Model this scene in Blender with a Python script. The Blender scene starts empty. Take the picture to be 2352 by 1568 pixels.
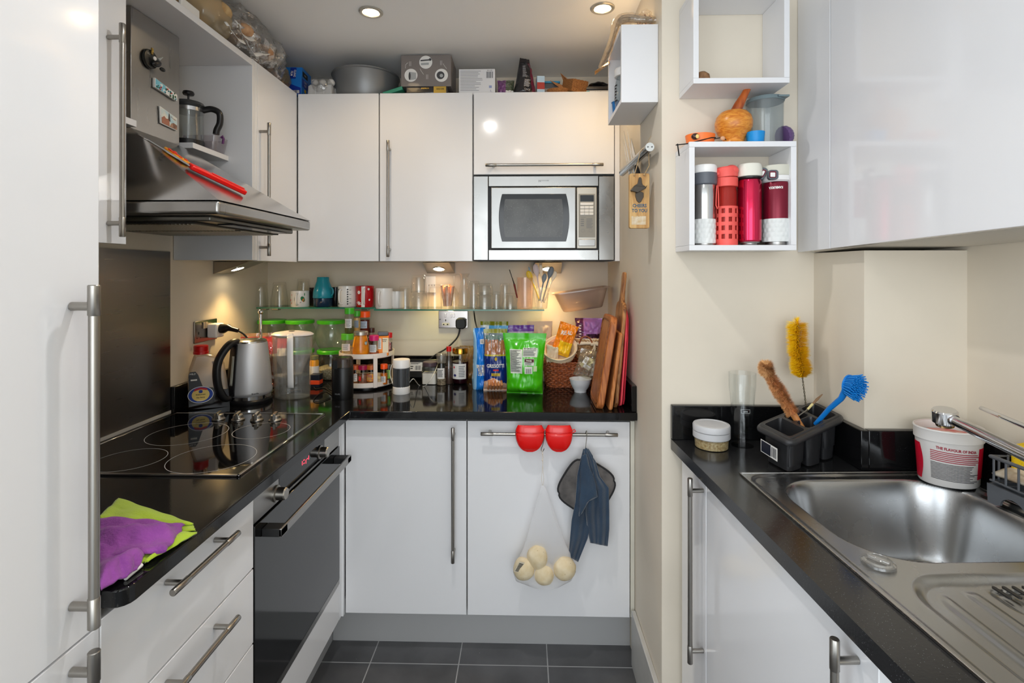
import bpy, bmesh, math, random
from mathutils import Vector, Matrix, Euler, noise
random.seed(7)
sc = bpy.context.scene
COL = sc.collection
PI = math.pi
# ------------------------------------------------------------------ camera
F = 1180.0; CY = math.atan(29/F); HOR = 620; CZ = 1.44
cam = bpy.data.objects.new('camera', bpy.data.cameras.new('camera'))
COL.objects.link(cam); sc.camera = cam
cam.location = (0, 0, CZ); cam.rotation_euler = (PI/2, 0, CY)
cam.data.sensor_width = 36; cam.data.lens = F/2352*36
cam.data.shift_y = -(784-HOR)/2352; cam.data.clip_start = .02
# ------------------------------------------------------------------ world, lights, exposure
w = bpy.data.worlds.new('world'); sc.world = w; w.use_nodes = True
w.node_tree.nodes['Background'].inputs[0].default_value = (.86, .94, 1, 1)
w.node_tree.nodes['Background'].inputs[1].default_value = 1.3
def light(name, typ, loc, energy, color=(1,1,1), rot=(0,0,0), **k):
    l = bpy.data.lights.new(name, typ); l.energy = energy; l.color = color
    for a, b in k.items(): setattr(l, a, b)
    o = bpy.data.objects.new(name, l); o.location = loc; o.rotation_euler = rot; COL.objects.link(o); return o
# daylight from behind the camera, then a side fill added from the left
light('window_light', 'AREA', (.1, -1.45, 1.5), 14, (.93,.97,1), (PI/2, 0, 0), shape='RECTANGLE', size=1.6, size_y=1.3)
_d = Vector((.4, 1.7, 1.2))-Vector((-1.35, -.55, 1.6))
light('side_fill_light', 'AREA', (-1.35, -.55, 1.6), 9, (.90,.96,1), _d.to_track_quat('-Z', 'Y').to_euler(), shape='RECTANGLE', size=1.1, size_y=1.3)  # unseen fill, added to brighten the passage wall and right-hand cabinet
sc.view_settings.view_transform = 'Standard'; sc.view_settings.look = 'None'
sc.view_settings.exposure = 0.43; sc.view_settings.gamma = 1
sc.cycles.transparent_max_bounces = 32; sc.cycles.max_bounces = 10; sc.cycles.diffuse_bounces = 6
sc.cycles.sample_clamp_indirect = 6; sc.cycles.caustics_reflective = False
# ------------------------------------------------------------------ pixel <-> world (photo 2352x1568)
def ray(px, py):
    u = (px-1176)/F; v = (HOR-py)/F
    return Vector((-math.sin(CY)+u*math.cos(CY), math.cos(CY)+u*math.sin(CY), v))
C0 = Vector((0, 0, CZ))
def PY(px, py, Y): r = ray(px, py); return C0 + r*(Y/r.y)
def PX(px, py, X): r = ray(px, py); return C0 + r*(X/r.x)
def PZ(px, py, Z): r = ray(px, py); return C0 + r*((Z-CZ)/r.z)
def mpp(p): return (-math.sin(CY)*p[0]+math.cos(CY)*p[1])/F
def put(cx, yb, wpx, yt, Z, Y=None):
    """round item standing on height Z: returns centre (at the base), radius, height from its outline in the photo"""
    if Y is None:
        f = PZ(cx, yb, Z); m = mpp(f); r = wpx*m/2*1.04
        c = PY(cx, yb, f.y+r); c.z = Z; return c, r, (yb-yt)*m
    c = PY(cx, yb, Y); m = mpp(c); zt = PY(cx, yt, Y).z; c.z = Z
    return c, wpx*m/2, zt-Z
WZ = .928; RZ = .945; XL = -1.27; YB = 2.51; XR = .405; YF = 1.528; CEIL = 2.38; YU = 2.19; XU = -.98
SH = 1.268
# ------------------------------------------------------------------ objects
def L(c):
    return tuple(((x/255)/12.92 if x/255 <= .04045 else ((x/255+.055)/1.055)**2.4) for x in c[:3])
def thing(name, label, cat, loc=(0,0,0), rz=0, group=None, rot=None):
    o = bpy.data.objects.new(name, None); COL.objects.link(o); o.empty_display_size = .02
    o.location = loc; o.rotation_euler = rot if rot else (0, 0, rz)
    return tag(o, label, cat, group)
def tag(o, label, cat, group=None):
    o['label'] = label; o['category'] = cat
    if group: o['group'] = group
    return o
def dup(root, loc=None, rz=None, label=None, group=None, name=None):
    r = root.copy(); COL.objects.link(r)
    if loc is not None: r.location = loc
    if rz is not None: r.rotation_euler = (0, 0, rz)
    if label: r['label'] = label
    if group: r['group'] = group
    for ch in root.children:
        c = ch.copy(); COL.objects.link(c); c.parent = r
        for g in ch.children:
            d = g.copy(); COL.objects.link(d); d.parent = c
    return r
class M:
    def __init__(s, T=None): s.v = []; s.f = []; s.m = []; s.T = T or Matrix(); s.mi = 0
    def add(s, vs, fs, mi=None):
        n = len(s.v); s.v += [s.T @ Vector(p) for p in vs]
        mm = s.mi if mi is None else mi
        for i, f in enumerate(fs):
            s.f.append([n+j for j in f]); s.m.append(mm[i] if isinstance(mm, list) else mm)
        return s
    def box(s, x0, x1, y0, y1, z0, z1, mi=None):
        if x0 > x1: x0, x1 = x1, x0
        if y0 > y1: y0, y1 = y1, y0
        if z0 > z1: z0, z1 = z1, z0
        v = [(x,y,z) for z in (z0,z1) for y in (y0,y1) for x in (x0,x1)]
        return s.add(v, [(0,2,3,1),(4,5,7,6),(0,1,5,4),(2,6,7,3),(0,4,6,2),(1,3,7,5)], mi)
    def rev(s, prof, c=(0,0,0), seg=32, mi=None, A=None, sx=1, sy=1, mis=None):
        """prof: list of (r, z), revolved round z; A optional matrix"""
        vs = []; fs = []; ms = []; A = A or Matrix(); c = Vector(c)
        for r, z in prof:
            for k in range(seg):
                a = 2*PI*k/seg
                vs.append(c + A @ Vector((max(r,1e-5)*math.cos(a)*sx, max(r,1e-5)*math.sin(a)*sy, z)))
        n = len(prof)
        for i in range(n-1):
            for k in range(seg):
                q = (k+1) % seg
                fs.append((i*seg+k, i*seg+q, (i+1)*seg+q, (i+1)*seg+k)); ms.append(mis[i] if mis else (s.mi if mi is None else mi))
        if prof[0][0] > 1e-4: fs.append(tuple(reversed(range(seg)))); ms.append(ms[0])
        if prof[-1][0] > 1e-4 and prof[-1] != prof[0]: fs.append(tuple(range((n-1)*seg, n*seg))); ms.append(ms[-2] if prof[0][0] > 1e-4 else ms[-1])
        return s.add(vs, fs, ms)
    def shell(s, prof, c=(0,0,0), th=.002, seg=32, mi=None, A=None, sx=1, sy=1):
        """open vessel: outer profile bottom->top, inner wall back down"""
        inn = [(max(r-th, 0), z+(th if i == 0 else 0)) for i, (r, z) in enumerate(prof)]
        inn[0] = (max(prof[0][0]-th, 0), prof[0][1]+th)
        return s.rev([(0, prof[0][1])]+prof+inn[::-1]+[(0, inn[0][1])], c, seg, mi, A, sx, sy)
    def tube(s, pts, r, seg=10, closed=False, mi=None, cap=True):
        pts = [Vector(p) for p in pts]; n = len(pts)
        rs = r if isinstance(r, (list, tuple)) else [r]*n
        vs = []; fs = []; prev = None
        for i, p in enumerate(pts):
            if closed: t = pts[(i+1) % n]-pts[i-1]
            else: t = pts[min(i+1, n-1)]-pts[max(i-1, 0)]
            t = t.normalized() if t.length > 1e-9 else Vector((0,0,1))
            if prev is None:
                up = Vector((0,0,1)) if abs(t.z) < .9 else Vector((1,0,0))
                a = t.cross(up).normalized()
            else:
                a = (prev - t*prev.dot(t)); a = a.normalized() if a.length > 1e-6 else prev
            prev = a; b = t.cross(a)
            for k in range(seg):
                g = 2*PI*k/seg; vs.append(p+(a*math.cos(g)+b*math.sin(g))*rs[i])
        m = n if closed else n-1
        for i in range(m):
            j = (i+1) % n
            for k in range(seg):
                q = (k+1) % seg; fs.append((i*seg+k, i*seg+q, j*seg+q, j*seg+k))
        if cap and not closed: fs += [tuple(reversed(range(seg))), tuple(range((n-1)*seg, n*seg))]
        return s.add(vs, fs, mi)
    def prism(s, poly, ax, a0, a1, mi=None, mside=None):
        """poly: 2D points; ax 'x','y','z' extrusion axis"""
        n = len(poly)
        def p3(p, a): return {'x': (a, p[0], p[1]), 'y': (p[0], a, p[1]), 'z': (p[0], p[1], a)}[ax]
        vs = [p3(p, a0) for p in poly]+[p3(p, a1) for p in poly]
        fs = [tuple(reversed(range(n))), tuple(range(n, 2*n))]+[(i, (i+1) % n, n+(i+1) % n, n+i) for i in range(n)]
        m0 = s.mi if mi is None else mi
        return s.add(vs, fs, [m0, m0]+[m0 if mside is None else mside]*n)
    def grid(s, fn, nu, nv, mi=None, closeu=False, mf=None):
        vs = [fn(i/nu, j/nv) for j in range(nv+1) for i in range(nu+1)]
        fs = []; ms = []
        for j in range(nv):
            for i in range(nu):
                a = j*(nu+1)+i; fs.append((a, a+1, a+nu+2, a+nu+1))
                ms.append(mf((i+.5)/nu, (j+.5)/nv) if mf else (s.mi if mi is None else mi))
        return s.add(vs, fs, ms)
    def ball(s, c, r, seg=20, mi=None, A=None, n=12):
        rx, ry, rz = r if isinstance(r, (tuple, list)) else (r, r, r)
        return s.rev([(math.sin(PI*i/n), -math.cos(PI*i/n)*rz) for i in range(n+1)], c, seg, mi, A, rx, ry)
    def obj(s, name, mats, parent=None, smooth=30, bev=0, solid=0, weld=False, world=True, sub=0, bseg=2, off=0):
        me = bpy.data.meshes.new(name)
        vs = s.v
        if parent is not None and world:
            p = parent; mw = Matrix()
            chain = []
            while p: chain.append(p); p = p.parent
            for q in reversed(chain): mw = mw @ q.matrix_basis
            inv = mw.inverted(); vs = [inv @ v for v in vs]
        elif parent is None and world:
            c = Vector(((min(v.x for v in vs)+max(v.x for v in vs))/2, (min(v.y for v in vs)+max(v.y for v in vs))/2, min(v.z for v in vs)))
            vs = [v-c for v in vs]
        me.from_pydata([tuple(v) for v in vs], [], s.f)
        for m in (mats if isinstance(mats, (list, tuple)) else [mats]): me.materials.append(m)
        for p, mi in zip(me.polygons, s.m): p.material_index = mi
        bm = bmesh.new(); bm.from_mesh(me)
        if weld: bmesh.ops.remove_doubles(bm, verts=bm.verts, dist=1e-5)
        bmesh.ops.recalc_face_normals(bm, faces=bm.faces) if not getattr(s, 'keepn', False) else None
        bm.to_mesh(me); bm.free()
        if smooth is not None:
            for p in me.polygons: p.use_smooth = True
            me.set_sharp_from_angle(angle=math.radians(smooth))
        o = bpy.data.objects.new(name, me); COL.objects.link(o)
        if parent is not None: o.parent = parent
        elif world: o.location = c
        if solid:
            d = o.modifiers.new('s', 'SOLIDIFY'); d.thickness = solid; d.offset = off
        if bev:
            b = o.modifiers.new('b', 'BEVEL'); b.width = bev; b.segments = bseg; b.limit_method = 'ANGLE'; b.angle_limit = math.radians(40)
        if sub:
            b = o.modifiers.new('u', 'SUBSURF'); b.levels = sub; b.render_levels = sub
        return o
def struct(o): o['kind'] = 'structure'; return o
def rrect(w, h, r, n=5, cx=0, cy=0):
    out = []
    for sx, sy, a0 in ((1,1,0), (-1,1,PI/2), (-1,-1,PI), (1,-1,3*PI/2)):
        for k in range(n+1):
            a = a0+PI/2*k/n; out.append((cx+sx*(w/2-r)+r*math.cos(a), cy+sy*(h/2-r)+r*math.sin(a)))
    return out
def circ(r, n=24, cx=0, cy=0, sx=1, sy=1): return [(cx+r*sx*math.cos(2*PI*k/n), cy+r*sy*math.sin(2*PI*k/n)) for k in range(n)]
def N3(x, y=0, z=0): return noise.noise(Vector((x, y, z)))
def txt(m, s, size, fn, mi=0, align='CENTER', sx=1.0, bold=0.0):
    """lettering mapped through fn(x, y) -> point on the surface"""
    cu = bpy.data.curves.new('t', 'FONT'); cu.body = s; cu.size = size; cu.align_x = align; cu.align_y = 'CENTER'
    cu.resolution_u = 2; cu.offset = bold; cu.extrude = 0
    o = bpy.data.objects.new('t', cu); COL.objects.link(o)
    bpy.context.view_layer.update()
    dg = bpy.context.evaluated_depsgraph_get(); me = bpy.data.meshes.new_from_object(o.evaluated_get(dg))
    vs = [fn(v.co.x*sx, v.co.y) for v in me.vertices]; fs = [tuple(p.vertices) for p in me.polygons]
    bpy.data.objects.remove(o); bpy.data.curves.remove(cu); bpy.data.meshes.remove(me)
    m.add(vs, fs, mi); return m
def bars(m, x0, x1, y0, y1, n, fn, mi=0, fill=.45, jit=.25, vert=False, seed=1):
    """illegible small print / bar code as thin bars"""
    rn = random.Random(seed)
    for k in range(n):
        if vert:
            a = x0+(x1-x0)*k/n; b = a+(x1-x0)/n*fill*rn.uniform(.4, 1.6); q = [(a,y0),(b,y0),(b,y1),(a,y1)]
        else:
            t = y1-(y1-y0)*k/n; b = t-(y1-y0)/n*fill; xe = x1-(x1-x0)*jit*rn.random(); q = [(x0,b),(xe,b),(xe,t),(x0,t)]
        ns = 1 if vert else 6
        vs = []
        for i in range(ns+1):
            f = i/ns
            for (ya) in (q[0][1], q[2][1]): vs.append(fn(q[0][0]+(q[1][0]-q[0][0])*f, ya))
        m.add(vs, [(2*i, 2*i+2, 2*i+3, 2*i+1) for i in range(ns)], mi)
def patch(m, x0, x1, y0, y1, fn, mi=0, nu=8, nv=4):
    m.grid(lambda u, v: fn(x0+(x1-x0)*u, y0+(y1-y0)*v), nu, nv, mi); return m
def cylfn(c, r, a0=-PI/2, off=.0004, rfn=None):
    """(x,y) -> on an upright cylinder facing the camera at angle a0"""
    c = Vector(c)
    def fn(x, y):
        rr = (rfn(y) if rfn else r)+off; a = a0+x/rr
        return c+Vector((rr*math.cos(a), rr*math.sin(a), y))
    return fn
# ------------------------------------------------------------------ materials
_mc = {}
def node(nt, t, **k):
    n = nt.nodes.new(t)
    for a, b in k.items(): setattr(n, a, b)
    return n
def mat(name, col, rough=.5, metal=0, bump=0, bscale=60, var=0, vscale=6, stretch=None, trans=0, ior=1.45, alpha=1, coat=0, emit=0, emitc=None, spec=.5, sss=0, col2=None, speck=None, sheen=0, rvar=0):
    if name in _mc: return _mc[name]
    m = bpy.data.materials.new(name); m.use_nodes = True; nt = m.node_tree; b = nt.nodes['Principled BSDF']
    b.inputs['Base Color'].default_value = (*L(col), 1); b.inputs['Roughness'].default_value = rough
    b.inputs['Metallic'].default_value = metal; b.inputs['IOR'].default_value = ior
    b.inputs['Transmission Weight'].default_value = trans; b.inputs['Alpha'].default_value = alpha
    b.inputs['Coat Weight'].default_value = coat; b.inputs['Coat Roughness'].default_value = .05
    b.inputs['Specular IOR Level'].default_value = spec
    if sheen: b.inputs['Sheen Weight'].default_value = sheen
    if sss: b.inputs['Subsurface Weight'].default_value = sss; b.inputs['Subsurface Scale'].default_value = .01
    if emit: b.inputs['Emission Color'].default_value = (*L(emitc or col), 1); b.inputs['Emission Strength'].default_value = emit
    vec = None
    if bump or var or speck or rvar or col2:
        tc = node(nt, 'ShaderNodeTexCoord'); mp = node(nt, 'ShaderNodeMapping')
        nt.links.new(tc.outputs['Object'], mp.inputs[0])
        if stretch: mp.inputs['Scale'].default_value = stretch
        vec = mp.outputs[0]
    src = None
    if var or col2:
        n = node(nt, 'ShaderNodeTexNoise'); n.inputs['Scale'].default_value = vscale; n.inputs['Detail'].default_value = 6
        nt.links.new(vec, n.inputs['Vector'])
        r = node(nt, 'ShaderNodeValToRGB'); r.color_ramp.elements[0].position = .35; r.color_ramp.elements[1].position = .65
        c2 = col2 if col2 else [x*(1-var) for x in col]
        r.color_ramp.elements[0].color = (*L(c2), 1); r.color_ramp.elements[1].color = (*L(col), 1)
        nt.links.new(n.outputs[0], r.inputs[0]); nt.links.new(r.outputs[0], b.inputs['Base Color']); src = r.outputs[0]
    if speck:   # (colour, scale, size)
        vo = node(nt, 'ShaderNodeTexVoronoi'); vo.inputs['Scale'].default_value = speck[1]; nt.links.new(vec, vo.inputs['Vector'])
        cr = node(nt, 'ShaderNodeMath', operation='LESS_THAN'); cr.inputs[1].default_value = speck[2]; nt.links.new(vo.outputs['Distance'], cr.inputs[0])
        sep = node(nt, 'ShaderNodeSeparateColor'); nt.links.new(vo.outputs['Color'], sep.inputs[0])
        g = node(nt, 'ShaderNodeMath', operation='GREATER_THAN'); g.inputs[1].default_value = speck[3] if len(speck) > 3 else .5; nt.links.new(sep.outputs[0], g.inputs[0])
        mu = node(nt, 'ShaderNodeMath', operation='MULTIPLY'); nt.links.new(cr.outputs[0], mu.inputs[0]); nt.links.new(g.outputs[0], mu.inputs[1])
        mx = node(nt, 'ShaderNodeMix', data_type='RGBA'); nt.links.new(mu.outputs[0], mx.inputs[0])
        if src: nt.links.new(src, mx.inputs[6])
        else: mx.inputs[6].default_value = (*L(col), 1)
        mx.inputs[7].default_value = (*L(speck[0]), 1); nt.links.new(mx.outputs[2], b.inputs['Base Color'])
    if rvar:
        n = node(nt, 'ShaderNodeTexNoise'); n.inputs['Scale'].default_value = vscale*1.7; n.inputs['Detail'].default_value = 4
        nt.links.new(vec, n.inputs['Vector'])
        mr = node(nt, 'ShaderNodeMapRange'); mr.inputs[3].default_value = max(rough-rvar, .02); mr.inputs[4].default_value = rough+rvar
        nt.links.new(n.outputs[0], mr.inputs[0]); nt.links.new(mr.outputs[0], b.inputs['Roughness'])
    if bump:
        n = node(nt, 'ShaderNodeTexNoise'); n.inputs['Scale'].default_value = bscale; n.inputs['Detail'].default_value = 4
        nt.links.new(vec, n.inputs['Vector'])
        bp = node(nt, 'ShaderNodeBump'); bp.inputs['Strength'].default_value = bump; bp.inputs['Distance'].default_value = .002
        nt.links.new(n.outputs[0], bp.inputs['Height']); nt.links.new(bp.outputs[0], b.inputs['Normal'])
    _mc[name] = m; return m
def clear(name, tint=(255,255,255), f0=.05, f1=.75, rough=.02, haze=0, hazec=None, bump=0):
    """thin clear glass or plastic: transparent, glossier at grazing angles, optional cloudy share"""
    if name in _mc: return _mc[name]
    m = bpy.data.materials.new(name); m.use_nodes = True; nt = m.node_tree; nt.nodes.clear()
    out = node(nt, 'ShaderNodeOutputMaterial'); tr = node(nt, 'ShaderNodeBsdfTransparent'); tr.inputs[0].default_value = (*L(tint), 1)
    gl = node(nt, 'ShaderNodeBsdfGlossy'); gl.inputs['Roughness'].default_value = rough
    lw = node(nt, 'ShaderNodeLayerWeight'); lw.inputs[0].default_value = .5
    pw = node(nt, 'ShaderNodeMath', operation='POWER'); pw.inputs[1].default_value = 5.0; nt.links.new(lw.outputs['Facing'], pw.inputs[0])
    mr = node(nt, 'ShaderNodeMapRange'); mr.inputs[3].default_value = f0; mr.inputs[4].default_value = f1; nt.links.new(pw.outputs[0], mr.inputs[0])
    base = tr.outputs[0]
    if haze:
        df = node(nt, 'ShaderNodeBsdfDiffuse'); df.inputs[0].default_value = (*L(hazec or tint), 1)
        tl = node(nt, 'ShaderNodeBsdfTranslucent'); tl.inputs[0].default_value = (*L(hazec or tint), 1)
        ad = node(nt, 'ShaderNodeMixShader'); ad.inputs[0].default_value = .4; nt.links.new(df.outputs[0], ad.inputs[1]); nt.links.new(tl.outputs[0], ad.inputs[2])
        mh = node(nt, 'ShaderNodeMixShader'); mh.inputs[0].default_value = haze; nt.links.new(tr.outputs[0], mh.inputs[1]); nt.links.new(ad.outputs[0], mh.inputs[2]); base = mh.outputs[0]
    if bump:
        tc = node(nt, 'ShaderNodeTexCoord'); n = node(nt, 'ShaderNodeTexNoise'); n.inputs['Scale'].default_value = 40; nt.links.new(tc.outputs['Object'], n.inputs['Vector'])
        bp = node(nt, 'ShaderNodeBump'); bp.inputs['Strength'].default_value = bump; bp.inputs['Distance'].default_value = .01
        nt.links.new(n.outputs[0], bp.inputs['Height']); nt.links.new(bp.outputs[0], gl.inputs['Normal'])
    mx = node(nt, 'ShaderNodeMixShader'); nt.links.new(mr.outputs[0], mx.inputs[0]); nt.links.new(base, mx.inputs[1]); nt.links.new(gl.outputs[0], mx.inputs[2])
    nt.links.new(mx.outputs[0], out.inputs[0]); _mc[name] = m; return m
def grid_mat(name, axis_a, axis_b, spacing, off, gw, col, gcol, rough, **k):
    """tiles with grout lines in the plane of two object axes"""
    m = mat(name, col, rough, **k); nt = m.node_tree; b = nt.nodes['Principled BSDF']
    tc = node(nt, 'ShaderNodeTexCoord'); sp = node(nt, 'ShaderNodeSeparateXYZ'); nt.links.new(tc.outputs['Object'], sp.inputs[0])
    prev = None
    for ax, o in ((axis_a, off[0]), (axis_b, off[1])):
        s1 = node(nt, 'ShaderNodeMath', operation='SUBTRACT'); s1.inputs[1].default_value = o; nt.links.new(sp.outputs[ax], s1.inputs[0])
        pp = node(nt, 'ShaderNodeMath', operation='PINGPONG'); pp.inputs[1].default_value = spacing/2; nt.links.new(s1.outputs[0], pp.inputs[0])
        lt = node(nt, 'ShaderNodeMath', operation='LESS_THAN'); lt.inputs[1].default_value = gw/2; nt.links.new(pp.outputs[0], lt.inputs[0])
        if prev is None: prev = lt.outputs[0]
        else:
            mxn = node(nt, 'ShaderNodeMath', operation='MAXIMUM'); nt.links.new(prev, mxn.inputs[0]); nt.links.new(lt.outputs[0], mxn.inputs[1]); prev = mxn.outputs[0]
    old = b.inputs['Base Color'].links[0].from_socket if b.inputs['Base Color'].links else None
    mx = node(nt, 'ShaderNodeMix', data_type='RGBA'); nt.links.new(prev, mx.inputs[0])
    if old: nt.links.new(old, mx.inputs[6])
    else: mx.inputs[6].default_value = (*L(col), 1)
    mx.inputs[7].default_value = (*L(gcol), 1); nt.links.new(mx.outputs[2], b.inputs['Base Color']); return m
def wood(name, c1, c2, scale=(1,1,12), rough=.45, rings=9, bump=.15):
    if name in _mc: return _mc[name]
    m = mat(name, c1, rough, bump=bump, bscale=40, stretch=scale); nt = m.node_tree; b = nt.nodes['Principled BSDF']
    tc = node(nt, 'ShaderNodeTexCoord'); mp = node(nt, 'ShaderNodeMapping'); mp.inputs['Scale'].default_value = scale; nt.links.new(tc.outputs['Object'], mp.inputs[0])
    n = node(nt, 'ShaderNodeTexNoise'); n.inputs['Scale'].default_value = rings; n.inputs['Detail'].default_value = 8; n.inputs['Distortion'].default_value = 1.2; nt.links.new(mp.outputs[0], n.inputs['Vector'])
    r = node(nt, 'ShaderNodeValToRGB'); r.color_ramp.elements[0].position = .38; r.color_ramp.elements[1].position = .62
    r.color_ramp.elements[0].color = (*L(c2), 1); r.color_ramp.elements[1].color = (*L(c1), 1)
    nt.links.new(n.outputs[0], r.inputs[0]); nt.links.new(r.outputs[0], b.inputs['Base Color']); return m
WHITE = mat('white_gloss', (232,232,234), .12, coat=.3, bump=.02, bscale=3)
WHITE2 = mat('white_melamine', (226,226,228), .35)
CARC = mat('carcass_white', (214,213,210), .45)
CREAM = mat('cream_wall', (226,216,199), .75, bump=.12, bscale=30, var=.035, vscale=3, speck=((150,130,100), 14, .02, .75))
CEILM = mat('ceiling_paint', (240,239,237), .85, bump=.05, bscale=30)
GRAN = mat('black_granite', (16,16,17), .07, bump=.02, bscale=200, speck=((70,72,75), 320, .13, .7), spec=.5)
GRANR = mat('black_granite_worn', (36,36,37), .16, bump=.05, bscale=200, speck=((90,92,95), 320, .16, .6), rvar=.06, vscale=9)
STEEL = mat('brushed_steel', (160,158,155), .32, 1, bump=.05, bscale=40, stretch=(1,1,30), rvar=.08, vscale=3)
STEELH = mat('handle_steel', (160,156,150), .3, 1, bump=.04, bscale=60, stretch=(20,20,1))
HOODS = mat('hood_steel', (172,171,169), .3, 1, bump=.03, bscale=30, stretch=(1,12,1), rvar=.08, vscale=4)
SPLASH = mat('splash_steel', (126,122,118), .3, 1, bump=.06, bscale=20, stretch=(1,1,30), rvar=.08, vscale=3)
SINKS = mat('sink_steel', (176,177,178), .27, 1, bump=.03, bscale=300, rvar=.03, vscale=5, speck=((205,205,205), 60, .03, .8))
CHROME = mat('chrome', (215,215,217), .07, 1)
BLACKP = mat('black_plastic', (20,20,22), .3)
BLACKM = mat('black_matt', (24,24,25), .55)
WHITEP = mat('white_plastic', (236,234,232), .3)
GLASS = clear('clear_glass', (248,250,249))
GLASSG = clear('green_glass_edge', (120,190,165), .1, .8)
DARKGAP = mat('dark_gap', (18,17,16), .8)
PAPER = mat('paper_white', (232,230,226), .6)
INK = mat('ink_black', (25,25,28), .6)
INKG = mat('ink_grey', (120,122,125), .6)
GREEN = mat('lid_green', (70,178,30), .3)
REDP = mat('red_plastic', (212,18,18), .3)
BLUEP = mat('blue_plastic', (12,120,200), .35)
# ================================================================== the room
FLOOR = grid_mat('floor_tile', 0, 1, .325, (.084, 1.871), .004, (98,98,100), (170,170,170), .32, var=.22, vscale=5, bump=.12, bscale=25, rvar=.08, speck=((205,205,205), 42, .035, .82))
fl = M().box(-1.37, 1.2, -1.6, 2.61, -.05, 0).obj('floor', FLOOR, world=False); struct(fl)
struct(M().box(-1.37, 1.2, -1.6, 2.61, CEIL, CEIL+.05).obj('ceiling', CEILM, world=False))
struct(M().box(-1.37, XL, .1, 2.61, 0, CEIL).obj('wall_left', CREAM, world=False))
struct(M().box(XL, XR, YB, 2.61, 0, CEIL).obj('wall_back', CREAM, world=False))
struct(M().box(XR, 1.2, YF, 2.61, 0, CEIL).obj('wall_right', CREAM, world=False))
struct(M().box(1.1, 1.2, -1.6, YF, 0, CEIL).obj('wall_window_side', CREAM, world=False))
struct(M().box(.848, 1.1, 1.305, YF, 0, 1.489).obj('wall_boxing', CREAM, world=False))
struct(M().box(.389, XR, YF, 1.885, 0, .2).obj('baseboard_right', mat('skirting_tile', (205,203,198), .3, bump=.05, var=.08), bev=.003))
# ceiling downlights
LAMPON = mat('lamp_on', (255,236,200), .5, emit=14, emitc=(255,226,178))
LAMPW = mat('lamp_on_small', (255,240,210), .5, emit=22, emitc=(255,236,200))
for (px, py, nm) in ((852, 27, 'round recessed ceiling spotlight above the left wall cabinets'), (1384, 18, 'round recessed ceiling spotlight close to the small open box shelf')):
    p = PZ(px, py, CEIL)
    t = thing('ceiling_spotlight', nm, 'ceiling light', (p.x, p.y, CEIL), group='ceiling spotlights')
    M().rev([(.043, 0), (.043, -.003), (.04, -.006), (.031, -.005), (.029, 0)], (p.x, p.y, CEIL), 40).obj('rim', mat('lamp_rim', (190,185,175), .35, .8), t)
    M().rev([(0, -.002), (.028, -.002), (.028, 0)], (p.x, p.y, CEIL), 32).obj('lamp', LAMPON, t)
    light('spot', 'SPOT', (p.x, p.y, CEIL-.012), 4 if px < 1000 else 7, (1,.70,.36), spot_size=math.radians(150), spot_blend=.8, shadow_soft_size=.03)
# two unseen spotlights, added as fill light for the deeper surfaces
for (x, y, en, nm) in ((-.22, 1.10, 20, 'added unseen ceiling spotlight, fill light over the hob side of the kitchen'), (-.05, .35, 5, 'added unseen ceiling spotlight, fill light nearest the room entrance')):
    t = thing('ceiling_spotlight', nm, 'ceiling light', (x, y, CEIL), group='ceiling spotlights')
    M().rev([(.043, 0), (.043, -.003), (.04, -.006), (.031, -.005), (.029, 0)], (x, y, CEIL), 40).obj('rim', mat('lamp_rim', (190,185,175), .35, .8), t)
    M().rev([(0, -.002), (.028, -.002), (.028, 0)], (x, y, CEIL), 32).obj('lamp', LAMPON, t)
    light('spot', 'SPOT', (x, y, CEIL-.012), en, (1,.99,.98), spot_size=math.radians(172), spot_blend=1, shadow_soft_size=.032)
# ================================================================== handles
def bar_handle(parent, a, b, n, r=.0068, off=.035, inset=.032, name='handle'):
    """round bar with sleeved ends on two posts; a, b = bar ends (world), n = unit normal of the door"""
    a = Vector(a); b = Vector(b); n = Vector(n); d = (b-a).normalized(); m = M()
    m.tube([a+d*.001, b-d*.001], r*.88, 20)
    for e, s in ((a, 1), (b, -1)):
        m.tube([e, e+d*s*.0012, e+d*s*.045, e+d*s*.046], [r*.86, r, r, r*.9], 20)
        q = e+d*s*inset; m.tube([q, q-n*(off-.0012)], r*.8, 16)
    return m.obj(name, STEELH, parent, smooth=40)
NX = Vector((1,0,0)); NYm = Vector((0,-1,0))
DG = .0018
# ================================================================== left tall unit (fridge housing)
t = thing('tall_cabinet', 'tall white gloss cabinet at the left edge of the picture, long steel handles', 'cabinet', (-.97, .5, 0))
M().box(-1.25, -.697, .18, .8, .0, CEIL-.01).obj('body', CARC, t)
zs = PX(222, 1440, -.676).z
d = M().box(-.695, -.676, .185, .8, zs+DG, CEIL-.02).obj('door', WHITE, t, bev=.0012)
Xh = -.676+.035
a = PX(216, 654, Xh); b = PX(221, 1438, Xh); bar_handle(d, (Xh, a.y, a.z), (Xh, a.y, b.z), NX, r=.0082)
d = M().box(-.695, -.676, .185, .8, .1, zs-DG).obj('door', WHITE, t, bev=.0012)
b = PX(221, 1490, Xh); bar_handle(d, (Xh, a.y, b.z), (Xh, a.y, .3), NX, r=.0082)
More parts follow.
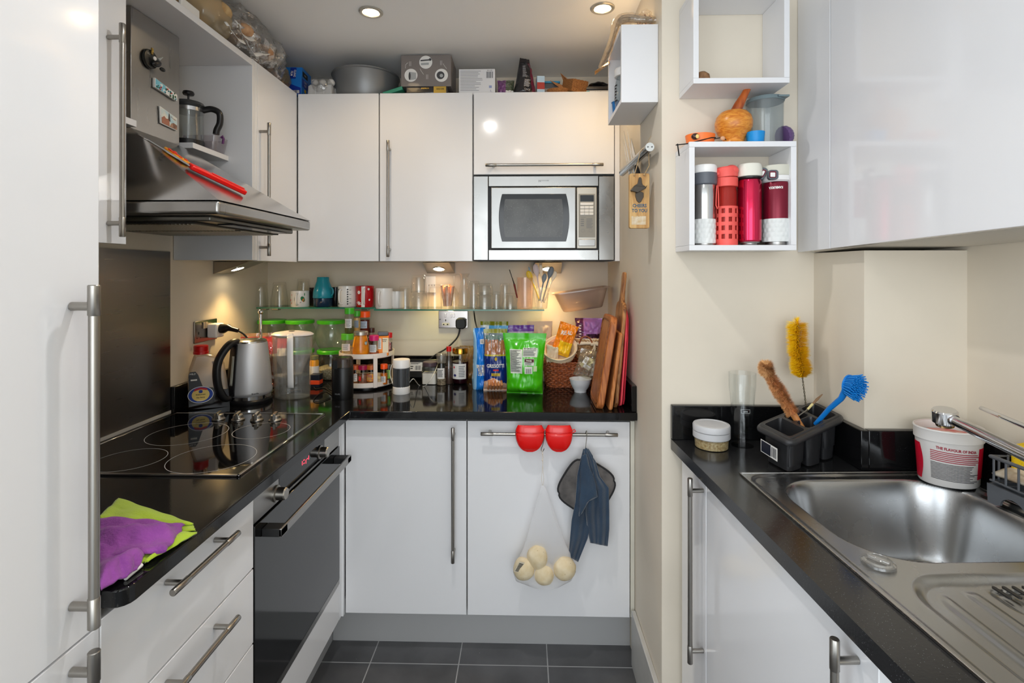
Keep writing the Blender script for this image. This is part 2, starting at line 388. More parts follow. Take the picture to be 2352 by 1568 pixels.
# ================================================================== left base run
t = thing('drawer_unit', 'white gloss drawer unit under the left worktop beside the oven', 'drawer unit', (-.95, 1.03, 0))
M().box(-1.25, -.697, .802, 1.264, .15, .886).obj('body', CARC, t)
for i, (z1, z0) in enumerate(((.882, .699), (.695, .512), (.508, .325), (.321, .165))):
    dr = M().box(-.695, -.676, .803, 1.2645, z0, z1).obj('drawer', WHITE, t, bev=.0012)
    zz = (PX(395, 1363, Xh).z, PX(541, 1425, Xh).z)[i] if i < 2 else z1-.075
    bar_handle(dr, (Xh, PX(396, 1363, Xh).y, zz), (Xh, PX(548, 1228, Xh).y, zz), NX)
t = thing('oven', 'built-in steel and black glass oven under the hob', 'oven', (-.95, 1.56, .29))
M().box(-1.2, -.70, 1.27, 1.855, .3, .88).obj('body', BLACKM, t)
cp = M().box(-.699, -.677, 1.267, 1.857, .804, .888).obj('control_panel', STEEL, t, bev=.001)
dsp = M().box(-.6775, -.6762, 1.40, 1.72, .812, .884).obj('display', mat('display_glass', (14,14,16), .06), t)
m = M()
for k, (yy, zz, ww, hh) in enumerate(((1.555,.848,.007,.0022), (1.555,.858,.007,.0022), (1.571,.848,.0022,.012), (1.579,.853,.007,.0022), (1.545,.853,.0022,.012), (1.592,.853,.0022,.012))):
    m.box(-.6762, -.6758, yy, yy+ww, zz-hh/2, zz+hh/2)
m.obj('display_digits', mat('red_digits', (255,60,80), .5, emit=3, emitc=(255,50,70)), dsp)
for (px, py) in ((648, 1133), (748, 1038)):
    q = PX(px-14, py, -.677)
    A = Matrix.Rotation(PI/2, 4, 'Y')
    M().rev([(.022, 0), (.022, .004), (.017, .006), (.0165, .026), (.0145, .029), (0, .029)], (-.677, q.y, q.z), 32, A=A).obj('knob', STEELH, t)
dd = M().box(-.699, -.674, 1.2675, 1.8565, .318, .799).obj('door', mat('oven_glass', (16,16,17), .09, coat=.3), t, bev=.001)
M().box(-.699, -.6745, 1.2675, 1.8565, .297, .3165).obj('bottom_strip', STEEL, t)
Xo = -.622
p0 = PX(652, 1217, Xo); p1 = PX(789, 1072, Xo)
m = M().box(Xo-.008, Xo, 1.30, 1.83, .755, .778, 0)
m.box(-.674, Xo, 1.30, 1.335, .756, .777, 1).box(-.674, Xo, 1.795, 1.83, .756, .777, 1)
m.obj('handle', [STEEL, BLACKM], dd, bev=.002)
t = thing('oven_cabinet', 'white gloss panel below the oven with the narrow corner upright beside it', 'cabinet', (-.7, 1.56, .165))
M().box(-.695, -.676, 1.267, 1.857, .165, .294).obj('lower_panel', WHITE, t, bev=.0012)
M().box(-.695, -.676, 1.859, 1.893, .163, .885).box(-.676, -.668, 1.878, 1.893, .163, .885).obj('corner_post', WHITE, t, bev=.001)
# back base run
def door_unit(name, label, X0, X1, Y, z0, z1, depth, cat='cupboard', dz0=None, dz1=None):
    t = thing(name, label, cat, ((X0+X1)/2, Y+depth/2, z0))
    M().box(X0+.001, X1-.001, Y+.021, Y+depth, z0+.002, z1-.001).obj('body', CARC, t)
    d = M().box(X0+DG, X1-DG, Y, Y+.019, (dz0 if dz0 else z0)+DG, (dz1 if dz1 else z1)-DG).obj('door', WHITE, t, bev=.0012)
    return t, d
Yb = 1.893
t, d = door_unit('base_cupboard', 'white base cupboard with an upright steel bar handle, nothing hanging on it', -.667, -.2135, Yb, .165, .885, .58)
q0 = PY(1040, 982, Yb-.035); q1 = PY(1040, 1293, Yb-.035)
bar_handle(d, (q0.x, Yb-.035, q0.z), (q0.x, Yb-.035, q1.z), NYm)
t, d = door_unit('base_cupboard', 'white base cupboard whose horizontal handle carries a mesh bag, pads and a towel', -.2125, .387, Yb, .165, .885, .58)
HB = Yb-.035
h0 = PY(1104, 996, HB); h1 = PY(1419, 999, HB); HZ = (h0.z+h1.z)/2
bar_handle(d, (h0.x, HB, HZ), (h1.x, HB, HZ), NYm)
M().box(.389, .4035, Yb+.005, Yb+.03, .165, .885).obj('filler_strip', mat('aged_white', (222,218,204), .4, var=.06), None)
tag(bpy.data.objects['filler_strip'], 'thin yellowed filler strip between the right base cupboard and the wall', 'filler strip')
PL = mat('plinth_grey', (196,196,196), .35, .3, bump=.04, speck=((110,105,100), 25, .04, .8))
t = M().box(-.745, .404, 1.982, 1.998, 0, .163).obj('plinth', PL); tag(t, 'grey plinth board along the floor below the back cupboards', 'plinth')
t = M().box(-.761, -.747, .80, 1.998, 0, .163).obj('plinth', PL); tag(t, 'grey plinth board along the floor below the oven and drawers', 'plinth')
# ================================================================== worktops
t = thing('worktop', 'L-shaped polished black granite worktop carrying the hob', 'worktop', (-.95, 1.5, .9))
poly = [(XL+.001, .803), (-.66, .803)]+[(-.66+.024*math.sin(a), .827-.024*math.cos(a)) for a in (PI/8, PI/4, 3*PI/8, PI/2)]+[(-.636, 1.852), (XR-.001, 1.852), (XR-.001, YB-.001), (XL+.001, YB-.001)]
M().prism(poly, 'z', .8995, WZ).obj('slab', GRAN, t, bev=.0025)
m = M().box(XL+.001, XL+.02, 1.806, YB-.001, WZ+.0005, 1.022).box(XL+.02, XR-.001, YB-.02, YB-.001, WZ+.0005, 1.022).box(XR-.02, XR-.001, 1.862, YB-.02, WZ+.0005, 1.022)
tag(m.obj('upstand', GRAN, bev=.0015), 'low black granite upstand round the walls of the cooking corner', 'upstand')
tag(M().box(XL+.001, XL+.006, .81, 1.803, WZ+.012, 1.505).box(XL+.001, XL+.009, .81, 1.803, WZ+.001, WZ+.012, 1).obj('splashback', [SPLASH, mat('sealant', (205,203,198), .5)]), 'brushed steel splashback sheet on the wall behind the hob', 'splashback')
# ================================================================== hob
hx0, hx1, hy0, hy1 = -1.243, -.705, 1.252, 1.803
t = thing('ceramic_hob', 'black glass ceramic hob in a steel frame set in the left worktop', 'hob', ((hx0+hx1)/2, (hy0+hy1)/2, WZ))
M().box(hx0, hx1, hy0, hy0+.008, WZ, WZ+.006).box(hx0, hx1, hy1-.008, hy1, WZ, WZ+.006).box(hx0, hx0+.008, hy0, hy1, WZ, WZ+.006).box(hx1-.008, hx1, hy0, hy1, WZ, WZ+.006).obj('frame', CHROME, t, bev=.0015)
M().box(hx0+.008, hx1-.008, hy0+.008, hy1-.008, WZ+.0005, WZ+.0045).obj('glass_plate', mat('hob_glass', (9,9,10), .04, speck=((90,92,92), 90, .05, .9)), t)
hz = WZ+.0048
def ring(m, cx, cy, r, wd=.0016, z=hz): m.add([(cx+rr*math.cos(2*PI*k/72), cy+rr*math.sin(2*PI*k/72), z) for rr in (r-wd/2, r+wd/2) for k in range(72)], [(k, (k+1) % 72, 72+(k+1) % 72, 72+k) for k in range(72)])
for (px, py, rpx) in ((432, 995, 82), (601, 988, 60), (488, 1051, 91), (298, 1055, 73)):
    q = PZ(px, py, hz); m = M(); ring(m, q.x, q.y, rpx*mpp(q)); m.obj('cooking_zone_ring', mat('print_grey', (190,190,190), .4), t)
for (px, py) in ((502, 963), (547, 964), (590, 965), (632, 965)):
    q = PZ(px, py, hz); k = M().rev([(.021, 0), (.021, .004), (.0165, .008), (.0155, .017), (.013, .0195), (0, .0195)], (q.x, q.y, WZ+.0045), 28)
    A = Matrix.Rotation(.25, 4, 'Z'); k.T = Matrix.Translation((q.x, q.y, WZ+.0045)) @ A; k.box(-.0045, .0045, -.0195, .0195, .006, .026)
    k.T = Matrix(); k.obj('knob', STEELH, t, bev=.0012)
# ================================================================== cooker hood
t = thing('cooker_hood', 'stainless steel cooker hood with sloping canopy and flat chimney above the hob', 'cooker hood', (-1.05, 1.53, 1.575))
HY0, HY1, HXF, HZ0, HZ1 = 1.262, 1.815, -.763, 1.58, 1.615
CX, CY0, CY1, CZ1 = -1.093, 1.40, 1.60, 1.835
v = [(XL+.002, HY0, HZ1), (HXF, HY0, HZ1), (HXF, HY1, HZ1), (XL+.002, HY1, HZ1), (XL+.002, CY0, CZ1), (CX, CY0, CZ1), (CX, CY1, CZ1), (XL+.002, CY1, CZ1)]
M().add(v, [(0,1,5,4), (1,2,6,5), (2,3,7,6), (3,0,4,7), (4,5,6,7)]).obj('canopy', mat('hood_canopy', (196,196,196), .16, 1, rvar=.06, vscale=5), t, smooth=None)
M().box(XL+.002, HXF, HY0, HY1, HZ0, HZ1-.0003).obj('rim', HOODS, t, bev=.008, bseg=3)
m = M().box(XL+.012, HXF-.045, HY0+.04, HY1-.04, HZ0-.014, HZ0)
m.obj('underside', mat('hood_under', (120,118,112), .4, 1), t, bev=.004)
fx0, fx1 = XL+.03, HXF-.09
for (ya, yb) in ((HY0+.055, 1.53), (1.545, HY1-.055)):
    m = M().box(fx0, fx1, ya, yb, HZ0-.019, HZ0-.015, 1); n = 34
    for k in range(n):
        xa = fx0+.01+(fx1-fx0-.02)*k/n; m.box(xa, xa+.0045, ya+.008, yb-.008, HZ0-.0215, HZ0-.019, 0)
    m.obj('grease_filter', [mat('filter_alu', (175,172,162), .35, 1), mat('filter_dark', (50,48,45), .6, .5)], t)
M().box(HXF-.075, HXF-.03, 1.38, 1.70, HZ0-.018, HZ0-.014).obj('light_cover', mat('hood_slot', (28,28,30), .2), t, bev=.002)
M().box(XL+.002, CX, CY0, CY1, CZ1-.01, 2.174).obj('chimney', HOODS, t, bev=.001)
# ================================================================== wall cabinets, left
t = thing('wall_cabinet', 'white gloss wall cabinet near the tall unit, left of the cooker hood', 'wall cabinet', (-1.1, 1.02, 1.503))
M().box(XL+.002, -1.0, .806, 1.24, 1.507, 2.372).obj('body', CARC, t)
d = M().box(-.998, XU, .806, 1.2405, 1.503, 2.37).obj('door', WHITE, t, bev=.0012)
Xg = XU+.035; a = PX(281, 54, Xg); b = PX(283, 544, Xg)
bar_handle(d, (Xg, a.y, a.z), (Xg, a.y, b.z), NX)
t = thing('hood_surround', 'white boards bridging over the cooker hood with two little side shelves', 'cabinet surround', (-1.1, 1.53, 1.8))
M().box(XL+.002, XU, 1.243, 1.824, 2.176, 2.198).obj('top_board', WHITE2, t, bev=.001)
for ya, yb in ((1.243, 1.385), (1.625, 1.824)):
    M().prism([(XL+.002, ya), (-1.065, ya), (-1.065, yb), (XL+.002, yb)], 'z', 1.832, 1.85).obj('shelf', WHITE2, t, bev=.001)
t = thing('wall_cabinet', 'narrow white corner wall cabinet with upright handle right of the cooker hood', 'wall cabinet', (-1.1, 2.0, 1.475))
M().box(XL+.002, XU, 1.8255, 1.8435, 1.476, 2.2).obj('side_panel', WHITE2, t, bev=.001)
M().box(XL+.002, -1.0, 1.845, YB-.002, 1.478, 2.2).obj('body', CARC, t)
M().box(-.998, XU, 1.845, 1.861, 1.476, 2.2).obj('filler', WHITE, t, bev=.001)
d = M().box(-.998, XU, 1.8635, 2.1885, 1.474, 2.2).obj('door', WHITE, t, bev=.0012)
a = PX(618, 282, Xg); b = PX(622, 588, Xg)
bar_handle(d, (Xg, a.y, a.z), (Xg, a.y, b.z), NX)
# back wall cabinets
t, d = door_unit('wall_cabinet', 'plain white wall cabinet in the back corner, door without a handle', -.978, -.625, YU, 1.476, 2.2, .318, 'wall cabinet')
t, d = door_unit('wall_cabinet', 'white wall cabinet with an upright handle beside the microwave', -.623, -.2215, YU, 1.476, 2.2, .318, 'wall cabinet')
q = PY(891, 322, YU-.035); q1 = PY(893, 590, YU-.035)
bar_handle(d, (q.x, YU-.035, q.z), (q.x, YU-.035, q1.z), NYm)
zf = PY(1250, 401, YU).z
t, d = door_unit('wall_cabinet', 'white flap-door wall cabinet above the microwave with horizontal handle', -.2195, .3815, YU, zf, 2.2, .318, 'wall cabinet')
q = PY(1115, 379, YU-.035); q1 = PY(1386, 377, YU-.035)
bar_handle(d, (q.x, YU-.035, q.z), (q1.x, YU-.035, q.z), NYm)
tag(M().box(.383, .4035, YU, YU+.3, 1.478, 2.2).obj('end_filler', WHITE2, bev=.001), 'narrow white end strip between the microwave cabinets and the right wall', 'filler strip')
# ================================================================== microwave
t = thing('microwave', 'built-in stainless steel microwave with dark window and keypad in wall cabinet row', 'microwave', (.08, YU+.15, 1.478))
M().box(-.219, .381, YU+.02, YU+.31, 1.479, zf-.001).obj('housing', mat('dark_housing', (40,40,42), .5), t)
A = lambda x, y: PY(x, y, YU)
def fr(x0, y0, x1, y1, ya, yb, m, mi=0):
    p = PY(x0, y0, YU); q = PY(x1, y1, YU); m.box(p.x, q.x, YU+ya, YU+yb, q.z, p.z, mi); return m
m = M(); fr(1088, 405, 1121, 597, -.002, .02, m); fr(1122.5, 405, 1374, 427, -.002, .02, m); fr(1122.5, 574, 1374, 597, -.002, .02, m); fr(1375.5, 405, 1410, 597, -.002, .02, m)
m.obj('trim_frame', mat('micro_steel', (158,157,154), .26, 1, bump=.03, bscale=20, rvar=.1, vscale=8), t, bev=.001)
m = M(); fr(1128, 431, 1322, 571, -.012, .018, m); md = m.obj('door', mat('micro_face', (160,160,158), .32, .9, rvar=.06, vscale=10), t, bev=.003)
def barrel(px0, px1, py0, py1, bulge, y):
    a = PY(px0, py1, YU); b = PY(px1, py0, YU); out = []
    cx = (a.x+b.x)/2; hw = (b.x-a.x)/2; n = 14
    for k in range(n+1): s = -1+2*k/n; out.append((cx+hw-bulge*(s*s), a.z+(b.z-a.z)*k/n))
    for k in range(n+1): s = 1-2*k/n; out.append((cx-hw+bulge*(s*s), a.z+(b.z-a.z)*(1-k/n)))
    return out
md1 = M().prism(barrel(1146, 1307, 446, 555, .014, 0), 'y', YU-.0145, YU-.011).obj('window_frame', mat('micro_black', (14,14,15), .1), md, bev=.001)
M().prism(barrel(1157, 1293, 458, 545, .006, 0), 'y', YU-.0155, YU-.0144).obj('window', mat('micro_window', (74,76,76), .22, speck=((110,112,112), 200, .2, .6), var=.25, vscale=12), md)
m = M(); fr(1324, 431, 1370, 571, -.011, .018, m); cpn = m.obj('control_panel', mat('micro_panel', (188,184,174), .35, .4), t, bev=.003)
m = M(); fr(1328.5, 446, 1366, 545, -.0125, -.0108, m); m.obj('keypad', mat('keypad_grey', (150,148,140), .5), t, bev=.0006)
m = M(); fr(1332, 449, 1363, 463, -.0135, -.012, m); m.obj('display', mat('display_glass', (14,14,16), .06), t)
m = M(); fr(1332, 466, 1362, 472, -.0145, -.012, m)
for i in range(3): fr(1332+10.2*i, 474, 1341.5+10.2*i, 480, -.0145, -.012, m)
for j in range(2):
    for i in range(3): fr(1332+10.2*i, 481.5+7*j, 1341.5+10.2*i, 487.5+7*j, -.0145, -.012, m)
m.obj('keys', PAPER, t, bev=.001)
fny = lambda Y: (lambda x, y: Vector((x, Y, y)))
m = M()
for (x0, y0, x1, y1, n) in ((1333, 499, 1345, 500.5, 1), (1346, 502, 1361, 526, 9), (1333, 503, 1341, 522, 4)):
    p = PY(x0, y1, YU); q = PY(x1, y0, YU); bars(m, p.x, q.x, p.z, q.z, n, fny(YU-.0128), 0, seed=n)
for (px, py) in ((1338, 530), (1356, 530)):
    q = PY(px, py, YU); r = .008
    m.add([(q.x+rr*math.cos(2*PI*k/24), YU-.0128, q.z+rr*math.sin(2*PI*k/24)*.8) for rr in (r, r-.0007) for k in range(24)], [(k, (k+1) % 24, 24+(k+1) % 24, 24+k) for k in range(24)])
m.obj('print', INKG, t)
m = M(); fr(1328, 550, 1366, 565, -.0135, -.01, m); m.obj('door_button', STEEL, t, bev=.0015)
q = PY(1243, 416, YU); m = M(); txt(m, 'W', .014, lambda x, y: Vector((q.x-.006+x, YU-.0024, q.z+y))); txt(m, 'HIRLPOOL'[:0]+'ESTLAND', .007, lambda x, y: Vector((q.x+.018+x, YU-.0024, q.z+.002+y)))
m.obj('lettering', INKG, t)
# ================================================================== under-cabinet lights
def ucl(label, loc, rz, en):
    t = thing('cabinet_light', label, 'light', loc, rz, 'triangular lights under the wall cabinets')
    w2 = .068
    M().add([(-w2,0,0), (w2,0,0), (-w2,0,-.052), (w2,0,-.052), (-w2*.92,-.145,0), (w2*.92,-.145,0)], [(0,1,3,2), (2,3,5,4), (0,4,5,1), (0,2,4), (1,5,3)]).obj('housing', mat('light_housing', (165,158,148), .3, 1), t, world=False, bev=.002, smooth=None)
    ang = math.atan2(.052, .145)
    A = Matrix.Rotation(-ang, 4, 'X')
    c = Vector((0, -.062, -.052+.062*.052/.145))
    M().rev([(.03, .0), (.03, -.002), (.026, -.003), (.024, -.001)], c, 32, A=A).obj('rim', CHROME, t, world=False)
    M().rev([(0, -.0015), (.0245, -.0015), (.0245, 0)], c, 32, A=A).obj('lamp', LAMPW, t, world=False)
    l = light('spot', 'SPOT', (0,0,0), en, (1,.68,.28), spot_size=math.radians(110), spot_blend=.9, shadow_soft_size=.02)
    mw = Matrix.Translation(loc) @ Matrix.Rotation(rz, 4, 'Z')
    l.location = mw @ (c+Vector((0,-.004,-.012))); l.rotation_euler = (Matrix.Rotation(rz, 3, 'Z') @ Matrix.Rotation(-.3, 3, 'X')).to_euler()
    return t
q = PX(537, 620, XL)
ucl('triangular steel light on the left wall above the socket', (XL+.002, 2.13, 1.475), PI/2, 8)
q = PY(1013, 600, YB); ucl('triangular steel light on the back wall above the drinking glasses', (q.x, YB-.002, 1.475), 0, 7.5)
q = PY(1257, 600, YB); ucl('triangular steel light on the back wall behind the plastic spoons', (q.x, YB-.002, 1.475), 0, 7.5)
# ================================================================== right-hand run (turned slightly)
OR = Vector((.429, 1.516, 0)); RT = .045
RM = Matrix.Translation(OR) @ Matrix.Rotation(RT, 4, 'Z')
t = thing('worktop', 'black granite worktop around the stainless sink on the right', 'worktop', (.75, 1.0, .9))
m = M()
def loc2(w_, s_): p = RM @ Vector((w_, -s_, 0)); return (p.x, p.y)
O4 = [loc2(0, 0), (1.099, YF-.001), (1.099, .28), loc2(0, 1.23)]
I4 = [loc2(.095, .28), loc2(.57, .28), loc2(.57, 1.2), loc2(.095, 1.2)]
for i in range(4):
    j = (i+1) % 4; m.prism([O4[i], O4[j], I4[j], I4[i]], 'z', .915, RZ)
m.prism([loc2(0, 0), (XR+.026, YF-.001), (1.099, YF-.001)], 'z', .915, RZ)
m.obj('slab', GRANR, t, smooth=None)
m = M().box(.43, .828, YF-.0205, YF-.001, RZ+.0005, 1.045).box(.828, .847, 1.285, YF-.001, RZ+.0005, 1.045).box(.847, 1.099, 1.285, 1.304, RZ+.0005, 1.045).box(1.08, 1.099, -.3, 1.285, RZ+.0005, 1.045)
tag(m.obj('upstand', GRAN, bev=.002), 'low stepped black granite upstand behind the sink and cutlery caddy', 'upstand')
def rdoor(nm, lab, s0, s1, hs, z0=.165, z1=.912, bd=.40):
    t = thing(nm, lab, 'cupboard', RM @ Vector((.3, -(s0+s1)/2, z0)), RT)
    M(RM).box(.045, bd, -s1+.001, -s0-.001, z0, .74).obj('body', CARC, t)
    d = M(RM).box(.024, .043, -s1+DG, -s0-DG, z0, z1).obj('door', WHITE, t, bev=.0012)
    return t, d
nR = RM.to_3x3() @ Vector((-1,0,0))
def sidx(px, w):   # where the picture column px meets the plane w = const of the run
    r = ray(px, 0); n = RM.to_3x3() @ Vector((1,0,0)); k = (n.dot(OR)+w)/(n.x*r.x+n.y*r.y); p = Vector((r.x*k, r.y*k, 0))
    return -(RM.inverted() @ p).y
sg = sidx(1622, .024)
t, d = rdoor('base_cupboard', 'narrow white cupboard right of the passage wall with a long upright handle', .02, sg, 0)
wb = .024-.035; sh = sidx(1585, wb)
hp = RM @ Vector((wb, -sh, 0)); k = mpp(hp); zt = CZ-(1098-HOR)*k; zb = CZ-(1523-HOR)*k
bar_handle(d, (hp.x, hp.y, zt), (hp.x, hp.y, zb), nR)
t, d = rdoor('base_cupboard', 'wide white sink cupboard in the lower right corner with upright handle', sg, sg+.6, 0)
sh = sidx(1917, wb); hp = RM @ Vector((wb, -sh, 0)); k = mpp(hp); zt = CZ-(1466-HOR)*k
bar_handle(d, (hp.x, hp.y, zt), (hp.x, hp.y, zt-.47), nR)
tag(M(RM).box(.08, .095, -1.3, -.01, 0, .163).obj('plinth', PL), 'grey plinth board along the floor below the sink cupboards', 'plinth')
# upper cabinet on the right
t = thing('wall_cabinet', 'large white gloss wall cabinet above the sink filling the upper right', 'wall cabinet', (.95, 1.15, 1.5))
zb0, zb1 = 1.492, 1.513
zl = lambda y: zb0+(zb1-zb0)*(YF-y)/(YF-.77)
def slope_box(m, x0, x1, y0, y1, zt, dz=0):
    v = [(x, y, z) for x in (x0, x1) for y, z in ((y0, zl(y0)+dz), (y1, zl(y1)+dz), (y1, zt), (y0, zt))]
    return m.add(v, [(0,1,2,3), (7,6,5,4), (0,4,5,1), (1,5,6,2), (2,6,7,3), (3,7,4,0)])
slope_box(M(), .82, 1.098, .77, YF-.002, 2.3, .0).obj('body', mat('carcass_edge', (205,200,190), .5), t)
slope_box(M(), .80, .818, 1.3672, YF-.002, 2.3).obj('side_panel', WHITE, t, bev=.001)
slope_box(M(), .80, .818, .77, 1.3635, 2.3).obj('door', WHITE, t, bev=.001)
# ================================================================== sink
def sstep(a, b, x): t = min(max((x-a)/(b-a), 0), 1); return t*t*(3-2*t)
SK = RZ+.004
def rr_sdf(x, y, x0, x1, y0, y1, r):
    cx, cy = (x0+x1)/2, (y0+y1)/2; dx = abs(x-cx)-(x1-x0)/2+r; dy = abs(y-cy)-(y1-y0)/2+r
    return math.hypot(max(dx, 0), max(dy, 0))+min(max(dx, dy), 0)-r
def sinkz(x, y):
    z = SK
    d = rr_sdf(x, y, .128, .547, -.640, -.297, .11)     # bowl
    z -= .165*(1-sstep(-.055, 0, d))**.8 if d < 0 else 0
    z -= .004*sstep(-.012, 0, -rr_sdf(x, y, .098, .562, -1.19, -.283, .03))
    e = rr_sdf(x, y, .128, .54, -1.16, -.672, .08)      # drainer
    if e < 0:
        z -= .009*sstep(0, .02, -e)
        if e < -.03:
            g = math.sin((x-.33)*118/(1-.25*(y+.7))+.4)
            z += .0035*sstep(.0, 1, g)*sstep(.03, .05, -e)
            s2 = rr_sdf(x, y, .27, .40, -.77, -.69, .03)
            if s2 < .01: z -= .005*sstep(-.01, .01, .0-s2)+.0
    return z
ts = thing('kitchen_sink', 'stainless steel sink with one bowl and ribbed drainer set in the right worktop', 'sink', RM @ Vector((.33, -.7, RZ)), RT)
m = M(RM); m.grid(lambda u, v: (.079+.508*u, -1.21+.949*v, sinkz(.079+.508*u, -1.21+.949*v)), 200, 330)
m.obj('basin', SINKS, ts, smooth=60, solid=.0012, off=-1)
m = M(RM)
for a, b in (((.079,-1.21),(.587,-1.205)), ((.079,-.266),(.587,-.261)), ((.079,-1.21),(.084,-.261)), ((.582,-1.21),(.587,-.261))):
    m.box(a[0], b[0], a[1], b[1], RZ, SK+.0012)
m.obj('rim', mat('sink_rim', (186,186,186), .25, 1), ts, bev=.001)
m = M(RM)
for k in range(7):
    x = .278+k*.016; m.prism(rrect(.006, .03, .0029, cx=x, cy=-.715), 'z', SK-.010, SK-.0075)
m.obj('drain_slot', mat('slot_dark', (30,29,28), .4), ts)
p = PZ(2018, 1297, SK-.004)
tk = thing('pop_up_knob', 'round clear plastic waste control knob on the sink edge', 'sink control', (p.x, p.y, SK-.004))
M().rev([(.022,0),(.025,.002),(.0245,.006),(.02,.0095),(.0195,.0085),(.021,.006),(.0,.005)], (p.x, p.y, SK-.004), 36).obj('disc', clear('clear_knob', (240,240,240), .18, .8, .04, haze=.18, hazec=(230,228,222)), tk)
m = M(); m.T = Matrix.Translation((p.x, p.y, SK+.0015)) @ Matrix.Rotation(.6, 4, 'Z'); m.box(-.004, .004, -.017, .017, 0, .007).obj('grip', clear('clear_knob'), tk, bev=.002)
# water droplets in the bowl
DROP = clear('water_drop', (245,248,250), .15, .9, .01)
rn = random.Random(3)
for k in range(26):
    if k < 9: x = rn.uniform(.16, .24); y = rn.uniform(-.61, -.50)
    else: x = rn.uniform(.2, .5); y = rn.uniform(-.62, -.34)
    z = sinkz(x, y); q = RM @ Vector((x, y, z)); r = rn.uniform(.0016, .0034)
    if k == 0:
        dr0 = M().rev([(r, 0), (r*.95, r*.25), (r*.6, r*.5), (0, r*.6)], q, 12).obj('water_droplet', DROP); tag(dr0, 'small water droplet inside the sink bowl', 'water droplet', 'water droplets in the sink')
    else:
        c = dr0.copy(); COL.objects.link(c); c.location = q; c.scale = (rn.uniform(.7, 1.5),)*2+(1,)
# ================================================================== tap: spout and lever
t = thing('kitchen_tap', 'chrome mixer tap with a long spout reaching in from the right above the sink', 'tap', RM @ Vector((.61, -.50, RZ)), RT)
hd = PY(2170, 955, 1.10); e = PY(2365, 1050, .93); e = Vector((e.x, e.y, e.z))
d = (e-hd); base = RM @ Vector((.63, -.66, RZ))
end = hd+d*1.55; up = Vector((end.x+.03, end.y-.01, end.z-.03))
m = M().tube([hd+d*.06, hd+d*.3, hd+d*1.0, hd+d*1.45, up, Vector((up.x+.01, up.y, up.z-.05)), Vector((up.x+.01, up.y, RZ))], [.0095, .0105, .0115, .0125, .014, .017, .02], 24); m.obj('spout', CHROME, t, smooth=60)
M().tube([hd+d*.055, hd+d*.14], .0118, 24).obj('spout_collar', CHROME, t)
A = Matrix.Rotation(-.12, 4, 'Y') @ Matrix.Rotation(.12, 4, 'X')
M().rev([(.0, .014), (.02, .014), (.0225, .011), (.0225, -.012), (.02, -.0135), (.017, -.0135), (.0165, -.017), (.0, -.017)], hd, 36, A=A).obj('spout_head', CHROME, t)
M().rev([(.0168, -.0172), (.0155, -.0215), (.0125, -.021), (.012, -.0175)], hd, 36, A=A).obj('aerator', mat('brass', (190,160,110), .25, 1), t)
l0 = PY(2252, 936, 1.12); l1 = PY(2365, 983, 1.0); d = l1-l0
t2 = M().tube([l0, l0+d*.015, l0+d*.5, l0+d*1.0, l0+d*1.9], [.0025, .0042, .0048, .0052, .006], 20)
t2.obj('lever', CHROME, t, smooth=60)
m = M().tube([l0+d*1.9, Vector((up.x+.01, up.y, up.z-.01))], [.006, .012], 16).obj('lever_hub', CHROME, t, smooth=60)
# ================================================================== white tub
c, r, h = put(2213, 1108, 118, 985, SK, None)
c = PZ(2208, 1100, SK); c = RM @ Vector((.545, -.318, SK)); k = mpp(c); r0 = 59*k; r1 = 68*k; h = .128
t = thing('plastic_tub', 'white plastic tub with red side print standing behind the sink', 'tub', c)
m = M().shell([(r0*.97, 0), (r0, .003), (r1*.955, h-.03), (r1*.96, h-.028), (r1, h-.027), (r1*1.0, h-.006), (r1*1.02, h-.003), (r1*1.01, h)], c, .0018, 56, sx=1, sy=.82); m.obj('tub', mat('tub_white', (228,224,220), .4, var=.04), t)
tr = lambda z: r0+(r1*.955-r0)*z/(h-.03)
def tubfn(x, y, off=.0005):
    a = -PI/2-.55+x/r0; rr = tr(y)+off; return c+Vector((rr*math.cos(a), rr*.82*math.sin(a), y))
m = M()
m.grid(lambda u, v: tubfn(-.095+.034*u+.008*math.sin(PI*v)*u, .008+.082*v), 8, 12, 0); m.obj('red_print', mat('print_red', (200,20,48), .35), t)
m = M(); m.grid(lambda u, v: tubfn(.060+.03*u, .02+.07*v), 8, 12, 0); m.obj('red_print', mat('print_red', (200,20,48), .35), t)
m = M(); txt(m, 'THE FLAVOUR OF INDIA', .0085, lambda x, y: tubfn(x+.014, y+.086-.07*x, .0007), 1, sx=.8, bold=.0003)
bars(m, -.035, .062, .055, .080, 6, lambda x, y: tubfn(x, y-.05*x, .0007), 1, seed=4); bars(m, -.035, .062, .014, .053, 13, lambda x, y: tubfn(x, y-.05*x, .0007), 0, seed=5)
m.obj('lettering', [INK, mat('print_darkred', (160,20,50), .5)], t)
M().rev([(0, h-.017), (r1*.9, h-.02), (r1*.9, h-.022), (0, h-.022)], c, 40, sy=.82).obj('contents', mat('red_remains', (196,70,60), .5, col2=(220,190,175), vscale=60), t)
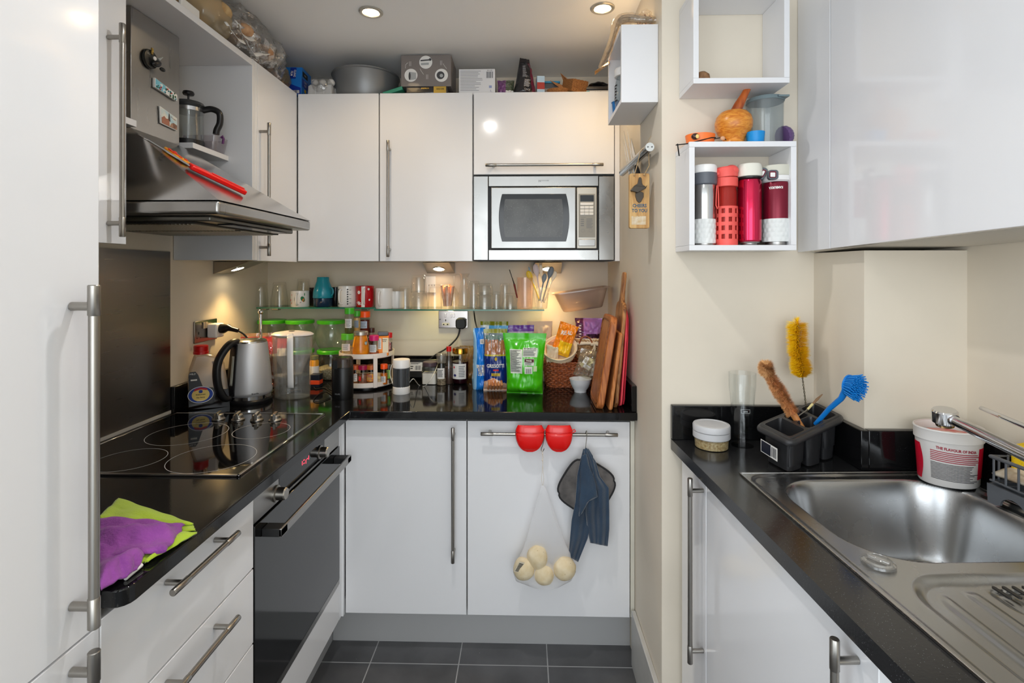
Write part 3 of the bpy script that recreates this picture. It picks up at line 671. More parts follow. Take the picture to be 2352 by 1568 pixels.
# ================================================================== sponge caddy
cc = RM @ Vector((.62, -.50, RZ)); GREYP = mat('grey_plastic', (92,95,100), .4)
t = thing('sponge_rack', 'grey plastic rack holding a sponge and cloth at the right edge', 'sink rack', RM @ Vector((.555, -.52, SK)), RT)
A0 = PZ(2245, 1130, SK); R_ = RM.to_3x3()
def SR(x, y, z): return RM @ Vector((.535+x, -.425+y, SK+z))
m = M(); m.T = RM @ Matrix.Translation((.535, -.425, SK))
arch = [(0, 0), (0, .034), (.006, .042), (-.20, .042), (-.20, 0)]
def foot(m, x, th):
    out = [(0.0, 0.0), (0.0, .04), (-.21, .04), (-.21, 0), (-.18, 0)]
    for k in range(9): a = PI*k/8; out.append((-.148-.032*math.cos(a), .004+.024*math.sin(a)))
    out += [(-.11, 0), (-.085, 0)]
    out2 = out+[(-.085+.0, 0)]
    for k in range(9): a = PI*k/8; out2.append((-.0535-.0265*math.cos(a), .003+.022*math.sin(a)))
    out2 += [(-.018, 0)]
    m.prism(out2, 'x', x, x+th)
foot(m, 0, .005); foot(m, .075, .005); m.box(0, .08, -.003, .001, .012, .04); m.obj('base', GREYP, t, smooth=20)
m = M(); m.T = RM @ Matrix.Translation((.535, -.425, SK))
for z, w_ in ((.048, .0025), (.098, .004)):
    m.tube([(.002, -.005, z), (.08, -.005, z), (.08, -.205, z), (.002, -.205, z)], w_, 6, closed=True)
for k in range(8): y = -.012-.026*k; m.tube([(.002, y, .046), (.002, y, .1)], .0022, 6); m.tube([(.08, y, .046), (.08, y, .1)], .0022, 6); m.tube([(.002, y, .047), (.08, y, .047)], .0018, 6)
for k in range(3): x = .02+.02*k; m.tube([(x, -.005, .046), (x, -.005, .1)], .0022, 6)
m.obj('basket', GREYP, t)
q = PZ(2352, 1098, SK+.055)
m = M(); m.T = Matrix.Translation((q.x+.02, q.y, q.z)) @ Matrix.Rotation(.35, 4, 'Z')
m.box(-.045, .05, -.018, .018, .002, .072); sp = m.obj('sponge', mat('sponge_yellow', (240,200,20), .9, bump=.6, bscale=200, speck=((200,160,10), 260, .25, .4)), None, bev=.008, bseg=3)
tag(sp, 'yellow cleaning sponge standing in the grey rack', 'sponge')
m = M(); m.T = RM @ Matrix.Translation((.539, -.52, SK+.052))
m.grid(lambda u, v: (.002+.075*u, -.09+.18*v*(1-.1*u), .008+.014*math.sin(PI*u)*(1+.5*N3(u*4, v*6))+.012*(1-v)), 16, 20)
cl = m.obj('dishcloth', mat('cloth_dirty', (220,210,192), .9, col2=(176,150,120), vscale=30, bump=.3), None, solid=.006); tag(cl, 'crumpled off-white dishcloth lying under the yellow sponge', 'cloth')
# ================================================================== container with oats
c, r, h = put(1634, 1030, 84, 968, RZ, 1.452); r *= .94
t = thing('storage_pot', 'round glass pot of oats with pale grey lid beside the tall glass', 'container', c)
M().shell([(r*.93, 0), (r*.97, .004), (r*.97, .034)], c, .0015, 40).obj('bowl', GLASS, t)
M().rev([(0, .002), (r*.9, .002), (r*.93, .022), (r*.8, .026), (r*.3, .024), (0, .027)], c, 40).obj('oats', mat('oats', (222,196,150), .8, col2=(176,140,92), vscale=160, bump=1, bscale=180), t)
LG = mat('lid_grey', (196,196,198), .4)
M().rev([(r*.99, .028), (r*1.03, .030), (r*1.03, .046), (r*.98, .047)], c, 48).obj('collar', LG, t)
M().rev([(r*.97, .0475), (r*1.03, .0485), (r*1.04, .061), (r*1.0, .065), (r*.86, .066), (r*.84, .0645), (0, .0648)], c, 48).obj('lid', LG, t)
# ================================================================== tall beer glass
c, r, h = put(1705, 1025, 50, 833, RZ, 1.468); r *= .97
h = .195
t = thing('beer_glass', 'tall clear waisted beer glass standing by the black upstand', 'glass', c)
k = mpp(c)
pr = [(r*1.0, 0), (r*1.02, .004), (r*.98, .02), (r*.93, .05), (r*.95, .08), (r*1.05, .12), (r*1.2, .165), (r*1.24, h*k/k)]
pr[-1] = (r*1.22, .205)
m = M().rev([(0, 0)]+pr+[(r*1.17, .205), (r*1.14, .165), (r*1.0, .12), (r*.89, .08), (r*.87, .05), (r*.88, .026), (0, .02)], c, 48); m.obj('glass', clear('beer_glass_clear', (253,254,254), .05, .9), t)
fn = cylfn(c, r*.99, -PI/2-.1, rfn=lambda y: r*1.0)
m = M(); 
for x0, x1, y0, y1 in ((-.012,.012,.098,.0985),(-.012,.012,.108,.1085),(-.012,-.0115,.098,.1085),(.0115,.012,.098,.1085)): patch(m, x0, x1, y0, y1, fn)
txt(m, 'pint', .007, lambda x, y: fn(x, y+.103)); m.obj('etched_mark', mat('etched', (215,220,220), .5), t)
# ================================================================== cutlery caddy with brushes
CAD = mat('caddy_black', (42,42,44), .38, bump=.05, bscale=80, rvar=.1, vscale=20)
cp = PZ(1842, 1046, RZ)
t = thing('utensil_caddy', 'dark grey four-compartment cutlery caddy with wide rim, tilted, holding washing-up brushes', 'caddy', (cp.x, cp.y+.05, RZ))
ZT = .105
corners = [PZ(1740, 975, RZ+ZT-.012), PZ(1815, 1012, RZ+ZT-.016), PZ(1935, 955, RZ+ZT+.01), PZ(1868, 922, RZ+ZT+.014)]
P00, P10, P11, P01 = corners       # left-front, front, right, back
def cad(u, v, dz=0, ins=0):
    u = ins+(1-2*ins)*u; v = ins+(1-2*ins)*v
    p = (P00*(1-u)+P10*u)*(1-v)+(P01*(1-u)+P11*u)*v
    return Vector((p.x, p.y, p.z+dz))
cells = [(.1,.9,.07,.46,1), (.1,.9,.54,.93,1)]
def ringpts(u0, u1, v0, v1, r, n=6):
    out = []
    for (cu, cv, a0) in ((u1-r, v1-r, 0), (u0+r, v1-r, PI/2), (u0+r, v0+r, PI), (u1-r, v0+r, 3*PI/2)):
        for k in range(n+1): a = a0+PI/2*k/n; out.append((cu+r*math.cos(a), cv+r*math.sin(a)))
    return out
cells = [(.10,.90,.06,.33), (.10,.47,.385,.655), (.53,.90,.385,.655), (.10,.90,.71,.94)]
m = M()
# rim plate with holes: grid of the unit square, dropping inside the cells
def inside(u, v):
    best = 9
    for (a, b, c_, d_) in cells: best = min(best, rr_sdf(u, v*1.5, a, b, c_*1.5, d_*1.5, .08))
    return best
def capt(u, v):
    s_ = inside(u, v); e = min(u, 1-u, v*1.5, (1-v)*1.5)
    dz = -.075*sstep(0, .02, -s_) if s_ < 0 else .002
    dz += -.008*(1-sstep(0, .05, e))
    return cad(u, v, dz)
nu, nv = 60, 90
m.grid(capt, nu, nv); m.obj('tray', CAD, t, smooth=50, solid=.0015, off=-1)
m = M(); 
rimp = [cad(u, v, -.008) for u, v in ringpts(0, 1, 0, 1, .12)]
m.tube(rimp, .0085, 12, closed=True); m.obj('rim', CAD, t)
m = M()
for (a, b, c_, d_) in cells:
    ring_ = ringpts(a-.03, b+.03, c_-.02, d_+.02, .1)
    top = [cad(u, v, -.004) for u, v in ring_]; cen = sum(top, Vector())/len(top); n = len(top)
    bot = [Vector((cen.x+(p.x-cen.x)*.8, cen.y+(p.y-cen.y)*.8, RZ+.004)) for p in top]
    m.add(top+bot, [(k, (k+1) % n, n+(k+1) % n, n+k) for k in range(n)]+[tuple(range(n, 2*n))])
    q = sum(bot, Vector())/n
    m.rev([(.006, 0), (.006, .005)], (q.x, q.y, RZ), 12)
m.obj('cup', CAD, t, smooth=50)
lb = M(); b0 = cad(.06, .02, -.03); b1 = cad(.62, .0, -.03)
fnl = lambda x, y: b0*(1-x)+b1*x+Vector((-.004, -.010, y))
a_ = Vector(corners[0]); 
patch(lb, 0, 1, -.034, -.002, fnl, 0); 
patch(lb, .03, .6, -.032, -.004, lambda x, y: fnl(x, y)+Vector((-.0003, -.0006, 0)), 1); bars(lb, .65, .95, -.030, -.006, 12, lambda x, y: fnl(x, y)+Vector((-.0003, -.0006, 0)), 1, vert=True, seed=2)
lb.obj('label', [PAPER, mat('label_navy', (22,28,44), .4)], t)
# brushes ----------------------------------------------------------
def bristles(m, pts, r0, r1, n, lenf, seed=1, w=.0006, spread=1.0, mi=0):
    """radial bristles along an axis"""
    rn = random.Random(seed); pts = [Vector(p) for p in pts]
    for k in range(n):
        f = rn.random(); g = f*(len(pts)-1); i = min(int(g), len(pts)-2); p = pts[i].lerp(pts[i+1], g-i); d = (pts[i+1]-pts[i]).normalized()
        a = d.orthogonal().normalized(); b = d.cross(a); th = rn.random()*2*PI
        o = (a*math.cos(th)+b*math.sin(th)+d*rn.uniform(-.25, .35)*spread).normalized(); ln = lenf(f)*rn.uniform(.82, 1.08)
        q = p+o*ln; s_ = o.cross(d).normalized()*w; s2 = d*w
        mid = p.lerp(q, .6)+d*ln*.05*rn.uniform(-1, 1)
        m.add([p-s_, p+s_, mid+s_+s2, mid-s_-s2*0, q], [(0,1,2,3), (3,2,4)], mi)
tip = PZ(1835, 972, RZ+.095); b0 = PY(1822, 950, tip.y+.004); top = PY(1762, 852, tip.y+.03); t1 = PY(1752, 842, tip.y+.02)
t = thing('bottle_brush', 'brown coconut-fibre bottle brush with wooden handle leaning left in the caddy', 'brush', tip)
dd_ = (b0-top).normalized()
M().tube([tip+dd_*.05, tip, b0, top], [.0085, .0085, .0088, .005], 16).obj('handle', wood('brush_wood', (206,140,78), (180,112,58), (8,8,1)), t)
m = M(); bristles(m, [b0, b0.lerp(top, .5), top], 0, 0, 5200, lambda f: .0205-.002*math.sin(f*9), 5, .0006)
m.obj('bristles', mat('coir', (244,186,124), .9, col2=(190,130,76), vscale=90), t, smooth=None)
m = M(); bristles(m, [top, top+Vector((-.002, -.002, .012))], 0, 0, 2600, lambda f: .025, 6, .0006, 3.5); m.obj('tuft', mat('coir_tip', (232,184,126), .9, col2=(190,134,80), vscale=90), t, smooth=None)
w0 = PY(1853, 945, 1.42); w1 = PY(1843, 866, 1.44); w2 = PY(1833, 800, 1.45); w3 = PY(1831, 742, 1.45)
t = thing('bottle_brush', 'yellow bristle bottle brush on a twisted wire standing upright in the caddy', 'brush', w0)
m = M(); pts = [w0+(w0-w1)*.25, w0, w1, w2, w3]
def along(pts, f): g = f*(len(pts)-1); i = min(int(g), len(pts)-2); return pts[i].lerp(pts[i+1], g-i)
for ph in (0, PI):
    m.tube([along(pts, i/160)+Vector((math.cos(i*.75+ph)*.0014, math.sin(i*.75+ph)*.0014, 0)) for i in range(161)], .0009, 6)
m.obj('wire', mat('wire_dark', (95,88,70), .3, 1), t)
m = M(); bristles(m, [w1, w1.lerp(w2, .5), w2, w3], 0, 0, 6500, lambda f: .031-.006*math.exp(-((f-.42)/.07)**2)-.018*sstep(.12, 0, f), 9, .00055, .8)
bristles(m, [w3, w3+Vector((0,0,.004))], 0, 0, 90, lambda f: .02, 11, .0005, 8)
m.obj('bristles', mat('bristle_yellow', (255,222,20), .6, col2=(250,206,10), vscale=50), t, smooth=None)
s0 = PY(1855, 940, 1.40); s1 = PY(1866, 928, 1.41); s2 = PY(1889, 905, 1.42); s00 = PY(1838, 952, 1.395)
t = thing('worn_stick', 'thin worn stick with frayed tip poking out of the caddy', 'stick', s00)
M().tube([s00+(s00-s1)*.4, s00, s0], [.0014, .0014, .0014], 8).obj('rod', STEELH, t)
M().tube([s0, s1], [.0028, .0034], 10).obj('ferrule', mat('pale_wood', (226,212,150), .6), t)
m = M(); rn = random.Random(2)
for k in range(14): o = Vector((rn.uniform(-1,1), rn.uniform(-1,1), rn.uniform(-1,1)))*.0025; m.tube([s1+o*.5, s1.lerp(s2, .5)+o*1.1, s2+o*.5], [.0009, .0008, .0002], 5)
m.obj('tip', mat('frayed', (150,120,90), .8), t)
g0 = PY(1888, 957, 1.335); g1 = PY(1905, 938, 1.315); g2 = PY(1932, 915, 1.28); g3 = PY(1943, 895, 1.265); g4 = PY(1947, 872, 1.26)
t = thing('dish_brush', 'blue plastic washing-up brush leaning right out of the caddy', 'brush', g0)
BL = mat('brush_blue', (14,120,205), .35)
m = M().tube([g0+(g0-g1)*.9, g0, g1, g2, g3, g4], [.0055, .0055, .006, .0068, .0085, .0055], 16); m.obj('handle', BL, t, smooth=60)
hc = g3.lerp(g4, .5); ax = (PY(1985, 894, 1.225)-hc).normalized()
zz = (g4-g3).normalized(); yy = ax.cross(zz).normalized(); zz = yy.cross(ax)
A = Matrix((( yy.x, zz.x, ax.x), (yy.y, zz.y, ax.y), (yy.z, zz.z, ax.z))).to_4x4()
M().rev([(0, -.005), (.018, -.004), (.026, .0), (.026, .004), (0, .005)], hc+ax*.003, 28, A=A, sx=.9).obj('head', BL, t)
m = M(); rn = random.Random(8)
for i in range(150):
    a = i*2.399; rr = .024*math.sqrt(i/150); o = yy*rr*math.cos(a)+zz*rr*math.sin(a); q = hc+ax*.006+o; oo = (ax+o*16).normalized(); ln = .026*rn.uniform(.9, 1.05)
    m.tube([q, q+oo*ln*.6, q+oo*ln+Vector((rn.uniform(-1,1), 0, rn.uniform(-1,1)))*.001], [.0013, .0014, .0015], 5)
m.obj('bristles', mat('brush_blue2', (20,132,215), .4), t)
# ================================================================== open cube shelves on the facing wall
def cube(name, label, X0, X1, Z0, Z1, th=.0145):
    t = thing(name, label, 'wall shelf', ((X0+X1)/2, 1.46, Z0)); Y0 = 1.40; Y1 = YF-.001; WM = mat('cube_white', (228,228,230), .38)
    for a in ((X0, X1, Z0, Z0+th), (X0, X1, Z1-th, Z1)):
        M().add([(a[0], Y0, a[2] if a[2] == Z0 else a[2]), (a[1], Y0, a[2]), (a[1], Y1, a[2]), (a[0], Y1, a[2]), (a[0], Y0, a[3]), (a[1], Y0, a[3]), (a[1], Y1, a[3]), (a[0], Y1, a[3])], [(0,1,2,3), (4,5,6,7), (0,1,5,4), (1,2,6,5), (2,3,7,6), (3,0,4,7)]).obj('bottom_board' if a[2] == Z0 else 'top_board', WM, t, bev=.0006)
    for a in ((X0, X0+th), (X1-th, X1)): M().box(a[0], a[1], Y0, Y1, Z0+th+.0003, Z1-th-.0003).obj('side_board', WM, t, bev=.0006)
    return t
cube('cube_shelf', 'white open cube shelf holding four drinking bottles', .445, .731, 1.493, 1.787)
cube('cube_shelf', 'white open cube shelf higher up the cream wall, nearly empty', .456, .713, 1.944, 2.205)
m = M().box(.50, .535, YF-.003, YF-.001, 2.185, 2.19).box(.64, .68, YF-.003, YF-.001, 2.185, 2.19); 
q = PY(1613, 172, 1.44); 
tag(M().rev([(0, 0), (.018, 0), (.021, .010), (.019, .022), (.010, .030), (0, .031)], (q.x, 1.44, 1.944+.0147), 20).obj('walnut', mat('walnut', (150,110,75), .7, col2=(110,76,48), vscale=80, bump=.6)), 'brown rounded nut-like lump in the corner of the upper cube shelf', 'nut')
# ---- bottles
BZ = 1.493+.0147
def bpos(px, Yc): p = PY(px, 560, Yc); return Vector((p.x, Yc, BZ))
YBt = 1.445
k = mpp((.5, YBt))
HEX = mat('silicone_white', (222,224,222), .5, bump=.1)
def quilt(m, c, r, z0, z1, n=14, rows=5, mi=0):
    def fn(u, v):
        a = 2*PI*u; rr = r+.0012*abs(math.sin(u*n*PI+(int(v*rows) % 2)*PI/2))*abs(math.sin(v*rows*PI)); return Vector((c.x+rr*math.cos(a), c.y+rr*math.sin(a), z0+(z1-z0)*v))
    m.grid(fn, 112, 40, mi); return m
# 1 steel bottle
c = bpos(1618, YBt); r = 24*k; H = (560-375)*k
t = thing('drinking_bottle', 'brushed steel drinking bottle with grey and white screw lid, leftmost in the cube shelf', 'bottle', c)
M().rev([(0,0), (r*.95,0), (r*.97,.004), (r*.97,.012), (r*.98,.012)], c, 40).obj('base', STEEL, t)
m = quilt(M(), c, r, .0+c.z+.006, c.z+.073); m.obj('sleeve', HEX, t)
M().rev([(r*.97, .07), (r*.98, .135), (r*.98, .170), (r*.9, .175)], c, 40).obj('body', mat('bottle_steel', (190,190,190), .18, 1, bump=.02), t)
M().rev([(r*.95, .166), (r*1.12, .17), (r*1.15, .178), (r*1.15, .2), (r*1.0, .2005)], c, 40).obj('collar', mat('lid_darkgrey', (92,96,104), .45), t)
M().rev([(r*1.1, .2005), (r*1.14, .203), (r*1.14, .217), (r*1.05, .222), (0, .223)], c, 40).obj('lid', WHITEP, t)
# 2 coral bottle
c = bpos(1668, YBt); r = 25*k
CORAL = mat('coral_silicone', (236,92,84), .45)
t = thing('drinking_bottle', 'red glass drinking bottle in a coral sleeve with square holes and flip cap', 'bottle', c)
M().rev([(0,.002), (r*.88,.002), (r*.9,.01), (r*.9,.15), (r*.8,.165)], c, 40).obj('body', mat('red_glass', (214,60,50), .05, trans=.6, ior=1.3), t)
m = M(); seg = 72; rows = 46; rr = r*1.0
vs = []; fs = []
def hole(a, z): 
    u = (a*10/(2*PI)) % 1; v = (z-.012)/.0232
    return abs(u-.5) < .27 and 0 < v < 4 and abs((v % 1)-.55) < .27
na, nz = 160, 60; h0 = .108
m.grid(lambda u, v: Vector((c.x+rr*math.cos(2*PI*u), c.y+rr*math.sin(2*PI*u), c.z+h0*v)), na, nz)
m.f = [f for i, f in enumerate(m.f) if not hole(2*PI*((i % na)+.5)/na, h0*((i//na)+.5)/nz)]; m.m = [0]*len(m.f)
m.obj('sleeve', CORAL, t, solid=.002, off=-1)
M().rev([(0,.0), (r*1.0,.0), (r*1.0,.003)], c, 40).obj('base', CORAL, t)
M().rev([(r*.93, .162), (r*1.0, .163), (r*1.02, .185), (r*.98, .187), (0, .187)], c, 40).obj('collar', CORAL, t)
m = M(); A = Matrix.Rotation(-.22, 4, 'Y')
m.rev([(r*.98, .0), (r*1.0, .004), (r*.95, .024), (r*.85, .028), (0, .028)], c+Vector((0,0,.189)), 36, A=Matrix.Rotation(-.05, 4, 'Y')); m.obj('flip_cap', CORAL, t)
m = M().ball(c+Vector((r*.35, -r*.3, .207)), (r*.62, r*.6, .016)); m.ball(c+Vector((-r*.85, -r*.3, .198)), (.01, .008, .007)); m.obj('spout_cover', CORAL, t)
m = M(); lp = [c+Vector((-r*1.02-.001, -.016, .165)), c+Vector((-r*1.15, -.02, .14)), c+Vector((-r*1.2, -.022, .11)), c+Vector((-r*1.1, -.024, .10)), c+Vector((-r*.98, -.024, .105)), c+Vector((-r*.98, -.022, .14)), c+Vector((-r*.98, -.018, .165))]
m.tube(lp, .0016, 8); m.obj('strap', CORAL, t, smooth=60)
# 3 crimson thermos
c = bpos(1721, YBt-.003); r = 27*k
CRIM = mat('crimson_metal', (196,14,66), .14, .85, coat=.5)
t = thing('drinking_bottle', 'glossy crimson metal flask with cream flip lid, third in the cube shelf', 'bottle', c)
M().rev([(0,0), (r*.62,0), (r*.66,.003), (r*.66,.006), (r*.82,.0065), (r*.86,.010)], c, 40).obj('base', STEEL, t)
M().rev([(r*.86,.010), (r*.95,.014), (r*.97,.03), (r*.97,.172), (r*.92,.180), (r*.8,.183)], c, 48).obj('body', CRIM, t)
M().rev([(r*.85,.181), (r*.98,.184), (r*.98,.188)], c, 40).obj('gasket', BLACKP, t)
M().rev([(r*.9,.188), (r*1.05,.190), (r*1.0,.215), (r*.9,.224), (0,.226)], c, 40).obj('lid', mat('lid_cream', (226,224,212), .4), t)
m = M(); m.T = Matrix.Translation(c+Vector((r*.93, -.012, .196))) @ Matrix.Rotation(.5, 4, 'Y') @ Matrix.Rotation(-.3, 4, 'Z'); m.prism(rrect(.017, .034, .007), 'y', -.006, .004); m.prism(rrect(.011, .022, .004), 'y', -.0085, -.006, 1); m.prism(rrect(.006, .014, .002), 'y', -.0095, -.0085, 2)
m.obj('latch', [mat('lid_darkgrey', (92,96,104), .45), mat('maroon_plastic', (110,26,46), .4), WHITEP], t, bev=.001)
# 4 dark red thermos
c = bpos(1782, YBt); r = 29*k
t = thing('drinking_bottle', 'dark red travel flask with white quilted sleeve and beige lid, rightmost in the cube shelf', 'bottle', c)
M().rev([(0,0), (r*.8,0), (r*.82,.004), (r*.82,.010)], c, 40).obj('base', STEEL, t)
quilt(M(), c, r, c.z+.010, c.z+.073, 16).obj('sleeve', HEX, t)
M().rev([(r*.98,.07), (r*.99,.075), (r*1.01,.168), (r*.96,.173)], c, 48).obj('body', mat('maroon_metal', (120,22,44), .3, .4), t)
m = M(); fn = cylfn(c, r*1.005, -PI/2-.44); txt(m, 'KAMBUKKA', .0088, lambda x, y: fn(-x-.0, .157-y), 0, sx=.75, bold=.0004); m.obj('lettering', PAPER, t)
M().rev([(r*.95,.174), (r*1.0,.176), (r*1.08,.178), (r*1.1,.190)], c, 40).obj('collar', WHITEP, t)
M().rev([(r*1.1,.1905), (r*1.12,.193), (r*1.12,.216), (r*1.08,.219), (0,.2195)], c, 40).obj('lid', mat('lid_beige', (206,204,190), .4), t)
m = M(); m.T = Matrix.Translation(c+Vector((-r*.72, -r*.98, .190))); m.prism(rrect(.026, .026, .007), 'y', -.006, .006); m.prism(rrect(.018, .018, .004, cx=-.003), 'y', -.009, -.006, 1); m.prism(rrect(.013, .012, .002, cx=-.004, cy=-.001), 'y', -.0105, -.009, 2)
m.obj('latch', [mat('lid_darkgrey', (92,96,104), .45), mat('maroon_plastic', (110,26,46), .4), WHITEP], t, bev=.001)
# ================================================================== things on top of the cube
TZ = 1.7875
c = PY(1685, 320, 1.46); c = Vector((c.x, 1.46, TZ)); k = mpp(c)
t = thing('mortar', 'round orange-stained wooden mortar standing on the lower cube shelf', 'mortar', c)
r = 41*k
WM_ = wood('mortar_wood', (222,150,58), (196,112,34), (3,3,10), .3, 14, .05)
M().rev([(0,0), (r*.6,0), (r*.62,.005), (r*.56,.014), (r*.62,.024), (r*.83,.034), (r*.98,.052), (r*1.0,.066), (r*.92,.082), (r*.72,.094), (r*.62,.0965), (r*.56,.094), (r*.5,.06), (0,.045)], c, 56).obj('bowl', WM_, t)
p0 = c+Vector((-.002, 0, .085)); p1 = PY(1727, 186, 1.452)
t = thing('pestle', 'reddish wooden pestle leaning out of the mortar', 'pestle', p0)
PW = wood('pestle_wood', (186,96,40), (150,66,24), (6,6,1), .3, 10, .05)
M().tube([p0, p0.lerp(p1, .12), p0.lerp(p1, .3), p0.lerp(p1, .55), p0.lerp(p1, .8), p0.lerp(p1, .93), p0.lerp(p1, .985), p1], [.011, .0135, .0135, .0105, .0085, .010, .011, .008], 24).obj('stick', PW, t, smooth=60)
c = PY(1608, 322, 1.455); c = Vector((c.x, 1.455, TZ)); r = 33*k
tag(M().shell([(r*.84,0), (r*.9,.002), (r*1.0,.03)], c, .0025, 40, sy=.9).obj('plastic_cup', mat('cup_orange', (250,124,52), .4, sss=.1)), 'shallow orange plastic cup at the left end of the cube shelf top', 'cup')
c = PY(1733, 321, 1.44); c = Vector((c.x, 1.435, TZ)); r = 20*k
tag(M().shell([(r*.82,0), (r*.86,.002), (r*1.0,.032)], c, .0018, 36).obj('plastic_cup', mat('cup_blue', (10,140,210), .4, sss=.1)), 'small blue plastic cup between the mortar and the clear canister', 'cup')
c = PY(1757, 321, 1.487); c = Vector((c.x, 1.486, TZ)); r = 38*k*1.03
t = thing('storage_canister', 'tall clear plastic canister with grey lid behind the blue cup', 'canister', c)
M().shell([(r*.93,0), (r*.97,.004), (r,.13)], c, .002, 40).obj('body', clear('canister_clear', (244,247,248), .05, .6, .06, haze=.12, hazec=(205,212,216)), t)
m = M(); A = Matrix.Rotation(.16, 4, 'X'); m.rev([(0,.129), (r*1.03,.129), (r*1.06,.132), (r*1.04,.139), (r*.9,.141), (0,.139)], c, 40); m.box(c.x+.012, c.x+.042, c.y-r*1.12, c.y-r*.6, c.z+.131, c.z+.136); m.obj('lid', mat('lid_teal_grey', (112,128,132), .4), t)
c = PY(1803, 321, 1.47); c = Vector((c.x, 1.47, TZ))
t = thing('silicone_cover', 'purple fluted silicone lid leaning on edge against the white cabinet', 'lid', c)
A = Matrix.Rotation(.25, 4, 'Z') @ Matrix.Rotation(PI/2-.22, 4, 'Y')
def flut(u, v): pass
m = M(); pr = [(.004,.010), (.0275,.010), (.029,.006), (.0285,0), (.026,-.006), (.0215,-.012), (.012,-.0145), (0,-.0145)]
vs0 = len(m.v); m.rev(pr, Vector((0,0,0)), 72)
mm = Matrix.Translation(c+Vector((0,0,.0305))) @ A
for i, v in enumerate(m.v):
    a = math.atan2(v.y, v.x); f = 1+.03*math.sin(a*18); m.v[i] = mm @ Vector((v.x*f, v.y*f, -v.z))
m.obj('cap', mat('lid_purple', (92,66,112), .3, coat=.2), t)
# little dark wire figure and shell lying on the left end
a = PY(1634, 316, 1.425); b = PY(1578, 330, 1.41); c3 = PY(1552, 333, 1.42); d3 = PY(1560, 358, 1.43)
t = thing('trinket', 'dark twisted wire trinket with shiny brown nut hooked over the cube shelf corner', 'trinket', a)
DM = mat('wire_black', (35,34,34), .35, .6)
M().tube([a+Vector((.012,0,-.0)), a, b, c3], .0015, 8).obj('wire', DM, t); M().tube([PY(1556, 330, 1.42), d3], .0018, 8).obj('hook', DM, t)
M().ball(PY(1597, 315, 1.425)+Vector((0,0,.002)), (.011, .009, .009), mi=0).obj('nut', mat('nut_brown', (60,28,20), .2, coat=.4), t)
M().ball(PY(1602, 313, 1.416), (.005, .003, .006)).obj('nut_face', mat('nut_cream', (235,200,120), .5), t)
a = PY(1640, 319, 1.42); b = PY(1661, 315, 1.42)
t = thing('trinket', 'second small wire trinket with pale round bead in front of the mortar', 'trinket', a)
M().tube([a, b, PY(1668, 322, 1.42)], .0013, 8).obj('wire', DM, t); M().ball(PY(1660, 317, 1.415)+Vector((0,0,-.0005)), (.0065, .005, .0058)).obj('bead', mat('bead_tan', (212,160,120), .4), t)
# ================================================================== small white box shelf on the passage wall
BY0, BY1, BX0, BX1, BZ0, BZ1 = 1.565, 1.812, .293, XR-.001, 1.948, 2.184
t = thing('box_shelf', 'white open-sided box shelf on the side wall, plain side facing the room', 'wall shelf', (.35, 1.69, BZ0)); WM = mat('cube_white', (228,228,230), .38)
M().box(BX0, BX1, BY0, BY0+.013, BZ0, BZ1).obj('side_board', WM, t, bev=.0006); M().box(BX0, BX1, BY1-.013, BY1, BZ0, BZ1).obj('side_board', WM, t, bev=.0006)
M().box(BX0, BX1, BY0+.0132, BY1-.0132, BZ0, BZ0+.013).obj('bottom_board', WM, t); M().box(BX0, BX1, BY0+.0132, BY1-.0132, BZ1-.013, BZ1).obj('top_board', WM, t)
c = Vector((.33, 1.715, BZ0+.0132))
t = thing('shaker_bottle', 'clear plastic bottle with white screw cap inside the small box shelf', 'bottle', c)
M().shell([(.026,0), (.029,.004), (.03,.05), (.028,.10), (.024,.118)], c, .0015, 32).obj('body', clear('canister_clear'), t)
M().rev([(.024,.118), (.031,.119), (.032,.122), (.031,.142), (.028,.146), (0,.147)], c, 32).obj('cap', WHITEP, t)
m = M(); bars(m, -.02, .02, .03, .09, 6, cylfn(c, .0305, PI), 0, seed=3); m.obj('label', INK, t)
c = Vector((.323, 1.768, BZ0+.0132))
tag(M().shell([(.018,0), (.02,.002), (.024,.05), (.026,.052)], c, .0015, 32).obj('plastic_beaker', mat('beaker_blue', (12,110,180), .4)), 'blue plastic beaker at the far end inside the small box shelf', 'beaker')
# skewer bag drooping over the box
SKW = mat('skewer_bag', (206,190,170), .35, col2=(150,132,112), vscale=120, bump=.5, coat=.3)
t = thing('skewer_bag', 'clear bag of thin skewers lying on the box shelf and drooping off its edge', 'bag', (.35, 1.6, BZ1))
pth = [PY(1512, 46, 1.60), PY(1490, 46, 1.605), PY(1462, 44, 1.61), PY(1440, 43, 1.63), PY(1420, 52, 1.66), PY(1408, 92, 1.70), PY(1392, 128, 1.74), PY(1378, 155, 1.77)]
m = M(); wd = [.010, .013, .016, .018, .018, .015, .011, .007]
rn = random.Random(4)
def spl(pts, f):
    g = f*(len(pts)-1); i = min(int(g), len(pts)-2); h = g-i; p0 = pts[max(i-1,0)]; p1 = pts[i]; p2 = pts[i+1]; p3 = pts[min(i+2, len(pts)-1)]
    return (p1*2+(p2-p0)*h+(p0*2-p1*5+p2*4-p3)*h*h+(p1*3-p0-p2*3+p3)*h**3)*.5
m.tube([spl(pth, i/40)+Vector((0,0,.002*N3(i*.7))) for i in range(41)], [along([Vector((w_,0,0)) for w_ in wd], i/40).x*(1+.25*N3(i*.9, 3)) for i in range(41)], 14)
m.obj('film', clear('film_clear', (240,236,230), .1, .8, .08, haze=.12, hazec=(225,215,200), bump=.6), t)
m = M()
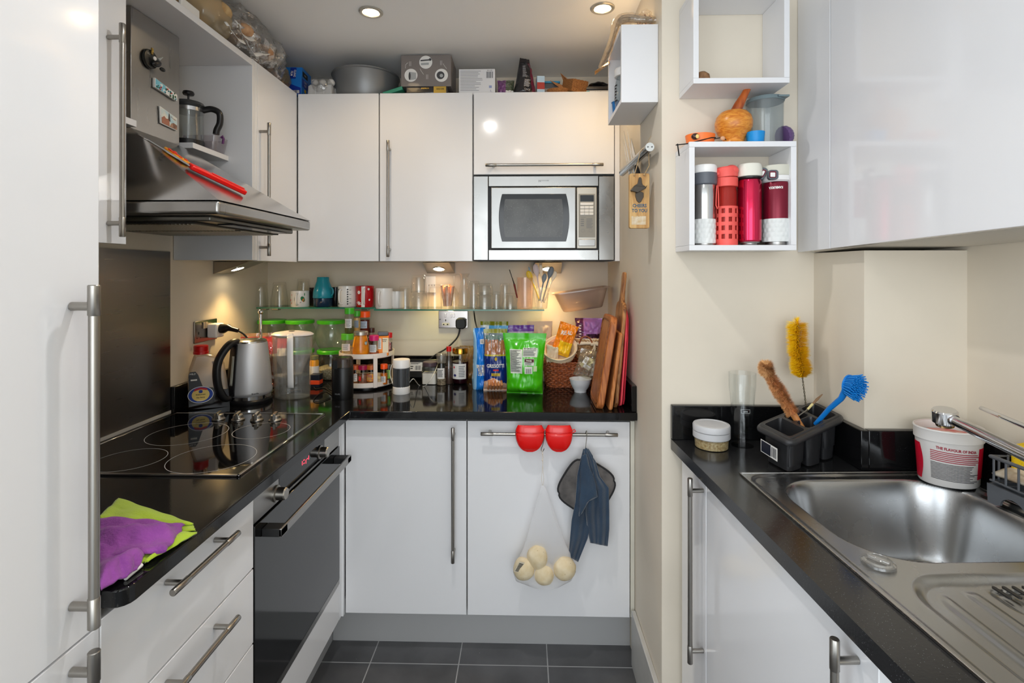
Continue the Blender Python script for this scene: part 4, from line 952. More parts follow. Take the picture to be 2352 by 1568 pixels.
for k in range(46):
    ox = rn.uniform(-1,1); oz = rn.uniform(-1,1); f1 = rn.uniform(.45, .96)
    f0 = rn.uniform(.05, .2); m.tube([spl(pth, f0+(f1-f0)*i/10)+Vector((ox*.3, ox*.6, oz*.7))*along([Vector((w_,0,0)) for w_ in wd], f0+(f1-f0)*i/10).x*.85 for i in range(11)], .0011, 4)
o = m.obj('skewers', mat('skewer_wood', (216,196,170), .6, var=.25, vscale=60), t); o['kind'] = 'stuff'
e1 = PY(1370, 150, 1.78); 
m = M(); m.grid(lambda u, v: PY(1366+34*u, 160-14*u*(1-v)-20*v*(.4+u*.6)+12*(1-u), 1.79+.01*math.sin(u*5+v*3)), 8, 8); m.obj('paper_end', mat('packet_orange', (222,160,90), .4, var=.2, coat=.3), t, solid=.0008)
c = PY(1478, 40, 1.62)
t = thing('cocktail_stick_bag', 'crumpled clear bag with brown cocktail sticks on top of the box shelf', 'bag', (c.x, 1.62, BZ1))
m = M()
def bagfn(u, v):
    a = 2*PI*u; z = v*.055; rr = (.026*(1-.55*v)+.006*N3(u*6, v*5))*(1 if v < .95 else .9)
    return Vector((c.x+.002+rr*1.25*math.cos(a)+.006*v, 1.63+rr*math.sin(a), BZ1+.018+z))
m.grid(bagfn, 40, 14); m.obj('film', clear('film_clear'), t, smooth=None)
m = M(); rn = random.Random(5)
for k in range(16): x = c.x+rn.uniform(-.022,.026); y = 1.62+rn.uniform(-.015,.015); m.tube([(x, y, BZ1+.016), (x+rn.uniform(-.006,.006), y+rn.uniform(-.004,.004), BZ1+.016+rn.uniform(.015,.034))], .0014, 5)
o = m.obj('sticks', mat('stick_brown', (150,92,50), .6), t); o['kind'] = 'stuff'
# ================================================================== magnetic knife rack on the passage wall
kx = .375
a = PX(1492, 338, kx); b = PX(1428, 398, kx); 
t = thing('knife_rack', 'chrome magnetic knife bar slanting on the side wall', 'knife rack', a)
m = M().tube([a, a.lerp(b, .02), b.lerp(a, .03), b], [.012, .013, .013, .010], 24); m.obj('bar', mat('rack_steel', (140,140,140), .2, 1), t, smooth=40)
M().tube([a+(a-b).normalized()*.001, a+(a-b).normalized()*.004], [.0135, .013], 24).obj('end_cap', mat('cap_grey', (200,202,200), .35, .5), t)
m = M()
for s_ in (-1, 1): q = a+(a-b).normalized()*.0042+Vector((s_*.006, 0, 0)); m.tube([q, q+(a-b).normalized()*.001], .0022, 10)
m.obj('screws', mat('screw_dark', (80,80,80), .3, 1), t)
M().box(kx+.008, XR-.001, a.y+.03, b.y-.03, a.z-.03, b.z+.02 if b.z+.02 < a.z-.03 else a.z-.06)
dirb = (b-a).normalized()
m = M().tube([a.lerp(b, .25), a.lerp(b, .25)+Vector((XR-kx-.001, 0, 0))], .004, 8).tube([a.lerp(b, .8), a.lerp(b, .8)+Vector((XR-kx-.001, 0, 0))], .004, 8); m.obj('bracket', STEELH, t)
KB = mat('knife_blade', (170,170,168), .2, 1)
kn = [((1433,300),(1453,400),.34,'slim steel knife with its tip highest, far left of the magnetic bar'), ((1441,290),(1458,396),.32,'steel knife standing second from the left on the magnetic bar'), ((1432,320),(1448,404),.36,'short steel knife leftmost and lowest on the magnetic bar'), ((1450,318),(1463,372),.31,'broad steel knife blade beside the string on the magnetic bar')]
for i, (tp, bt, f, lab) in enumerate(kn):
    X0 = .386-.005*i; p1 = PX(tp[0], tp[1], X0); p0 = PX(bt[0], bt[1], X0)
    t = thing('kitchen_knife', lab, 'knife', p0, group='knives on the magnetic bar')
    d = (p0-p1); L_ = d.length; d.normalize(); s_ = Vector((0, 1, 0))-d*d.y; s_.normalize(); wd_ = (.022, .02, .016, .034)[i]
    pts = [p1, p1+d*L_*.25+s_*wd_*.7, p0+s_*wd_, p0-s_*.0, p1+d*L_*.2-s_*.001]
    m = M(); vs = [p+Vector((.0006,0,0)) for p in pts]+[p-Vector((.0006,0,0)) for p in pts]; n = 5
    m.add(vs, [tuple(range(n)), tuple(range(2*n-1, n-1, -1))]+[(k, (k+1) % n, n+(k+1) % n, n+k) for k in range(n)]); m.obj('blade', KB, t, smooth=None)
    m = M().tube([p0+s_*wd_*.5, p0+s_*wd_*.5+d*.02, p0+s_*wd_*.5+d*.09, p0+s_*wd_*.5+d*.1], [.006, .008, .009, .005], 12); m.obj('handle', BLACKM if i != 1 else KB, t)
# ---- wooden bottle-opener board
YO = 1.60; q0 = PY(1446, 398, YO); q1 = PY(1492, 524, YO)
t = thing('opener_board', 'wooden bottle opener board with blue CHEERS TO YOU lettering hanging by a string', 'bottle opener', ((q0.x+q1.x)/2, YO, q1.z))
OW = wood('opener_wood', (206,168,110), (176,130,76), (8,8,1), .6, 6)
cx, cz = (q0.x+q1.x)/2, (q0.z+q1.z)/2; w_, h_ = q1.x-q0.x, q0.z-q1.z
M().prism(rrect(w_, h_, .006, cx=cx, cy=cz), 'y', YO, YO+.018).obj('board', OW, t, bev=.0015)
S_ = lambda px, py: PY(px, py, YO)
m = M(); 
def shp(pts, y0, y1, m): m.prism([(S_(x, y).x, S_(x, y).z) for x, y in pts], 'y', y0, y1)
shp([(1466,412),(1467,408),(1470,407),(1473,409),(1474,420),(1476,425),(1482,428),(1470,440),(1460,436),(1450,441),(1447,438),(1456,427),(1464,422)], YO-.004, YO-.0005, m)
m.obj('opener_plate', mat('opener_iron', (70,64,58), .35, .9), t, bev=.001)
m = M(); shp([(1460,438),(1463,440),(1472,440),(1478,443),(1478,452),(1472,464),(1467,466),(1462,461),(1459,450)], YO-.003, YO-.0003, m); m.obj('catch_plate', mat('opener_iron', (70,64,58), .35, .9), t, bev=.001)
m = M(); shp([(1446,439),(1458,428),(1480,431),(1484,427),(1481,434),(1462,444)], YO-.016, YO-.006, m); m.obj('opener_lip', mat('opener_iron', (70,64,58), .35, .9), t, bev=.001)
m = M(); zA = S_(0, 477).z; zB = S_(0, 488).z
txt(m, 'CHEERS', .0145, lambda x, y: Vector((cx+x, YO-.0004, zA+y)), bold=.0004, sx=.85); txt(m, 'TO YOU', .0145, lambda x, y: Vector((cx+x, YO-.0004, zB+y)), bold=.0004, sx=.85); m.obj('lettering', mat('ink_teal', (24,82,110), .6), t)
m = M(); rn = random.Random(1); 
m.grid(lambda u, v: Vector((cx-w_*.4+w_*.72*u, YO-.0003, S_(0, 519).z+(.026+.004*N3(u*9))*v)), 10, 3); m.obj('white_paint_patch', mat('worn_white', (214,202,180), .7, col2=(196,168,126), vscale=70), t)
m = M(); TW = mat('jute', (176,148,108), .9, bump=.5, bscale=300)
k1 = Vector((cx-.017, YO-.002, q0.z-.006)); k2 = Vector((cx+.014, YO-.002, q0.z-.005)); tp = a+Vector((-.006, -.002, .012))
m.tube([k1, PY(1462, 385, 1.6), PY(1470, 350, 1.6), tp, PY(1490, 350, 1.6), PY(1491, 380, 1.6), k2], .0014, 6); m.ball(k1, .003); m.ball(k2, .0035)
m.tube([tp, PY(1489, 322, 1.59), PY(1496, 312, 1.585)], .0006, 5); m.obj('string', TW, t)
# ================================================================== things hanging on the base cupboard handle
RS = mat('silicone_red', (226,14,10), .25, coat=.3)
t = thing('pot_grips', 'pair of red silicone pinch pot grips draped over the cupboard handle', 'pot grips', PY(1250, 1010, HB-.01))
for cxp, wpx in ((1217, 33), (1284, 31)):
    m = M(); c = PY(cxp, 990, HB-.012); k = mpp(c)
    def gf(u, v, c=c, k=k, wpx=wpx):
        s_ = -1+2*u; zz = (14-62*v)*k; ww = wpx*k*math.sqrt(max(1-max((v-.25)/.76, 0)**2.4, 0)) if v > .25 else wpx*k*(.80+.2*math.sin(v/.25*PI/2))
        bul = .016*math.sqrt(max(1-s_*s_, 0))*math.sin(PI*min(v*1.02+.06, 1))**.5
        return Vector((c.x+s_*ww, HB-.010-bul+(.004 if abs(v-.3) < .03 else 0), c.z+zz))
    m.grid(gf, 30, 36); m.obj('pad', RS, t, solid=.002, smooth=60)
m = M(); q = lambda px, py: PY(px, py, HB-.012)
m.tube([q(1247, 989), q(1252, 986), q(1256, 989)], .002, 8); m.tube([q(1314, 988), q(1320, 986), q(1322, 990), q(1317, 993), q(1312, 992)], .002, 8); m.obj('loop', RS, t)
HK = mat('hook_steel', (120,115,105), .3, 1)
def hookm(label, pts, r=.0013):
    t_ = M().tube([spl(pts, i/30) for i in range(31)], r, 8).obj('s_hook', HK); return tag(t_, label, 'hook', 'S-hooks on the cupboard handle')
zt = HZ
q = lambda px, py, dy=0: PY(px, py, HB+dy)
hookm('dark metal S-hook between the red pot grips carrying the mesh bag', [q(1246, 1002, .010), q(1246, 992, .009), q(1248, 988, 0), q(1250, 994, -.0105), q(1250, 1004, -.012), q(1247, 1020, -.014), q(1243, 1032, -.014), q(1246, 1037, -.016), q(1250, 1030, -.02)])
hookm('thin metal S-hook on the right end of the handle carrying towel and pad', [q(1345, 1002, .010), q(1345, 994, .009), q(1347, 989, 0), q(1348, 994, -.0105), q(1347, 1010, -.012), q(1345, 1028, -.014), q(1346, 1034, -.018), q(1351, 1030, -.02)])
# mesh bag of potatoes
YM = HB-.02; q = lambda px, py, dy=0: PY(px, py, YM+dy)
t = thing('mesh_bag', 'white mesh produce bag of potatoes hanging from the cupboard handle', 'mesh bag', q(1246, 1330))
rows = [(1112, 1243, 1249), (1125, 1240, 1256), (1160, 1229, 1268), (1200, 1217, 1282), (1250, 1203, 1300), (1280, 1190, 1315), (1310, 1178, 1322), (1328, 1184, 1312), (1338, 1215, 1290)]
def mb(u, v):
    g = v*(len(rows)-1); i = min(int(g), len(rows)-2); h = g-i; py = rows[i][0]*(1-h)+rows[i+1][0]*h; x0 = rows[i][1]*(1-h)+rows[i+1][1]*h; x1 = rows[i][2]*(1-h)+rows[i+1][2]*h
    a = 2*PI*u; cxp = (x0+x1)/2; hw = (x1-x0)/2*(1+.03*math.sin(9*a+v*3)*(1-v))
    p = PY(cxp+hw*math.cos(a), py, YM); p.y = YM+.004-(.032*min(v*1.2, 1)**1.2)*math.sin(a)*(1 if math.sin(a) > 0 else .45)-.012; return p
m = M(); m.grid(mb, 60, 40); m.obj('net', clear('net_white', (255,255,255), .02, .12, .5, haze=.52, hazec=(240,240,242)), t, smooth=80)
m = M().tube([q(1247, 1032), q(1245, 1050), q(1247, 1060), q(1244, 1100), q(1246, 1118)], .0009, 6).tube([q(1244, 1034), q(1248, 1050), q(1246, 1060), q(1249, 1100), q(1247, 1118)], .0009, 6).ball(q(1246, 1057), .003).ball(q(1246, 1042), .0022); m.obj('drawstring', mat('string_white', (214,204,190), .8), t)
m = M(); m.T = Matrix.Translation(PY(1193, 1302, YM-.050)) @ Matrix.Rotation(.5, 4, 'Y') @ Matrix.Rotation(.5, 4, 'Z'); m.box(-.012, .012, 0, .0005, -.020, .020); 
for k in range(7): m.box(-.009, .009, -.0008, -.0002, -.016+k*.0046, -.016+k*.0046+.0024, 1)
m.obj('price_tag', [mat('tag_cream', (222,212,190), .6), INK], t)
for i, (px, py, rx, rz_, lab) in enumerate(((1235, 1277, 25, 28, 'top potato in the mesh bag, resting on the others'), (1204, 1305, 25, 26, 'leftmost potato in the mesh bag behind the price tag'), (1250, 1317, 25, 25, 'lowest middle potato in the mesh bag'), (1296, 1304, 27, 27, 'rightmost and largest potato in the mesh bag'))):
    c = PY(px, py, YM-.020 if i else YM-.016); k = mpp(c); m = M(); m.ball((0,0,0), (rx*k, rx*k*.85, rz_*k), 32, n=20)
    m.v = [v*(1+.07*N3(v.x*40+i*9, v.y*40, v.z*40))+c for v in m.v]
    tag(m.obj('potato', mat('potato', (226,212,182), .7, col2=(212,192,152), vscale=30, bump=.2, speck=((150,120,80), 90, .1, .8)), smooth=80), lab, 'potato', 'potatoes in the mesh bag')
# pot holder
YP = HB-.012; c = PY(1347, 1118, YP); k = mpp(c)
t = thing('pot_holder', 'square dark quilted pot holder hung cornerwise behind the blue towel', 'pot holder', c)
m = M(); A = Matrix.Rotation(.55, 4, 'Y'); n = 28; hs = 58*k
def ph(u, v, side):
    x = (-1+2*u); z = (-1+2*v); r_ = .82; xx = x*hs; zz = z*hs
    kx_ = 1-.10*(abs(x)**3)*(abs(z)**3)*2.2; q_ = .0045*math.cos((x+z)*PI*1.7)*math.cos((x-z)*PI*1.7)*(1-max(abs(x), abs(z))**6)
    e_ = .004*(1-max(abs(x), abs(z))**8)
    return c+A @ Vector((xx*kx_, side*(-e_)-.5*q_*(side), zz*kx_))
m.grid(lambda u, v: ph(u, v, 1), n, n); m.grid(lambda u, v: ph(u, v, -1), n, n); m.obj('pad', mat('pot_pad', (104,99,96), .85, col2=(74,71,70), vscale=20, bump=.4, sheen=.3), t, smooth=70)
edge = [ph(0, i/14, 0) for i in range(15)]+[ph(i/14, 1, 0) for i in range(1, 15)]+[ph(1, 1-i/14, 0) for i in range(1, 15)]+[ph(1-i/14, 0, 0) for i in range(1, 14)]
M().tube(edge, .0034, 8, closed=True).obj('binding', mat('binding_black', (34,34,36), .8), t)
m = M().tube([ph(.02, .98, 0), PY(1346, 1052, YP-.003), PY(1346, 1034, YP-.004)], .0016, 6); m.obj('loop', mat('binding_black', (34,34,36), .8), t)
# blue towel
TB = mat('towel_blue', (44,66,88), .95, col2=(32,50,70), vscale=9, bump=.5, bscale=260, sheen=.5, speck=((150,170,180), 40, .05, .85))
YT = YP-.014
t = thing('hand_towel', 'dark blue hand towel bunched and hanging from the hook on the right', 'towel', PY(1350, 1286, YT))
def towel(rows, y0, folds, amp, ph0):
    def fn(u, v):
        g = v*(len(rows)-1); i = min(int(g), len(rows)-2); h = g-i; R0, R1 = rows[i], rows[i+1]
        py0 = R0[0]*(1-h)+R1[0]*h; py1 = R0[3]*(1-h)+R1[3]*h; x0 = R0[1]*(1-h)+R1[1]*h; x1 = R0[2]*(1-h)+R1[2]*h
        a = amp*(.35+.65*min(v*2, 1)); dy = a*math.sin(u*folds*2*PI+ph0+v*1.2)+.004*N3(u*3, v*6, ph0)
        return PY(x0+(x1-x0)*u, py0+(py1-py0)*u, y0+dy)
    return fn
r1 = [(1031, 1340, 1352, 1031), (1050, 1335, 1362, 1048), (1090, 1326, 1362, 1090), (1150, 1322, 1358, 1150), (1195, 1313, 1356, 1200), (1240, 1309, 1350, 1235), (1277, 1306, 1328, 1290)]
r2 = [(1031, 1342, 1350, 1031), (1055, 1342, 1368, 1060), (1090, 1345, 1378, 1095), (1130, 1346, 1398, 1120), (1180, 1346, 1399, 1175), (1215, 1350, 1399, 1215), (1246, 1356, 1395, 1254)]
M().grid(towel(r1, YT, 1.5, .006, .5), 30, 50).obj('left_fold', TB, t, smooth=80, solid=.003)
M().grid(towel(r2, YT-.002, 2.0, .007, 2.0), 30, 50).obj('right_fold', TB, t, smooth=80, solid=.003)
r3 = [(1045, 1337, 1346, 1042), (1070, 1334, 1352, 1068), (1095, 1334, 1362, 1092), (1120, 1334, 1368, 1112), (1140, 1332, 1372, 1140), (1165, 1331, 1352, 1150), (1185, 1330, 1336, 1178)]
M().grid(towel(r3, YT-.016, .8, .004, 1.0), 24, 30).obj('front_flap', TB, t, smooth=80, solid=.003)
M().tube([PY(1341, 1034, YT), PY(1346, 1029, YT-.003), PY(1351, 1034, YT)], .0022, 8).obj('loop', TB, t)
# ================================================================== left corner of the worktop
# soy sauce jug
YJ = 0.0; _s = .6; _X0, _Y0 = -1.225, 1.834
TJ = Matrix.Translation((_X0, _Y0, 0)) @ Matrix.Rotation(math.atan(_s), 4, 'Z'); TJi = TJ.inverted()
def J(px, py, dy=0):
    r_ = ray(px, py); k_ = (_Y0-_s*_X0)/(r_.y-_s*r_.x); p_ = TJi @ (C0+r_*k_); p_.y = dy; return p_
t = thing('sauce_jug', 'translucent plastic sauce jug with red cap, dark contents and black oval-badged label', 'jug', (-1.15, 1.92, WZ))
def jz(py): return max(J(480, py).z, WZ)
def jpoly(pts): return [(max(J(a, b).x, .002), max(J(a, b).z, WZ)) for a, b in pts]
body = jpoly([(432,941),(429,875),(434,848),(443,822),(447,813),(470,812),(498,817),(508,822),(516,838),(522,875),(528,915),(529,941)])
hole = jpoly([(486,830),(497,828),(506,858),(497,862)])
ca = clear('jug_plastic', (236,230,222), .05, .55, .12, haze=.34, hazec=(228,218,206))
m = M(TJ); n = len(body)
def bul(poly, y0, y1, ins=.012):
    cx_ = sum(p[0] for p in poly)/len(poly); cz_ = sum(p[1] for p in poly)/len(poly); out = []
    for (yy, f) in ((y0, .90), (y0+ins, 1.0), (y1-ins, 1.0), (y1, .90)):
        out.append([(cx_+(p[0]-cx_)*f, yy, cz_+(p[1]-cz_)*(f if p[1] > WZ+.01 else 1)) for p in poly])
    return out
def loft(m, rings, cap=True, mi=None):
    n = len(rings[0]); vs = sum(rings, []); fs = []
    for i in range(len(rings)-1): fs += [(i*n+k, i*n+(k+1) % n, (i+1)*n+(k+1) % n, (i+1)*n+k) for k in range(n)]
    if cap: fs += [tuple(reversed(range(n))), tuple(range((len(rings)-1)*n, len(rings)*n))]
    m.add(vs, fs, mi); return m
loft(m, bul(body, YJ, YJ+.06)); m.obj('body', ca, t, bev=.004, smooth=40)
liq = jpoly([(434,940),(433,893),(524,893),(527,918),(528,940)])
loft(M(TJ), [[(p[0], y, p[1]) for p in liq] for y in (YJ-.0009, YJ+.052)]).obj('sauce_filled_base', mat('soy', (14,8,6), .12), t)
c = J(461, 812, .028); k = mpp(TJ @ c); M(TJ).rev([(15.5*k, -.004), (15.5*k, .004), (14.8*k, .006), (15*k, .024), (13.8*k, .027), (0, .027)], c, 32).obj('cap', mat('cap_red', (196,14,14), .3), t)
M(TJ).prism(hole, 'y', YJ-.0005, YJ+.002).obj('grip_recess', mat('jug_recess', (176,160,146), .5), t)
LBK = mat('label_black', (14,14,16), .25)
lb = M(TJ); lb.prism(jpoly([(433,862),(436,855),(449,853),(455,860),(466,888),(489,889),(494,894),(493,921),(488,927),(434,927)]), 'y', YJ-.0022, YJ-.0012); lab = lb.obj('label', LBK, t)
oc = J(461, 906); k = mpp(TJ @ oc)
def oval(m, rx, ry, dy, mi, cx=0, cz=0): m.prism([(oc.x+cx*k+rx*k*math.cos(2*PI*i/40), oc.z+cz*k+ry*k*math.sin(2*PI*i/40)) for i in range(40)], 'y', YJ-.0023-dy, YJ-.0022, mi)
m = M(TJ); oval(m, 25.5, 19, .0001, 0); oval(m, 24.3, 17.8, .0003, 1); oval(m, 17.5, 15, .0005, 2); oval(m, 4, 3.8, .0007, 1, 0, 7.5)
fj = lambda x, y: Vector((oc.x+x, YJ-.0031, oc.z+y))
m.prism([(oc.x+a*k, oc.z+b*k) for a, b in ((-13,8),(-12,14),(0,17),(12,14),(14,10),(10,10),(0,12.5),(-10,10))], 'y', YJ-.0031, YJ-.0022, 3)
txt(m, 'Kikkoman', .0075, lambda x, y: fj(x, y+.001), 4, bold=.0002); txt(m, 'Soy Sauce', .0065, lambda x, y: fj(x, y-.0095), 4, bold=.0002)
bars(m, -.012, .012, -.024, -.020, 2, fj, 0); bars(m, -.006, .006, .0025+.003, .0065+.001, 1, fj, 4)
m.obj('badge', [PAPER, mat('badge_blue', (22,60,150), .4), mat('badge_gold', (222,196,112), .4), mat('badge_red', (180,24,40), .4), INK], lab)
m = M(TJ); fq = lambda a, b: (lambda x, y: J(a, b)+Vector((x, -.0028, y))); txt(m, 'MILD', .009, fq(443, 859)); bars(m, -.011, .010, -.004, .002, 1, fq(446, 872), 0, fill=.9); m.obj('lettering', PAPER, lab)
# left socket with adapter and plug
a = Vector((XL+.001, 1.937, 1.158)); b = Vector((XL+.007, 2.081, 1.242))
t = thing('wall_socket', 'steel double socket on the left wall holding a white adapter', 'socket', (XL, 2.0, 1.16))
SOC = mat('socket_steel', (150,142,134), .25, 1)
M().box(a.x, b.x, a.y, b.y, a.z, b.z).obj('plate', SOC, t, bev=.002)
M().box(b.x, b.x+.004, 1.985, 1.997, 1.21, 1.235).box(b.x, b.x+.004, 2.0, 2.012, 1.21, 1.235).obj('switch', mat('switch_beige', (176,160,138), .4), t, bev=.001)
M().box(b.x, b.x+.0006, 1.959, 1.963, 1.19, 1.200).box(b.x, b.x+.0006, 1.948, 1.954, 1.175, 1.178).box(b.x, b.x+.0006, 1.969, 1.975, 1.175, 1.178).obj('pin_holes', DARKGAP, t)
t = thing('plug_adapter', 'white plug adapter with black plug and cable in the left wall socket', 'plug adapter', (XL+.03, 2.03, 1.19))
M().box(b.x+.001, b.x+.042, 2.008, 2.062, 1.170, 1.226).obj('adapter', WHITEP, t, bev=.006)
pj = Vector((b.x+.043, 2.035, 1.205))
M().tube([pj, pj+Vector((.012,0,0)), pj+Vector((.03,0,.004)), pj+Vector((.045,0,-.002)), pj+Vector((.07,0,-.008))], [.019, .019, .014, .0095, .0085], 20).obj('plug', BLACKP, t, smooth=50)
c0 = pj+Vector((.07,0,-.008)); cb = [c0, c0+Vector((.025,.005,-.02)), c0+Vector((.04,.02,-.06)), c0+Vector((.04,.05,-.15)), Vector((-1.08, 2.12, WZ+.004)), Vector((-.95, 2.16, WZ+.004))]
M().tube([spl(cb, i/40) for i in range(41)], .0035, 10).obj('cable', BLACKM, t, smooth=60)
# bag class -----------------------------------------------------------------
class Bag:
    """pillow bag: seams at the top and bottom, bulging front and back, standing on its base"""
    def __init__(s, c, w, h, d, rz=0, lean=0, wt=1.0, crump=.004, seed=1, top=.06, bot=.03, sag=0):
        s.c = Vector(c); s.w = w; s.h = h; s.d = d; s.wt = wt; s.cr = crump; s.sd = seed*7.3; s.top = top; s.bot = bot; s.sag = sag
        s.T = Matrix.Translation(s.c) @ Matrix.Rotation(rz, 4, 'Z') @ Matrix.Rotation(lean, 4, 'X')
    def pt(s, u, v, side=1, off=0):
        e = max(4*u*(1-u), 0)**.45; g = 1.0
        if v > 1-s.top: g = 0
        else: g = math.sin(PI/2*min((1-s.top-v)/.42, 1))**.8
        gb = math.sin(PI/2*min(max(v-s.bot, 0)/.12+ (0.35 if s.bot == 0 else 0), 1))**.6 if v >= s.bot else 0
        b = e*g*gb
        wf = 1+(s.wt-1)*v
        x = (u-.5)*s.w*wf*(1-.06*math.sin(PI*v)*1)
        n1 = N3(u*4+s.sd, v*5, side*2.0); n2 = N3(u*11+s.sd, v*9+3, side*5.0)
        y = -side*(s.d/2*b+.0005)-side*(n1*s.cr*2+n2*s.cr)*min(b*2, 1)-(N3(u*5+s.sd, v*2)*s.cr*1.5 if v > 1-s.top-.02 else 0)
        z = v*s.h+s.sag*N3(u*3+s.sd, 1)*v
        return s.T @ Vector((x, y-side*off, z))
    def mesh(s, m, mf=None, nu=36, nv=48, mi=0):
        m.grid(lambda u, v: s.pt(u, v, 1), nu, nv, mi, mf=mf); m.grid(lambda u, v: s.pt(1-u, v, -1), nu, nv, mi, mf=(lambda u, v: mf(1-u, v)) if mf else None); return m
    def fn(s, off=.0008, side=1):   # (x, y) in metres from the bag centre bottom
        return lambda x, y: s.pt(.5+x/s.w, y/s.h, side, off)
# pink bag of sticks in the corner
c = PY(523, 860, 2.08); FILMP = clear('film_pink', (250,150,160), .1, .7, .1, haze=.55, hazec=(226,96,108), bump=.4)
t = thing('snack_bag', 'pink and clear bag of thin brown sticks behind the kettle below the socket', 'bag', (-1.145, 2.19, WZ))
bg = Bag((-1.145, 2.19, WZ+.002), .15, .238, .06, rz=.25, crump=.006, seed=3); m = M(); bg.mesh(m, lambda u, v: 1 if v < .62 else (0 if v < .93 else 2), mi=0)
m.obj('film', [FILMP, clear('film_clear'), clear('film_peach', (250,225,205), .1, .6, .1, haze=.5, hazec=(232,200,176))], t, smooth=70)
m = M(); rn = random.Random(9)
for i in range(26): u = .08+.84*i/26; p = bg.pt(u, .1, 1, -.006); q = bg.pt(u+rn.uniform(-.02,.02), .66+rn.uniform(-.05,.06), 1, -.004); m.tube([p, q], .0024, 5)
o = m.obj('sticks', mat('stick_redbrown', (150,74,50), .6, var=.3, vscale=50), t); o['kind'] = 'stuff'
# kettle
c = Vector((PY(574, 930, 1.985).x, 1.985, WZ)); k = mpp(c); KB2 = mat('kettle_steel', (206,207,210), .5, .7, bump=.03, bscale=300, stretch=(1,1,1))
t = thing('electric_kettle', 'brushed steel electric kettle with black handle and water gauge on the left', 'kettle', c)
rb, rt = 48*k, 36*k; kh = (930-789)*k
M().rev([(0,0), (rb*.98,0), (rb*1.0,.004), (rb*1.0,.012), (rb*.93,.018), (0,.018)], c, 56).obj('base', BLACKP, t)
M().rev([(rb*.94,.018), (rb*.95,.030), (rb*.93,.031)], c, 56).obj('base_ring', CHROME, t)
M().rev([(rb*.93,.031), (rb*.97,.034), (rb*.99,.045), (rb*.90,kh*.55), (rt*1.02,kh-.012), (rt*.98,kh-.008)], c, 64).obj('body', KB2, t, smooth=50)
M().rev([(rt*.99,kh-.009), (rt*.97,kh-.003), (rt*.85,kh+.001), (rt*.4,kh+.004), (0,kh+.0045)], c, 56).obj('lid', mat('kettle_lid', (190,186,180), .18, 1), t)
hd_ = Vector((-.50, -.866, 0)).normalized(); sd_ = Vector((-hd_.y, hd_.x, 0))
def kp(r_, z_, s_=0): return c+hd_*r_+sd_*s_+Vector((0,0,z_))
sp_ = [(rt*.80,kh-.004), (rt*1.12,kh-.004), (rt*1.5,kh-.02), (rt*1.95,kh-.06), (rt*2.1,kh*.55), (rt*1.98,kh*.30), (rt*1.65,kh*.14), (rb*.96,kh*.12)]
m = M(); N_ = 40; vs = []; prevr = []
S8 = [(math.cos(2*PI*i/12), math.sin(2*PI*i/12)) for i in range(12)]
for i in range(N_+1):
    p = spl([Vector((a_, 0, b_)) for a_, b_ in sp_], i/N_); q = spl([Vector((a_, 0, b_)) for a_, b_ in sp_], min(i/N_+.02, 1)); d_ = (q-p); d_ = d_.normalized() if d_.length > 1e-6 else Vector((1,0,0)); nn_ = Vector((-d_.z, 0, d_.x))
    vs.append([tuple(kp(p.x+nn_.x*.0135*a_, p.z+nn_.z*.0135*a_, .017*b_)) for a_, b_ in S8])
loft(m, vs); m.obj('handle', mat('kettle_black', (24,24,26), .35), t, smooth=60)
m = M(); 
def kr(z): f = (z-.034)/(kh-.046); return rb*.985+(rt*1.02-rb*.985)*f
m.grid(lambda u, v: (lambda a, z: c+Vector(((kr(z)+.003)*math.cos(a), (kr(z)+.003)*math.sin(a), z)))(math.atan2(hd_.y, hd_.x)-.34+.68*u, .036+(kh-.046)*v), 14, 12); m.obj('gauge_panel', mat('kettle_black', (24,24,26), .35), t, solid=.002)
m = M(); m.grid(lambda u, v: (lambda a, z: c+Vector(((kr(z)+.0046)*math.cos(a), (kr(z)+.0046)*math.sin(a), z)))(math.atan2(hd_.y, hd_.x)+.02+.17*u, .075+(kh-.13)*v), 6, 12); m.obj('water_gauge', mat('gauge', (170,172,160), .2), t, solid=.001)
m = M(); fk = lambda x, y: (lambda z: (lambda a: c+Vector((rb*.994*math.cos(a), rb*.994*math.sin(a), z)))(-PI/2+.72+x/rb))(.043+y*.9); txt(m, 'Breville', .0085, fk, bold=.0002); m.obj('lettering', INK, t)
# kitchen roll pole
c = PY(599, 720, 2.13); c = Vector((c.x, 2.13, WZ)); zt_ = PY(599, 716, 2.13).z
t = thing('kitchen_roll_holder', 'steel kitchen roll pole with ball top rising behind the kettle', 'kitchen roll holder', c)
M().rev([(0,0), (.048,0), (.05,.003), (.046,.008), (0,.009)], c, 40).obj('base', STEEL, t); M().tube([c+Vector((0,0,.009)), Vector((c.x, c.y, zt_-.006))], .0062, 16).obj('pole', CHROME, t); M().ball(Vector((c.x, c.y, zt_)), .0115).obj('finial', CHROME, t)
